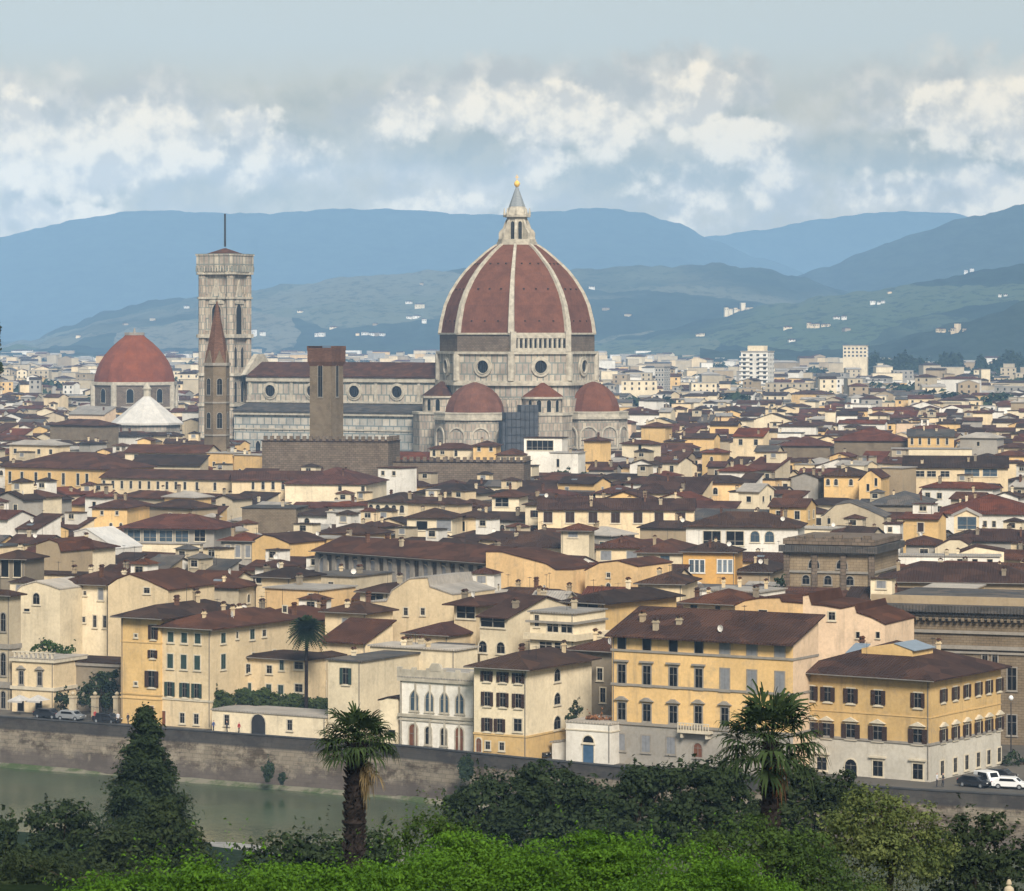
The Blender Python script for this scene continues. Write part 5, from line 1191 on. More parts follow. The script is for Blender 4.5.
house(906, 936, 532, 545, 556, 'grey', 'brown', D=690, a=-10, label='low grey house with one wide window right of the white tower house', win=[('f', 'p', [924], 549, 554, 8)], ch=1)
prof([(935, 548), (950, 540), (960, 540), (968, 545)], 553, 'ivory', 'brown', D=680, dep=10, a=-12, label='small ivory gable end with brown coping in front of the long red brown roof')
house(893, 1000, None, 556, 564, 'white', 'pale', kind='flat', D=655, dep=6, a=-8, label='long low white roof terrace wall with a pale stepped chimney', win=[('f', 'd', [960, 975, 990], 559, 562, 5)], ch=2)
prof([(958, 554), (976, 547), (1004, 552)], 558, 'ivory', 'brown', D=664, dep=8, a=-8, label='broad low ivory gable on the white roof terrace')
house(878, 1040, 564, 582, 590, 'tan', 'brown', D=560, a=-10, label='broad brown roof over tan walls behind the massive stone building', ch=5)
house(925, 975, None, 588, 602, 'yellow', 'pale', kind='flat', D=530, dep=8, a=-18, label='plain yellow tan wall block on top behind the deep grey cornice', ch=0)

# ================================================================== INFILL OF THE CITY
def sat(p, q):
    for poly in (p, q):
        for (x0, y0), (x1, y1) in zip(poly, poly[1:] + poly[:1]):
            nx, ny = y1 - y0, x0 - x1
            a = [x * nx + y * ny for x, y in p]; b = [x * nx + y * ny for x, y in q]
            if max(a) <= min(b) + 1e-6 or max(b) <= min(a) + 1e-6: return False
    return True
WALLS = ['cream'] * 6 + ['ivory'] * 6 + ['white'] * 4 + ['yellow'] * 3 + ['beige'] * 3 + ['tan', 'ochre', 'peach', 'pink', 'grey', 'grey']
ROOFS = ['brown'] * 6 + ['dark'] * 5 + ['red'] * 3 + ['grey', 'pale']
HANDN = len(PLACED)
KEEP = None
FILL = []
row = 0; y0 = 505.0
while y0 < 1750:
    rg = random.Random(1000 + row)
    a = -27 + 9 * math.sin(row * .9) + rg.uniform(-4, 4)
    if y0 > 1150: a = -15 + rg.uniform(-12, 12)
    half = .17 * y0 + 60
    s = -half / math.cos(R(a)) * 1.15 + rg.uniform(0, 12); k = 0
    d = (math.cos(R(a)), math.sin(R(a))); n_ = (-d[1], d[0])
    while s < half * 1.3:
        k += 1
        W_ = rg.uniform(4.5, 11) if rg.random() < .84 else rg.uniform(11, 20); dep = rg.uniform(6, 9.5); h = rg.uniform(9.5, 18.4) + (rg.uniform(1, 5) if rg.random() < .15 else 0)
        if y0 < 620: h = min(h, 15)
        wl, rf = rg.choice(WALLS), rg.choice(ROOFS); kind = rg.choices(['hip', 'gx', 'gy', 'flat', 'shed'], [5, 6, 3, 2, 2])[0]; back = rg.uniform(0, 3.5)
        nch = rg.choices([0, 1, 2, 3], [3, 4, 3, 1])[0]; alt = rg.random(); sd = rg.randrange(10 ** 6); gap = rg.uniform(.05, .3) if rg.random() < .75 else rg.uniform(1.5, 5)
        P0 = (d[0] * s + n_[0] * back, y0 + d[1] * s + n_[1] * back)
        s += W_ + gap
        if P0[1] < 470: continue
        c = corners(P0, d, n_, W_, dep)
        pxs = [512 + F * x / y for x, y in c]; p0, p1 = min(pxs), max(pxs); D = min(y for x, y in c)
        if p1 < -25 or p0 > 1050: continue
        hit_ = False
        for q in PLACED:
            if q['p1'] < p0 - 30 or q['p0'] > p1 + 30 or abs(q['D'] - D) > 110 + 60 * (q['D'] > 1200): continue
            if sat(c, q['poly']): hit_ = True; break
        if hit_: continue
        if D < 1.0 * min(483 - .6 * (P0[0] + 50), 999) + 6 and D < 520: continue
        # keep what the photograph shows of the measured buildings behind in view
        hmax = 99
        for q in PLACED[:HANDN]:
            if q['D'] > D and min(q['p1'], p1) - max(q['p0'], p0) > .12 * (p1 - p0): hmax = min(hmax, zof(q['yb'], D) )
        rise = {'hip': .33 * min(W_, dep) / 2 + .4, 'gx': .33 * dep / 2 + .4, 'gy': .33 * W_ / 2 + .4, 'flat': .5, 'shed': .33 * dep + .3}[kind]
        if h + rise > hmax: h = hmax - rise
        if h < 6.5: continue
        PLACED.append(dict(poly=c, D=D, zr=h + rise, yb=999, p0=p0, p1=p1, hand=False))
        FILL.append(dict(key=row * 1000 + k, C=(sum(x for x, y in c) / 4, sum(y for x, y in c) / 4), a=a, W=W_, dep=dep, h=h, wall=wl, roof=rf, kind=kind, ch=nch, alt=alt, seed=sd, D=D, p0=p0, p1=p1, d=d, n=n_))
    y0 += rg.uniform(9.5, 12.5) if y0 < 900 else rg.uniform(11, 15)
    row += 1
print('FILL', len(FILL), 'HAND', HANDN)

CNAME = dict(peach='apricot', pink='pale pink')
RNAME = dict(brown='brown', dark='dark', red='reddish', grey='grey', pale='pale')
KNAME = dict(hip='hip', gx='long gabled', gy='gable-fronted', flat='flat', shed='single-slope')
RELS = ['left of', 'right of', 'above', 'below', 'above and left of', 'above and right of', 'below and left of', 'below and right of']
MARKS = ['the great cathedral', 'the marble bell tower', 'the slim spire tower', 'the square brown tower', 'the domed chapel', 'the white tent roof', 'the white tower block', 'the blank cream gable', 'the ivory drainpipe house',
         'the tall ochre house', 'the four storey cream palace', 'the ivory grey-topped block', 'the arched white villa', 'the brown shuttered ivory house', 'the long yellow palace', 'the ochre corner palace', 'the massive stone building',
         'the stepped cream wall', 'the red roofed loggia house', 'the balcony block', 'the long apricot wall', 'the apricot gable', 'the dark stone palace', 'the stained beige block', 'the apricot terrace block', 'the bright orange house',
         'the red roofed attic', 'the pink stepped gable', 'the squat stone tower', 'the seven window gallery', 'the low cream gallery', 'the eight window gallery', 'the long ivory attic', 'the battlemented wall', 'the low dark battlements',
         'the broad red roofed house', 'the small white block', 'the brown church side', 'the bright yellow house', 'the red shed roof', 'the steep white roof', 'the grey edge loggia', 'the stained tan gable', 'the windowless stone block',
         'the plain yellow gable', 'the small arches house', 'the large square window', 'the dark glazed penthouse', 'the plain white block', 'the narrow yellow house', 'the one window ivory house', 'the seven shutter house', 'the black loggia house',
         'the little white tower', 'the grey shutter house', 'the plant loggia house', 'the brown wedge house', 'the long loggia house', 'the yellow gable end', 'the tall windowed yellow hall', 'the dark church', 'the red roofed hall',
         'the very large red roof', 'the grey hip roof', 'the stone church gable', 'the white tower house', 'the grey edge house', 'the white terrace wall', 'the broad brown roof', 'the scaffolding', 'the two tiny windows house']
def infill_words(wall, roof, kind, W_, code):
    size = 'small ' if W_ < 6.5 else 'broad ' if W_ > 12 else ''
    ro = 'pale' if kind == 'flat' and roof in ('brown', 'red') else roof
    wl = CNAME.get(wall, wall)
    if code[0] < 2: return size + wl + ' house with ' + RNAME[ro] + ' ' + KNAME[kind] + ' roof ' + ('just ' if code[0] else '') + RELS[code[1]] + ' ' + MARKS[code[2]]
    return size + wl + ' house between ' + MARKS[code[1]] + ' and ' + MARKS[code[2]]
def infill_label(f, code): return infill_words(f['wall'], f['roof'], f['kind'], f['W'], code)
def infill_house(f):
    rg = random.Random(f['seed']); W_, dep, h = f['W'], f['dep'], f['h']
    root = thing('house', f.get('label', 'house'), 'house', (f['C'][0], f['C'][1], 0), R(f['a']), 'small tiled houses packed across the old city')
    mb = MB(); wall_parts(mb, W_, dep, h, f['kind'], .33); mb.build('wall', 'wall_' + f['wall'], root)
    mb = MB(); zf, zr = roof_parts(mb, W_, dep, h, f['kind'], .33, .65); ro = mb.build('roof', 'roof_' + ('pale' if f['kind'] == 'flat' and f['roof'] in ('brown', 'red') else f['roof']), root)
    for i in range(f['ch']):
        x, y = rg.uniform(-.42, .42) * W_, rg.uniform(-.42, .3) * dep; put('chimney', chimney_mesh(rg.randrange(24)), ro, (x, y, zf(x, y)))
    f['name'] = root.name
    if f['D'] < 760: clutter(ro, rg, W_, dep, zf)
    if f['alt'] < .27 and W_ > 6.5:                           # a small raised roof room
        w2, d2 = rg.uniform(2.6, 4.6), rg.uniform(2.6, 4.0); x, y = rg.uniform(-.3, .3) * W_, rg.uniform(-.05, .3) * dep; z1 = zf(x, y) + rg.uniform(1.6, 2.8)
        mb = MB(); mb.box(x - w2 / 2, x + w2 / 2, y - d2 / 2, y + d2 / 2, h - .5, z1)
        rr_ = mb.build('roof_room', 'wall_' + rg.choice(['white', 'ivory', 'cream', 'beige']), ro)
        mb = MB(); zt = z1 + (.9 if f['alt'] < .16 else .12)
        mb.add([(x - w2 / 2 - .4, y - d2 / 2 - .4, z1), (x + w2 / 2 + .4, y - d2 / 2 - .4, z1), (x + w2 / 2 + .4, y + d2 / 2 + .4, z1), (x - w2 / 2 - .4, y + d2 / 2 + .4, z1), (x, y, zt)], [(3, 2, 1, 0), (0, 1, 4), (1, 2, 4), (2, 3, 4), (3, 0, 4)])
        mb.build('room_roof', 'roof_' + f['roof'], ro)
        put('room_window', window_mesh(rg.choice('pLc'), 1.4, 1.1, 'trim_cream'), ro, (x, y - d2 / 2, z1 - .9))
    if f['alt'] > .86:
        x, y = rg.uniform(-.3, .3) * W_, -dep * .25; z = zf(x, y); mb = MB(); mb.box(x - .7, x + .7, y - .5, y + .5, z - .25, z + .12); mb.build('skylight', 'skylight', ro)
    if f['D'] < 1150:
        typ = rg.choice('ppcscdapp') if f['D'] < 800 else rg.choice('ppcda'); shc = rg.choice(['shutter_brown', 'shutter_green', 'shutter_grey', 'shutter_brown'])
        ww, hh = rg.uniform(.9, 1.3), rg.uniform(1.3, 1.9); sp = rg.uniform(2.6, 4.2); nf = 2 if f['D'] < 900 else 1
        for r in range(nf):
            z = h - 1.9 - 3.3 * r
            if z < 3: break
            for face, L in (('f', W_), ('r', dep)):
                kk = max(1, int((L - 1.5) / sp))
                if face == 'r' and (rg.random() < .4 or f['p1'] > 1000): continue
                for i in range(kk):
                    if rg.random() < .22: continue
                    add_window(root, W_, dep, face, typ, -L / 2 + L * (i + .5) / kk, z, ww, hh, 'trim_cream', shc)
    return root

# far roofs that cannot be told apart: one mass
WI = ['wall_cream', 'wall_ivory', 'wall_white', 'wall_beige', 'wall_yellow', 'wall_grey', 'roof_brown', 'roof_dark', 'roof_grey', 'roof_pale', 'roof_red', 'shade_inside', 'wall_tan', 'roof_white']
far = MB()
def simple(mb, C, a, W_, dep, h, kind, wi, ri, wins):
    b = MB(); wall_parts(b, W_, dep, h, kind, .33, 0, wi); roof_parts(b, W_, dep, h, kind, .33, .5, ri)
    if wins:
        kk = max(2, int(W_ / 4))
        for r in range(wins):
            for i in range(kk):
                x = -W_ / 2 + W_ * (i + .5) / kk; z = h - 1.8 - 3.2 * r; b.box(x - .6, x + .6, -dep / 2 - .06, -dep / 2 - .01, z - .8, z + .8, 11)
    ca, sa = math.cos(R(a)), math.sin(R(a)); base = len(mb.v)
    mb.v += [(C[0] + x * ca - y * sa, C[1] + x * sa + y * ca, z) for x, y, z in b.v]
    mb.f += [tuple(base + i for i in f_) for f_ in b.f]; mb.m += b.m
WIDX = dict(cream=0, ivory=1, white=2, beige=3, yellow=4, grey=5, tan=12, ochre=4, peach=0, pink=1); RIDX = dict(brown=6, dark=7, grey=8, pale=9, red=10)
KEEP = {22036: (0, 3, 63), 29031: (0, 2, 51), 2014: (0, 2, 10), 35041: (1, 2, 62), 12009: (0, 3, 29), 14019: (0, 2, 22), 23026: (1, 2, 55), 19019: (0, 2, 39), 52039: (0, 0, 61), 39012: (1, 2, 29), 58046: (0, 2, 57), 2023: (1, 2, 27), 41038: (0, 6, 61), 28034: (0, 2, 55), 11012: (0, 2, 42), 4016: (0, 1, 7), 11011: (0, 4, 42), 37035: (0, 2, 64), 33030: (0, 3, 48), 30026: (0, 1, 51), 25020: (1, 0, 43), 73017: (1, 2, 37), 18022: (0, 2, 22), 2019: (1, 0, 20), 61038: (1, 1, 0), 19033: (1, 2, 54), 42034: (1, 3, 0), 62041: (0, 1, 50), 14020: (1, 2, 22), 18010: (0, 3, 29), 21011: (1, 3, 29), 25017: (1, 5, 38), 46034: (0, 1, 50), 18011: (0, 4, 40), 25016: (1, 2, 38), 77047: (0, 4, 61), 6021: (1, 3, 44), 16025: (1, 2, 56), 25018: (1, 3, 30), 3014: (0, 1, 7), 22025: (1, 3, 52), 69045: (0, 2, 61), 10010: (1, 0, 42), 49034: (0, 1, 50), 22026: (1, 7, 52), 3012: (1, 2, 7), 22022: (1, 3, 45), 37033: (0, 0, 61), 33013: (1, 2, 29), 82042: (1, 3, 0), 17023: (0, 1, 22), 24031: (1, 2, 55), 5015: (0, 3, 39), 25015: (1, 0, 38), 23025: (1, 2, 55), 10: (1, 2, 7), 21036: (1, 3, 66), 3010: (1, 3, 42), 5017: (0, 3, 44), 43033: (1, 3, 0), 66043: (0, 0, 61), 25025: (1, 3, 35), 38026: (1, 3, 34), 1017: (1, 3, 20), 38033: (0, 3, 0), 26021: (1, 3, 31), 33029: (0, 1, 52), 54022: (1, 3, 5), 47019: (1, 3, 37), 79053: (0, 2, 60), 24030: (1, 2, 51), 48044: (0, 2, 58), 82055: (0, 5, 59), 13: (1, 2, 70), 56038: (0, 1, 50), 35026: (1, 2, 52), 34040: (1, 2, 62), 9017: (1, 3, 44), 26030: (0, 2, 46), 34036: (1, 2, 64), 44033: (0, 0, 61), 17030: (1, 2, 28), 74026: (0, 1, 5), 43036: (0, 2, 51), 80044: (0, 1, 0), 14017: (1, 2, 44), 33035: (0, 2, 55), 28032: (1, 2, 51), 5013: (1, 2, 7), 5014: (1, 2, 7), 37025: (1, 3, 34), 21031: (1, 2, 28), 97051: (1, 1, 0), 25014: (0, 3, 29), 18020: (1, 0, 46), 28040: (1, 3, 62), 35042: (1, 2, 62), 58012: (0, 0, 37), 19027: (0, 3, 45), 30024: (1, 2, 51), 1018: (1, 3, 21), 40016: (1, 2, 29), 23018: (1, 6, 45), 50039: (1, 3, 60), 95015: (0, 4, 37), 56020: (1, 2, 32), 76022: (0, 1, 5), 8: (1, 3, 41), 25031: (1, 4, 51), 82056: (0, 2, 57), 86058: (0, 2, 60), 26026: (1, 3, 35), 78047: (0, 1, 0), 19021: (1, 3, 43), 35039: (1, 0, 63), 87054: (0, 2, 60), 94050: (0, 3, 6), 2012: (1, 2, 7), 6013: (1, 2, 41), 23028: (1, 3, 64), 80053: (1, 2, 60), 36033: (0, 3, 61), 41047: (0, 2, 62), 58047: (0, 5, 57), 75051: (0, 2, 57), 75049: (1, 2, 59), 9026: (1, 2, 27), 11020: (1, 2, 22), 46028: (1, 3, 0), 87018: (1, 2, 37), 31015: (1, 3, 35), 94057: (0, 2, 60), 64038: (0, 0, 61), 35031: (0, 2, 51), 50038: (1, 3, 60), 54024: (1, 3, 5), 80056: (0, 5, 59), 73051: (0, 4, 61), 47059: (0, 1, 57), 25024: (1, 3, 35), 1016: (1, 3, 20), 43039: (0, 3, 61), 49038: (1, 3, 61), 71052: (1, 2, 59), 96057: (0, 2, 60), 51045: (1, 1, 57), 18015: (1, 1, 39), 50024: (1, 3, 0), 83057: (0, 2, 60), 84054: (0, 2, 59), 19030: (0, 3, 52), 36024: (1, 2, 52), 35035: (0, 6, 61), 34020: (1, 2, 30), 76048: (0, 0, 61), 78049: (0, 1, 0), 37020: (1, 3, 33), 49037: (0, 3, 61), 56019: (1, 2, 32), 41045: (1, 3, 57), 28029: (1, 2, 51), 52011: (0, 2, 29), 7023: (1, 2, 26), 92060: (0, 2, 59), 89016: (0, 2, 37), 94047: (0, 1, 0), 28014: (1, 3, 29), 52044: (1, 3, 60), 100074: (0, 1, 59), 40033: (0, 3, 48), 43040: (1, 2, 58), 12: (1, 2, 10), 49040: (0, 3, 60), 5023: (1, 3, 20), 54014: (0, 2, 29), 87058: (0, 2, 59), 56018: (1, 2, 32), 78044: (1, 3, 0), 86052: (0, 3, 6), 39031: (0, 7, 0), 51034: (0, 1, 50), 26020: (1, 3, 30), 43046: (1, 1, 57), 66015: (1, 0, 37), 86060: (0, 2, 59), 74045: (1, 1, 0), 101065: (0, 1, 59), 24018: (1, 2, 39), 14030: (1, 3, 67), 29033: (0, 2, 55), 48034: (1, 3, 0), 30021: (0, 1, 45), 37018: (1, 2, 31), 61039: (0, 1, 50), 66046: (1, 4, 61), 73012: (0, 0, 37), 86055: (0, 3, 6)}

kept = [f for f in FILL if (f['key'] in KEEP if KEEP is not None else f['D'] < 1800)]
keptk = {f['key'] for f in kept}
for f in kept:
    if KEEP is not None: f['label'] = infill_label(f, KEEP[f['key']])
    infill_house(f)
for f in FILL:
    if f['key'] not in keptk: simple(far, f['C'], f['a'], f['W'], f['dep'], f['h'], f['kind'], WIDX[f['wall']], RIDX[f['roof']], 1 if f['D'] < 1500 else 0)
rg = random.Random(77); y0 = 1760.0
LAND = [q for q in PLACED if q['D'] > 1650]
while y0 < 6200:
    half = .165 * y0 + 60; x = -half + rg.uniform(0, 30); a = rg.uniform(-28, 14)
    while x < half:
        W_ = rg.uniform(5, 14) * (1 + (y0 - 1700) / 4000) * (2 if rg.random() < .1 else 1); dep = rg.uniform(6, 12); h = rg.uniform(8, 19)
        if y0 > 2000 and rg.random() < .14: h = rg.uniform(18, 27)
        if y0 < 2100: h = min(h, 18)
        kind = rg.choices(['hip', 'gx', 'flat', 'gy'], [4, 5, 5 + (y0 > 2200) * 9, 1])[0]
        wi = rg.choice([0, 0, 1, 1, 2, 2, 3, 3, 3, 4, 5, 5, 12, 12]); ri = rg.choice([6, 6, 7, 7, 8, 9, 10]) if kind != 'flat' else rg.choice([9, 9, 8, 13])
        C = (x + W_ / 2, y0 + rg.uniform(-12, 12))
        c = corners((C[0] - W_ / 2, C[1] - dep / 2), (1, 0), (0, 1), W_, dep)
        if not any(abs(q['D'] - C[1]) < 90 and sat(c, q['poly']) for q in LAND) and rg.random() > .12:
            simple(far, C, a + rg.uniform(-6, 6), W_, dep, h, kind, wi, ri, (2 if rg.random() < .5 else 0) if y0 < 3000 else 0)
        x += W_ * rg.uniform(1.02, 1.35) + rg.uniform(0, 8)
    y0 += rg.uniform(14, 20) * (1 + (y0 - 1700) / 2400)
me = far.mesh('distant_roofs', WI)
tag(put('distant_roofs', me), 'dense mass of small distant roofs and pale walls filling the plain up to the hills', 'rooftops', kind='stuff')

# villas on the hills
def villa(hill_, px, py, w_px, h_px, label, wall='wall_white', tower=False):
    x, y, z = on_hill(hill_, px, py); s = y / F
    W_, h = w_px * s, h_px * s; rg = random.Random(int(px * 3 + py))
    r_ = thing('villa', label, 'villa', (x, y, z), R(rg.uniform(-35, 15)), 'villas on the hill slopes')
    wl = MB(); ro = MB(); wn = MB(); n = max(1, int(w_px / 5)); x0 = -W_ / 2
    for i in range(n):
        w2 = W_ / n * rg.uniform(.55, .98); h2 = h * rg.uniform(.55, 1.0); yy = rg.uniform(-12, 12); d2 = min(w2, 14) * .5
        cx = x0 + W_ / n * .5; x0 += W_ / n
        wl.box(cx - w2 / 2, cx + w2 / 2, yy - d2, yy + d2, -12, h2)
        b = MB(); roof_parts(b, w2, d2 * 2, h2, 'hip', .3, .8); k = len(ro.v); ro.v += [(p + cx, q + yy, t_) for p, q, t_ in b.v]; ro.f += [tuple(k + i_ for i_ in f_) for f_ in b.f]; ro.m += b.m
        for j in range(max(2, int(w2 / 4.5))):
            xx = cx - w2 / 2 + w2 * (j + .5) / max(2, int(w2 / 4.5)); wn.box(xx - .6, xx + .6, yy - d2 - .1, yy - d2 - .02, h2 * .5, h2 * .5 + 1.8)
    if tower: wl.box(W_ * .08, W_ * .08 + 4.5 * s, -5, 5, -12, h * 1.9)
    wl.build('wall', wall, r_); ro.build('roof', 'roof_brown', r_); wn.build('window', 'pane', r_)
V = [('dark_spur', 953, 334, 33, 5, 'large cream hillside castle with a square tower far right', 'wall_cream', True), ('field_slopes', 738, 312, 32, 5, 'pale hilltop convent with small tower, left of the slope villas', 'wall_ivory', True),
     ('field_slopes', 818, 328, 26, 5, 'wide cream villa with pink roof low on the field slope', 'wall_cream', False), ('field_slopes', 878, 306, 16, 4, 'small white villa among trees midway up the right slope', 'wall_white', False),
     ('right_mountain', 969, 274, 12, 5, 'white house high on the right hillside', 'wall_white', False), ('field_slopes', 840, 320, 14, 4, 'white twin house above the wide cream villa', 'wall_white', False), ('field_slopes', 788, 331, 9, 3, 'tiny grey white house left of the wide cream villa', 'wall_ivory', False),
     ('field_slopes', 790, 342, 7, 3, 'tiny white cottage at the very foot of the slope above the plain', 'wall_white', False), ('wooded_hills', 258, 339, 16, 6, 'white house cluster beside the bell tower on the wooded slope', 'wall_white', False),
     ('wooded_hills', 300, 313, 7, 3, 'single pale house in a meadow right of the bell tower', 'wall_ivory', False), ('wooded_hills', 318, 339, 14, 5, 'white villa just left above the brick top of the square tower', 'wall_white', False), ('wooded_hills', 334, 333, 9, 3.5, 'pale villa right above the brick top of the square tower', 'wall_ivory', False),
     ('wooded_hills', 375, 337, 24, 4, 'long white farm at the wood edge between square tower and great dome', 'wall_white', False), ('wooded_hills', 407, 308, 7, 3.5, 'small bright house on the light meadow left of the great dome', 'wall_white', False), ('wooded_hills', 418, 312, 8, 5, 'grey villa beside the small bright house left of the great dome', 'wall_ivory', False),
     ('wooded_hills', 412, 320, 14, 4, 'white villa lower on the light meadow left of the great dome', 'wall_white', False), ('wooded_hills', 424, 325, 6, 4, 'lowest white house on the light meadow left of the great dome', 'wall_white', False), ('wooded_hills', 592, 289, 9, 3, 'white villa on the wooded slope just right of the great dome', 'wall_white', False),
     ('wooded_hills', 190, 309, 5, 3, 'tiny white house on the wooded ridge left of the bell tower', 'wall_white', False), ('field_slopes', 1003, 300, 10, 3, 'small white farm on the upper field at the right edge', 'wall_white', False), ('field_slopes', 700, 337, 10, 3, 'pale houses row low on the slope left of the convent', 'wall_ivory', False)]
for q in V: villa(*q)

rg = random.Random(5)
for k in range(26):
    hl = rg.choice(['wooded_hills', 'wooded_hills', 'field_slopes'])
    px = rg.uniform(60, 640) if hl == 'wooded_hills' else rg.uniform(600, 1020)
    top = interp(RMID if hl == 'wooded_hills' else RNEAR, px); py = 346 - (346 - top - 8) * rg.random() ** 2.2
    x, y, z = on_hill(hl, px, py); W_ = rg.uniform(6, 11); h = rg.uniform(3, 5)
    mb = MB(); mb.box(-W_ / 2, W_ / 2, -5, 5, -8, h, 0); roof_parts(mb, W_, 10, h, 'hip', .3, .6, 1)
    if (hl == 'field_slopes' and px > 900) or 436 < px < 598 or 194 < px < 256 or py > 343: continue
    o = mb.build('hillside_house', [rg.choice(['wall_beige', 'wall_tan', 'wall_cream']), 'roof_brown'], None, (x, y, z), R(rg.uniform(-40, 40)))
    tag(o, 'tiny pale house scattered among fields and woods on the distant hillsides', 'house', 'tiny houses scattered over the distant hillsides')

# ================================================================== VEGETATION
def leafmat(name, c1, c2, trans=.25):
    m = bpy.data.materials.new(name); m.use_nodes = True; MATS[name] = m
    t = NT(m.node_tree); b = m.node_tree.nodes['Principled BSDF']
    b.inputs['Roughness'].default_value = .8; b.inputs['Specular IOR Level'].default_value = .1
    ge = t.new('ShaderNodeNewGeometry'); tcn = t.new('ShaderNodeTexCoord')
    n1 = t.noise(tcn.outputs['Object'], .9, 3, .6)
    fac = t.math('ADD', t.math('MULTIPLY', ge.outputs['Random Per Island'], .55), t.math('MULTIPLY', t.ramp(n1, .3, .7), .45))
    c = t.mix(fac, c1, c2)
    t.put(b.inputs['Base Color'], c)
    tr = t.new('ShaderNodeBsdfTranslucent'); t.put(tr.inputs['Color'], c)
    mx = t.new('ShaderNodeMixShader'); mx.inputs[0].default_value = trans
    t.l.new(b.outputs[0], mx.inputs[1]); t.l.new(tr.outputs[0], mx.inputs[2])
    t.l.new(mx.outputs[0], m.node_tree.nodes['Material Output'].inputs['Surface'])
leafmat('leaf_dark', (.015, .026, .011), (.042, .062, .025), .2)
leafmat('leaf_olive', (.016, .028, .011), (.044, .060, .023), .2)
leafmat('leaf_mid', (.026, .052, .011), (.068, .112, .024), .25)
leafmat('leaf_bright', (.036, .095, .009), (.105, .215, .020), .3)
leafmat('leaf_gold', (.038, .064, .016), (.155, .180, .058), .25)
leafmat('leaf_hedge', (.030, .050, .014), (.070, .090, .026), .2)
leafmat('leaf_palm', (.014, .028, .010), (.046, .070, .022), .15)
leafmat('leaf_palm_dry', (.16, .12, .06), (.30, .22, .11), .2)
leafmat('leaf_palm_rust', (.16, .07, .03), (.32, .15, .07), .2)
def leaves(name, P, N, size, mat, parent, seed=0, aspect=.55, droop=0.0):
    """one mesh of small leaf shaped faces at points P with rough normals N"""
    rs = np.random.RandomState(seed); n = len(P)
    N = N + rs.normal(0, .55, (n, 3)); N /= np.linalg.norm(N, axis=1, keepdims=True)
    T = np.cross(N, rs.normal(0, 1, (n, 3))); T /= np.linalg.norm(T, axis=1, keepdims=True) + 1e-9
    if droop: T[:, 2] -= droop; T /= np.linalg.norm(T, axis=1, keepdims=True)
    Bv = np.cross(N, T); s = size * (.45 + 1.25 * rs.rand(n, 1) ** 1.6)
    V4 = np.stack([P - T * s, P + Bv * s * aspect + N * s * .15, P + T * s, P - Bv * s * aspect + N * s * .15], 1).reshape(-1, 3)
    me = bpy.data.meshes.new(name); me.vertices.add(4 * n); me.vertices.foreach_set('co', V4.astype(np.float32).ravel())
    me.loops.add(4 * n); me.loops.foreach_set('vertex_index', np.arange(4 * n, dtype=np.int32))
    me.polygons.add(n); me.polygons.foreach_set('loop_start', np.arange(0, 4 * n, 4, dtype=np.int32))
    me.update(calc_edges=True); me.validate(); me.materials.append(MATS[mat])
    return put(name, me, parent)
def lobes_pts(lobes, density, seed, shell=.45, gaps=0.0, shoots=0):
    rs = np.random.RandomState(seed); P = []; N = []
    for (cx, cy_, cz, rx, ry, rz) in lobes:
        area = (rx * ry + ry * rz + rx * rz) * 4.2; n = int(area * density)
        d = rs.normal(0, 1, (n, 3)); d /= np.linalg.norm(d, axis=1, keepdims=True)
        r = shell + (1 - shell) * rs.rand(n, 1) ** .6
        ph = rs.rand(3) * 6
        bump = 1 + .20 * np.sin(5 * d[:, :1] + ph[0]) * np.sin(5 * d[:, 1:2] + ph[1]) + .14 * np.sin(9 * d[:, 2:] + ph[2]) * np.sin(8 * d[:, :1] + ph[1])
        P.append(d * r * bump * np.array([rx, ry, rz]) + np.array([cx, cy_, cz])); N.append(d + np.array([0, 0, .35]))
    P, N = np.concatenate(P), np.concatenate(N)
    if gaps:                                                  # open the crown: irregular holes between leaf sprays
        k = 6.2832 / gaps; a = rs.rand(6) * 6.28
        q = np.sin(P[:, 0] * k + a[0] + 1.3 * np.sin(P[:, 2] * k * .7 + a[1])) * np.sin(P[:, 1] * k * .9 + a[2]) + np.sin(P[:, 2] * k * 1.15 + a[3] + np.sin(P[:, 0] * k * .6)) * .8 + np.sin(P[:, 0] * k * 2.3 + a[4]) * np.sin(P[:, 2] * k * 2.1 + a[5]) * .6
        m = q > -.75 + .6 * rs.rand(len(P)); P, N = P[m], N[m]
    if shoots:                                                # sprigs standing out of the outline
        for i in rs.choice(len(P), shoots):
            n_ = N[i] / (np.linalg.norm(N[i]) + 1e-6) + np.array([0, 0, .5]) + rs.normal(0, .25, 3); L = rs.uniform(.5, 1.2) * max(gaps, 1.0) * .55; m_ = 14
            t = rs.rand(m_, 1); P = np.concatenate([P, P[i] + n_ * t * L + rs.normal(0, .05 * L, (m_, 3))]); N = np.concatenate([N, np.tile(n_, (m_, 1)) + rs.normal(0, .6, (m_, 3))])
    return P, N
def limb_tree(lobes, base, root, r0, mat='bark', seed=0):
    mb = MB(); rg = random.Random(seed)
    top = max(l[2] for l in lobes); p = Vector(base); q = Vector((base[0] + rg.uniform(-.2, .2), base[1], base[2] + (top - base[2]) * .45))
    mb.tube(p, q, r0, r0 * .7, 8)
    for l in lobes[:14]: mb.tube(q, (l[0], l[1], l[2]), r0 * .45, r0 * .08, 5)
    mb.build('trunk', mat, root)
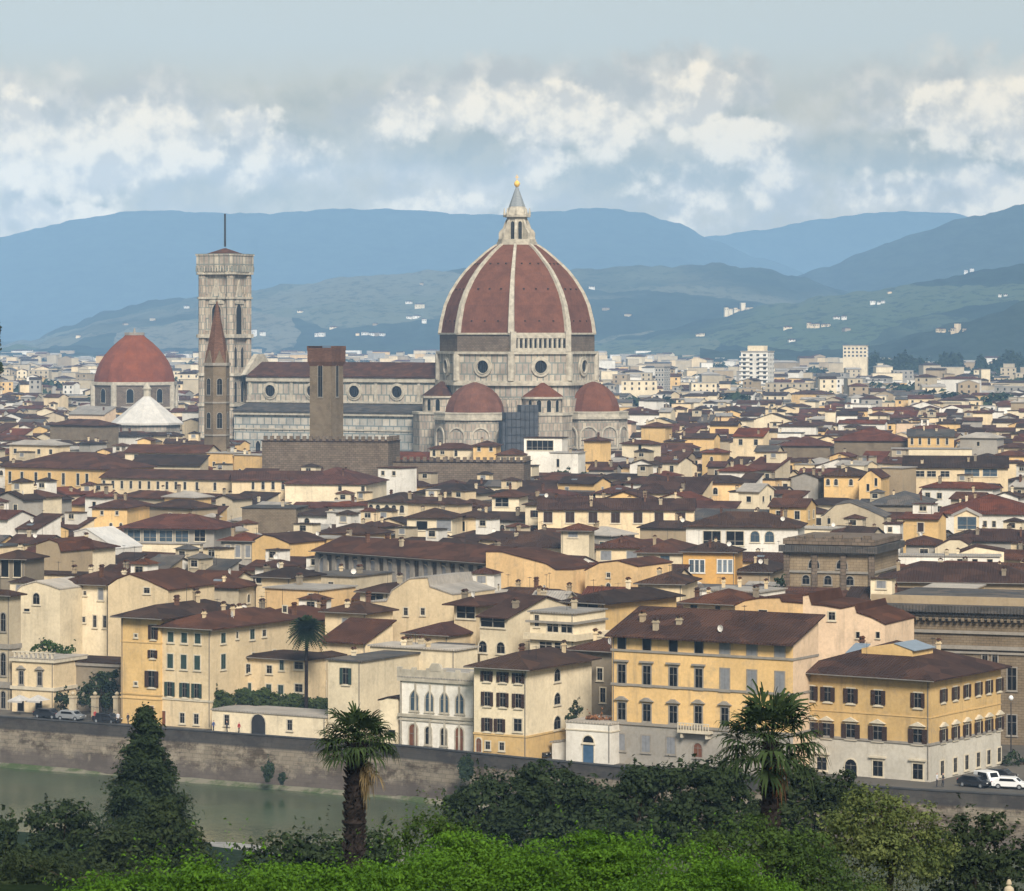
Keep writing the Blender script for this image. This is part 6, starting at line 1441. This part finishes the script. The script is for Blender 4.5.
def bush(name, label, cat, ells, D, mat, size, dens, seed, group=None, trunk=True, depth=.8, zbase=None):
    if mat == 'leaf_bright': group = 'bright green hedge bushes along the lower edge'
    elif 'caper' in label or 'heart shaped' in label: group = 'bushes growing on the quay wall'
    elif name == 'tree' and D < 300: group = 'trees on the near river bank'
    s = D / F; px0 = sum(e[0] for e in ells) / len(ells); cx = (px0 - 512) * s
    zb = slope_z(cx, D) if zbase is None else zbase
    root = thing(name, label, cat, (cx, D, zb), 0, group)
    if D < 115: size *= .72; dens *= 1.75
    rg = random.Random(seed); lob = []
    for (px, py, rx, ry, *b) in ells:
        y = (b[0] if b else 0); ss = (D + y) / F
        c = ((px - 512) * ss - cx, y, zof(py, D + y) - zb); a, e = rx * ss, ry * ss
        lob.append((*c, a * .8, a * depth * .8, e * .8))
        for k in range(7):                                       # satellite clumps break the outline
            th = rg.uniform(0, 6.28); f = rg.uniform(.55, .95); g = rg.uniform(.28, .48)
            lob.append((c[0] + math.cos(th) * a * f * .85, c[1] + rg.uniform(-1, .7) * a * depth * .7, c[2] + math.sin(th) * e * f * .85, a * g, a * g, e * g))
    P, N = lobes_pts(lob, dens, seed, gaps=0 if mat == 'leaf_hedge' or zbase == -5 else (12.5 if D < 115 else 9.0) * size if mat != 'leaf_bright' else 9.7 * size, shoots=90 if D < 300 else 6)
    if mat == 'leaf_bright':                                  # hedge body under the sprays
        P2, N2 = lobes_pts(lob, dens * .8, seed + 1, shell=.3); P, N = np.concatenate([P, P2 * np.array([1, 1, .93])]), np.concatenate([N, N2])
    leaves('crown', P, N, size, mat, root, seed)
    if trunk: limb_tree(lob, (0, 0, -.4), root, max(.12, .05 * max(l[5] for l in lob) + .08), seed=seed)
    return root

# dark conifer beside the river
def conifer(name, label, px, py_top, D, half_px, py_base, mat, seed, n=44000):
    s = D / F; cx = (px - 512) * s; zb = slope_z(cx, D); zt = zof(py_top, D) - zb; R0 = half_px * s; zl = zof(py_base, D) - zb
    root = thing(name, label, 'tree', (cx, D, zb)); rs = np.random.RandomState(seed)
    mb = MB(); mb.tube((0, 0, -.5), (0, 0, zt * .97), .34, .04, 8); mb.build('trunk', 'bark', root)
    P = []; N = []
    nb = 150
    for k in range(nb):
        t_ = (k + rs.rand()) / nb; z = zl + (zt - zl) * t_; r = R0 * (1 - t_) ** .80 * (.55 + .60 * rs.rand()) + .2; th = rs.rand() * 6.28
        m_ = int(n / nb * (.5 + 1.3 * (1 - t_))); q = rs.rand(m_) ** .5
        up = .5 * r if t_ > .1 else .1
        x = np.cos(th) * r * q; y = np.sin(th) * r * q; zz = z - .25 * r * q + .28 * r * q ** 2 + up * .1
        w_ = .16 * r + .14
        P.append(np.stack([x, y, zz], 1) + rs.normal(0, 1, (m_, 3)) * np.array([w_, w_, w_ * .75]) * (1.1 - .5 * q[:, None])); N.append(np.tile([np.cos(th) * .6, np.sin(th) * .6, .7], (m_, 1)))
    leaves('crown', np.concatenate(P), np.concatenate(N), .115, mat, root, seed, .4)
conifer('conifer', 'dark broad conifer rising in front of the river at left', 145, 709, 190, 44, 850, 'leaf_dark', 5)
bush('tree', 'round very dark tree at the far left below the river', 'tree', [(60, 822, 34, 28), (85, 845, 30, 30), (40, 850, 26, 26), (62, 870, 50, 30)], 165, 'leaf_dark', 0.111, 83, 11)
bush('tree', 'dark tree cut by the left edge at the bottom', 'tree', [(-2, 838, 20, 30), (5, 870, 32, 30)], 150, 'leaf_dark', 0.104, 83, 12)
bush('tree', 'dark olive green tree spreading under the conifer to its right', 'tree', [(165, 835, 40, 34), (130, 850, 40, 30), (190, 860, 26, 32), (110, 872, 50, 28)], 145, 'leaf_olive', 0.096, 90, 13)
bush('shrub', 'dull green bush filling the lower left corner', 'shrub', [(30, 882, 60, 30), (100, 890, 55, 26), (160, 885, 40, 24), (15, 900, 50, 28), (80, 905, 60, 24)], 105, 'leaf_olive', 0.074, 108, 14)
bush('shrub', 'dark low bush around the foot of the fan palm', 'shrub', [(285, 848, 34, 22), (320, 850, 38, 22), (370, 848, 30, 20), (260, 862, 26, 18), (345, 865, 60, 22)], 125, 'leaf_dark', 0.081, 94, 15)
bush('tree', 'dark tree left in the row hiding the foot of the quay wall', 'tree', [(490, 812, 46, 34), (460, 820, 26, 26), (520, 800, 40, 36), (500, 845, 60, 34)], 190, 'leaf_dark', 0.118, 79, 16)
bush('tree', 'tallest dark tree in the middle of the row before the white house', 'tree', [(555, 795, 36, 32), (545, 778, 24, 18), (590, 800, 34, 30), (570, 835, 58, 36)], 182, 'leaf_dark', 0.118, 79, 17)
bush('tree', 'dark rounded tree before the grey ground floor of the yellow palace', 'tree', [(632, 798, 36, 30), (650, 785, 28, 18), (612, 815, 30, 28), (640, 835, 55, 34)], 176, 'leaf_dark', 0.115, 79, 18)
bush('tree', 'dark tree left of the right fan palm trunk', 'tree', [(700, 792, 42, 36), (725, 780, 34, 28), (690, 825, 50, 34), (735, 815, 36, 36)], 168, 'leaf_dark', 0.111, 83, 19)
bush('tree', 'dark olive tree right of the right fan palm trunk', 'tree', [(800, 795, 40, 28), (840, 792, 28, 24), (790, 825, 46, 34), (845, 812, 30, 26)], 160, 'leaf_olive', 0.104, 86, 20)
bush('tree', 'dark grey green tree in the lower right corner', 'tree', [(985, 850, 36, 36), (950, 845, 30, 34), (1015, 875, 34, 34), (960, 880, 46, 30)], 118, 'leaf_olive', 0.081, 99, 21)
bush('shrub', 'tall yellow green bush with pale shoot tips at right', 'shrub', [(870, 815, 40, 34), (905, 830, 40, 32), (845, 835, 30, 30), (925, 850, 32, 30), (880, 865, 64, 40)], 96, 'leaf_gold', 0.063, 144, 22)
bush('shrub', 'mid green leafy bush left of the yellow green bush', 'shrub', [(745, 836, 46, 26), (800, 850, 40, 32), (770, 868, 70, 36), (825, 880, 40, 28), (700, 850, 30, 22), (850, 893, 50, 22), (790, 895, 60, 20)], 88, 'leaf_mid', 0.059, 144, 23)
bush('shrub', 'bright green hedge bush in the middle of the lower edge', 'shrub', [(470, 862, 60, 26), (560, 860, 62, 28), (640, 858, 56, 28), (520, 888, 90, 30), (620, 890, 90, 30), (450, 845, 36, 16), (600, 842, 40, 14)], 60, 'leaf_bright', 0.038, 270, 24, trunk=False)
bush('shrub', 'bright green hedge bush at the lower edge below the left palm', 'shrub', [(300, 880, 56, 20), (370, 878, 50, 22), (420, 874, 44, 24), (340, 897, 90, 24)], 57, 'leaf_bright', 0.037, 270, 25, trunk=False)
bush('shrub', 'bright green hedge bush starting near the lower left', 'shrub', [(175, 876, 46, 22), (220, 882, 46, 20), (135, 893, 70, 18), (255, 880, 40, 20), (190, 903, 80, 20)], 54, 'leaf_bright', 0.037, 270, 26, trunk=False)
bush('shrub', 'bright green hedge bush at the lower edge toward the right', 'shrub', [(700, 868, 54, 26), (745, 884, 44, 20), (690, 892, 80, 24), (770, 892, 30, 16)], 58, 'leaf_bright', 0.037, 270, 27, trunk=False)
bush('shrub', 'light green sprig bush in front of the river right of the left palm', 'shrub', [(430, 832, 30, 18), (400, 845, 24, 14), (455, 838, 26, 16)], 80, 'leaf_mid', 0.052, 162, 28, trunk=False)
# city greenery
bush('tree', 'dark garden trees clump behind the gate pillars at left', 'tree', [(98, 686, 16, 16), (108, 695, 14, 16), (88, 698, 12, 12), (112, 678, 8, 9)], 497, 'leaf_dark', 0.252, 16, 31, zbase=0)
bush('tree', 'small dark tree behind the left gate pillar beside the cream villa', 'tree', [(62, 700, 8, 11)], 497, 'leaf_dark', 0.222, 18, 32, zbase=0)
bush('hedge', 'clipped green hedge along the top of the low white terrace building', 'hedge', [(222, 699, 14, 10), (245, 698, 18, 11), (270, 700, 18, 11), (296, 702, 18, 11), (318, 706, 14, 10)], 481, 'leaf_hedge', .20, 60, 33, zbase=0, trunk=False, depth=.5)
bush('shrub', 'green potted shrubs on the roof terrace of the low grey wing', 'shrub', [(48, 646, 13, 6), (66, 650, 14, 4), (36, 650, 6, 4)], 508, 'leaf_mid', 0.192, 22, 34, zbase=0, trunk=False)
bush('shrub', 'dark round shrub on the white house terrace beside the long side wall', 'shrub', [(576, 709, 8, 8), (571, 715, 7, 5)], 447, 'leaf_dark', 0.163, 25, 35, zbase=0)
bush('shrub', 'green shrub in the passage beside the ivory house side wall', 'shrub', [(559, 727, 9, 8), (561, 734, 8, 6)], 452, 'leaf_mid', 0.163, 25, 36, zbase=0)
bush('shrub', 'reddish flower boxes row on top of the one storey white house', 'shrub', [(596, 717, 14, 3)], 444, 'leaf_palm_rust', .16, 16, 37, zbase=0, trunk=False)
for q, (px, py, rx, ry, lb) in enumerate([(268, 772, 7, 11, 'dark caper bush growing on the quay wall left of the fan palm trunk'), (282, 778, 4, 7, 'smaller dark caper bush next to the one left of the fan palm trunk'), (466, 768, 10, 13, 'dark heart shaped bush hanging on the quay wall under the arched white villa')]):
    bush('shrub', lb, 'shrub', [(px - rx * .3, py - ry * .1, rx * .7, ry * .8), (px + rx * .3, py - ry * .2, rx * .6, ry * .8), (px, py + ry * .45, rx * .5, ry * .6)], 457 - (px - 300) * .085 - 1.2, 'leaf_dark', .15, 70, 40 + q, zbase=-5, trunk=False, depth=.35)
bush('tree', 'dark green roof garden below the plain white block with slot window', 'tree', [(560, 475, 10, 4), (585, 477, 12, 5), (598, 474, 6, 5)], 1000, 'leaf_dark', 0.370, 9, 44, zbase=0)
bush('tree', 'small dark tree on a terrace left of the brown stone tower', 'tree', [(778, 585, 7, 8)], 560, 'leaf_dark', 0.222, 18, 45, zbase=0)
bush('tree', 'dark street trees at the right edge below the stone building', 'tree', [(1012, 765, 14, 14), (1030, 770, 16, 16)], 440, 'leaf_dark', 0.222, 18, 46, zbase=0)
bush('tree', 'dark tree top just inside the left edge above the city', 'tree', [(-4, 330, 6, 10), (-1, 370, 6, 8), (-6, 350, 8, 20)], 700, 'leaf_dark', 0.370, 9, 47, zbase=0)
# far tree line: reads as one mass
rs = np.random.RandomState(3); lob = []; s = 3300 / F
for k in range(70):
    px = rs.uniform(856, 1035); hh = rs.uniform(24, 37) * (1.05 if rs.rand() < .3 else .9); y = 3300 + rs.uniform(-60, 60)
    if 925 < px < 945: hh *= .7
    lob.append(((px - 512) * s, y, hh * .62, rs.uniform(4.5, 9), 6, hh * .40))
P, N = lobes_pts(lob, 2.8, 3); o = leaves('far_treeline', P, N, 1.3, 'leaf_dark', None, 3)
tag(o, 'dark distant line of cypresses and pines at the edge of the plain', 'trees', kind='stuff')
lob = []
for k in range(330):
    y = rs.uniform(1900, 5600); px = rs.uniform(-20, 1044); sz = rs.uniform(3, 7) * (1 + y / 5000)
    for j in range(rs.randint(1, 4)): lob.append(((px - 512) * y / F + rs.uniform(-10, 10), y, rs.uniform(7, 13), sz, sz, sz * .9))
P, N = lobes_pts(lob, .28, 5); o = leaves('plain_trees', P, N, 2.2, 'leaf_dark', None, 4)
tag(o, 'scattered dark trees between the distant roofs of the plain', 'trees', kind='stuff')

# palms
def fan_leaf(mb, rg, base, dirv_, length, rad, blades=15, droop=.25, mi=0):
    d = Vector(dirv_).normalized(); side = d.cross(Vector((0, 0, 1)))
    if side.length < .05: side = Vector((1, 0, 0))
    side.normalize(); up = side.cross(d); p = Vector(base); tip = p + d * length + Vector((0, 0, -droop * length * .4))
    mb.tube(p, tip, .02, .014, 4, mi)
    sag = rg.uniform(.6, 1.6) * droop
    for k in range(blades):
        if rg.random() < .07: continue
        a = math.pi * 1.25 * (k / (blades - 1) - .5); r = rad * (.8 + .2 * math.cos(a)) * rg.uniform(.75, 1.15)
        v = (d * math.cos(a) + side * math.sin(a)).normalized() + Vector((rg.uniform(-.07, .07),) * 3); w_ = r * .06
        n_ = v.cross(up).normalized(); m_ = tip + v * r * .5 + up * .05 * r; e1 = tip + v * r * .8 + Vector((0, 0, -sag * r * .35)); e = tip + v * r * .93 + Vector((0, 0, -sag * r * rg.uniform(.9, 1.5)))
        mb.add([tuple(tip), tuple(m_ - n_ * w_), tuple(m_ + n_ * w_), tuple(e1 - n_ * w_ * .6), tuple(e1 + n_ * w_ * .6), tuple(e)], [(0, 1, 2), (1, 3, 4, 2), (3, 5, 4)], mi)
def fan_palm(label, px, py_top, py_base, D, trunk_px, crown_px, seed, n=46, lean=0.0, skirt=True, flat=1.0):
    s = D / F; cx = (px - 512) * s; zb = zof(py_base, D); H_ = zof(py_top, D) - zb; r = trunk_px * s / 2; L = crown_px * s
    root = thing('fan_palm', label, 'palm tree', (cx, D, zb)); rg = random.Random(seed)
    rings = []; m = 26
    for k in range(m + 1):
        t_ = k / m; rr_ = r * (1.05 - .1 * t_ + .13 * math.sin(k * 2.4) + .1 * rg.random() + (.14 if .35 < t_ < .6 else 0)); rings.append([(lean * t_ * t_ + rr_ * math.cos(2 * math.pi * i / 12 + k * .3) * rg.uniform(.86, 1.14), rr_ * math.sin(2 * math.pi * i / 12 + k * .3) * rg.uniform(.86, 1.14), -.6 + (H_ + .6) * t_) for i in range(12)])
    mb = MB(); mb.loft(rings)
    for k in range(260):
        t_ = rg.uniform(.02, .98); a = rg.uniform(0, 6.28); z = H_ * t_; p = Vector((lean * t_ * t_ + r * math.cos(a), r * math.sin(a), z)); q = p + Vector((math.cos(a) * .13, math.sin(a) * .13, rg.uniform(.05, .2)))
        mb.tube(p, q, .05, .015, 4)
    mb.build('trunk', 'palm_bark', root)
    top = Vector((lean, 0, H_)); mb = MB()
    for k in range(n):
        a = k * 2.39996 + rg.uniform(-.2, .2); el = R(82 - 112 * (k / n) ** .9) + rg.uniform(-.12, .12)
        d = (math.cos(a) * math.cos(el), math.sin(a) * math.cos(el), math.sin(el) * flat)
        fan_leaf(mb, rg, top + Vector((0, 0, rg.uniform(-.1, .15))), d, L * rg.uniform(.48, .62), L * rg.uniform(.42, .52), 17, .30 - .15 * math.sin(el))
    mb.build('crown', 'leaf_palm', root)
    if skirt:
        mb = MB()
        for k in range(12 if 'dry' in skirt else 6):
            a = rg.uniform(-.9, .5); el = R(rg.uniform(-78, -42)); d = (math.cos(a) * math.cos(el), -abs(math.sin(a)) * math.cos(el) * .6, math.sin(el))
            fan_leaf(mb, rg, top + Vector((0, 0, -.15)), d, L * rg.uniform(.3, .5) * (1.3 if 'dry' in skirt else 1), L * rg.uniform(.25, .38) * (1.3 if 'dry' in skirt else 1), 13, .5)
        mb.build('dead_fronds', skirt, root)
    return root
fan_palm('fan palm with thick dark shaggy trunk standing before the river', 354, 742, 862, 108, 17, 45, 3, n=56, skirt='leaf_palm_dry', lean=.1, flat=.55)
fan_palm('larger fan palm with rust coloured dead fronds in front of the yellow palaces', 770, 742, 866, 112, 15, 62, 8, n=50, skirt='leaf_palm_rust')
# feather palm among the houses
def feather_palm(label, px, py_top, py_base, D, seed):
    s = D / F; cx = (px - 512) * s; zb = 0; zt = zof(py_top, D); root = thing('feather_palm', label, 'palm tree', (cx, D, 0)); rg = random.Random(seed)
    mb = MB(); mb.tube((0, 0, 0), (.1, 0, zt), .28, .22, 10); mb.build('trunk', 'palm_bark', root)
    mb = MB()
    for k in range(170):
        a = k * 2.4; el = R(86 - 135 * k / 170); L = rg.uniform(2.1, 3.0); p = Vector((.1, 0, zt)); d = Vector((math.cos(a) * math.cos(el), math.sin(a) * math.cos(el), math.sin(el)))
        side = d.cross(Vector((0, 0, 1))).normalized() if abs(d.z) < .98 else Vector((1, 0, 0))
        for j in range(14):
            t_ = (j + 1) / 14; q = p + d * L * t_ + Vector((0, 0, -1.0 * L * t_ * t_ * .42)); w_ = .55 * math.sin(math.pi * min(1, t_ * .9 + .1)) + .08
            for sg in (-1, 1):
                e = q + side * sg * w_ + d * .25 + Vector((0, 0, -.18)); mb.add([tuple(q), tuple(q + d * .24), tuple(e)], [(0, 1, 2)])
    mb.build('crown', 'leaf_palm', root)
feather_palm('tall feather palm with slim trunk rising above the terrace hedge', 306, 628, 700, 478, 2)

# ================================================================== SMALL THINGS
def put_street(px, D=None, py=None): return at(px, D)
def car(label, px, D, c, rz, group='cars parked along the embankment', van=False):
    x, y = at(px, D); root = thing('car', label, 'car', (x, y, .004), R(rz), group)
    top = 1.9 if van else 1.45
    pr = [(-2.1, .35), (2.05, .35), (2.15, .75), (1.35, .92), (.75, top - .05), (.4, top), (-1.3, top), (-1.95, 1.0 if not van else top - .1), (-2.15, .8)]
    mb = MB(); n = len(pr); rings = []
    for yy, k in ((-.85, .93), (-.78, 1), (.78, 1), (.85, .93)): rings.append([(px_ * (k * .02 + .98), yy, .35 + (z - .35) * k) for px_, z in pr])
    mb.loft(rings); mb.build('body', c, root)
    mb = MB()
    for sg in (-1, 1): mb.prism_y([(-1.2, .98), (.9, .98), (.5, top - .15), (-1.1, top - .15)], sg * .855 - .01, sg * .855 + .01)
    mb.add([(1.28, -.62, .98), (1.28, .62, .98), (.86, .55, top - .12), (.86, -.55, top - .12)], [(0, 1, 2, 3)]); mb.build('window', 'pane', root)
    for wx in (-1.3, 1.3):
        for sg in (-1, 1):
            w_ = MB(); w_.ring_y(circ(.33, 14), circ(.2, 14), -.1, .1); wh = w_.build('wheel', 'rubber', root, (wx, sg * .78, .33)); h = MB(); h.prism_y(circ(.2, 12), -.08, .08); h.build('rim', 'car_grey', wh)
    for sg in (-1, 1): MB().box(2.06, 2.14, sg * .6 - .16, sg * .6 + .16, .62, .76).build('headlight', 'lamp_clear', root); MB().box(-2.16, -2.1, sg * .62 - .12, sg * .62 + .12, .78, .95).build('tail_light', 'lamp_red', root)
car('white car with its side to us at the right edge', 1010, 417, 'car_white', -20)
car('white van parked in front of the corner palace', 989, 419, 'car_white', -60, van=True)
car('dark car parked between the corner palace and the white van', 975, 418.5, 'car_black', -40)
car('black car partly behind the white van at the right edge', 1000, 425, 'car_black', -25)
car('black car in the passage beside the ivory house side wall', 534, 447, 'car_black', -25)
car('pale grey car before the left gate pillar', 71, 490.5, 'car_grey', -28)
car('dark car close to the awnings of the cream villa', 48, 493, 'car_black', -28)
car('black car by the ochre house door', 107, 487, 'car_black', -28)
# awnings at the cream villa
for px, lb in ((20, 'left white market awning before the cream villa'), (38, 'right white market awning before the cream villa')):
    x, y = at(px, 497); r_ = thing('awning', lb, 'awning', (x, y, 0), R(-28), 'white market awnings before the cream villa')
    mb = MB(); mb.prism_z([(-1.3, -1.3), (1.3, -1.3), (1.3, 1.3), (-1.3, 1.3)], 2.2, 2.95, 0, [(-.05, -.05), (.05, -.05), (.05, .05), (-.05, .05)]); mb.box(-1.3, 1.3, -1.31, -1.3, 1.95, 2.2); mb.build('canopy', 'canvas', r_)
    MB().tube((0, 0, 0), (0, 0, 2.5), .03).build('pole', 'iron', r_)
# gate pillars
for px, lb in ((73, 'pale stone gate pillar left of the dark garden trees'), (95, 'pale stone gate pillar in the middle of the dark garden trees'), (117, 'pale stone gate pillar against the ochre house corner')):
    x, y = at(px, 491); mb = MB(); mb.box(-.4, .4, -.4, .4, 0, 3.2); mb.box(-.5, .5, -.5, .5, 3.2, 3.45); mb.lathe([(.1, 3.45), (.32, 3.7), (.32, 3.85), (.05, 4.1)], 10)
    o = mb.build('gate_pillar', 'wall_beige', None, (x, y, 0), R(-28)); tag(o, lb, 'pillar', 'gate pillars of the garden')
x0, y0 = at(74, 491.5); x1, y1 = at(116, 483.5); mb = MB(); k = 30
for i in range(k + 1): xx = x0 + (x1 - x0) * i / k; yy = y0 + (y1 - y0) * i / k; mb.tube((xx, yy, 0), (xx, yy, 2.4), .03, .02, 4)
mb.tube((x0, y0, .3), (x1, y1, .3), .03); mb.tube((x0, y0, 2.2), (x1, y1, 2.2), .03)
tag(mb.build('railing', 'iron'), 'dark iron railing between the pale gate pillars', 'fence')
# people: one skinned figure, re-dressed
def person_mesh(stride):
    J = [(0, 0, .95), (0, 0, 1.15), (0, -.01, 1.42), (0, -.01, 1.53), (0, -.03, 1.66), (0, -.02, 1.76), (-.10, 0, .90), (-.11, -stride, .50), (-.11, -stride * .9 + .1, .07), (-.11, -stride * .9 - .06, .04), (.10, 0, .90), (.11, stride, .50), (.11, stride * 1.4 + .02, .10), (.11, stride * 1.3 - .1, .05),
         (-.19, 0, 1.40), (-.25, stride * .5, 1.13), (-.24, stride * .3 - .12, .90), (.19, 0, 1.40), (.25, -stride * .5, 1.13), (.24, -stride * .3 - .16, .92)]
    E = [(0, 1), (1, 2), (2, 3), (3, 4), (4, 5), (0, 6), (6, 7), (7, 8), (8, 9), (0, 10), (10, 11), (11, 12), (12, 13), (2, 14), (14, 15), (15, 16), (2, 17), (17, 18), (18, 19)]
    RD = [.15, .14, .15, .055, .095, .07, .095, .065, .045, .04, .095, .065, .045, .04, .065, .045, .035, .065, .045, .035]
    me = bpy.data.meshes.new('body'); me.from_pydata(J, E, []); o = bpy.data.objects.new('body', me); col.objects.link(o)
    sk = o.modifiers.new('skin', 'SKIN'); o.modifiers.new('sub', 'SUBSURF').levels = 1
    for i, r in enumerate(RD): me.skin_vertices[0].data[i].radius = (r, r * (.75 if i in (0, 1, 2) else 1))
    me.skin_vertices[0].data[0].use_root = True
    dg = bpy.context.evaluated_depsgraph_get(); me2 = bpy.data.meshes.new_from_object(o.evaluated_get(dg)); bpy.data.objects.remove(o)
    return me2
PM = [person_mesh(.12), person_mesh(.02)]
def person(label, px, D, topc, legc, k, rz, group='people on the embankment'):
    x, y = at(px, D); me = PM[k].copy(); me.materials.clear()
    for c in (topc, legc, 'skin', 'hair'): me.materials.append(MATS[c])
    for p in me.polygons:
        z = p.center.z; p.material_index = 1 if z < .93 else 0 if z < 1.5 and not (abs(p.center.x) > .2 and z < 1.05) else 3 if (z > 1.70 or (p.center.y > .01 and z > 1.58)) else 2
    o = put('person', me, None, (x, y, .13), R(rz)); tag(o, label, 'person', group)
person('person in blue top walking below the cream palace', 213.5, 474, 'cloth_blue', 'cloth_dark', 0, 60)
person('person all in dark clothes below the low white building', 227, 473.5, 'cloth_dark', 'cloth_dark', 1, -100)
person('person in red top near the arched dark gate', 239, 472, 'cloth_red', 'cloth_dark', 0, 60)
person('person in pale top at the ochre house corner', 118, 484, 'cloth_pale', 'cloth_dark', 1, 20)
person('person in dark coat below the ochre house', 128, 483, 'cloth_dark', 'cloth_dark', 0, -120)
person('person in red jacket by the gate pillars', 95, 487, 'cloth_red', 'cloth_dark', 1, 40)
person('person in white top standing by the corner palace', 937, 417.5, 'cloth_pale', 'cloth_dark', 1, 70)
person('person in black by the corner palace wall', 943, 417.5, 'cloth_dark', 'cloth_dark', 0, 70)
# round lamp on the stone building, lamp finial in the bushes
x, y = at(1011, 452); r_ = thing('street_lamp', 'street lamp with a round white globe before the brown stone building', 'street lamp', (x, y, 0))
mb = MB(); mb.tube((0, 0, 0), (0, 0, zof(702, 452)), .09, .06, 8); mb.build('pole', 'iron', r_)
mb = MB(); mb.lathe([(.05, -.36), (.24, -.27), (.35, 0), (.24, .27), (.05, .36)], 14); mb.build('globe', 'car_white', r_, (0, 0, zof(698, 452)), smooth=True)
x, y, z = at(1009, 52, 886); zb = slope_z(x, y)
mb = MB(); mb.lathe([(.02, z - zb + .10), (.035, z - zb + .07), (.045, z - zb + .03), (.02, z - zb + .01), (.07, z - zb - .03), (.08, z - zb - .07), (.03, z - zb - .11), (.03, -.2)], 12)
tag(mb.build('garden_post', 'wall_beige', None, (x, y, zb)), 'little beige stone post topped by a knob near the bottom right corner', 'post')
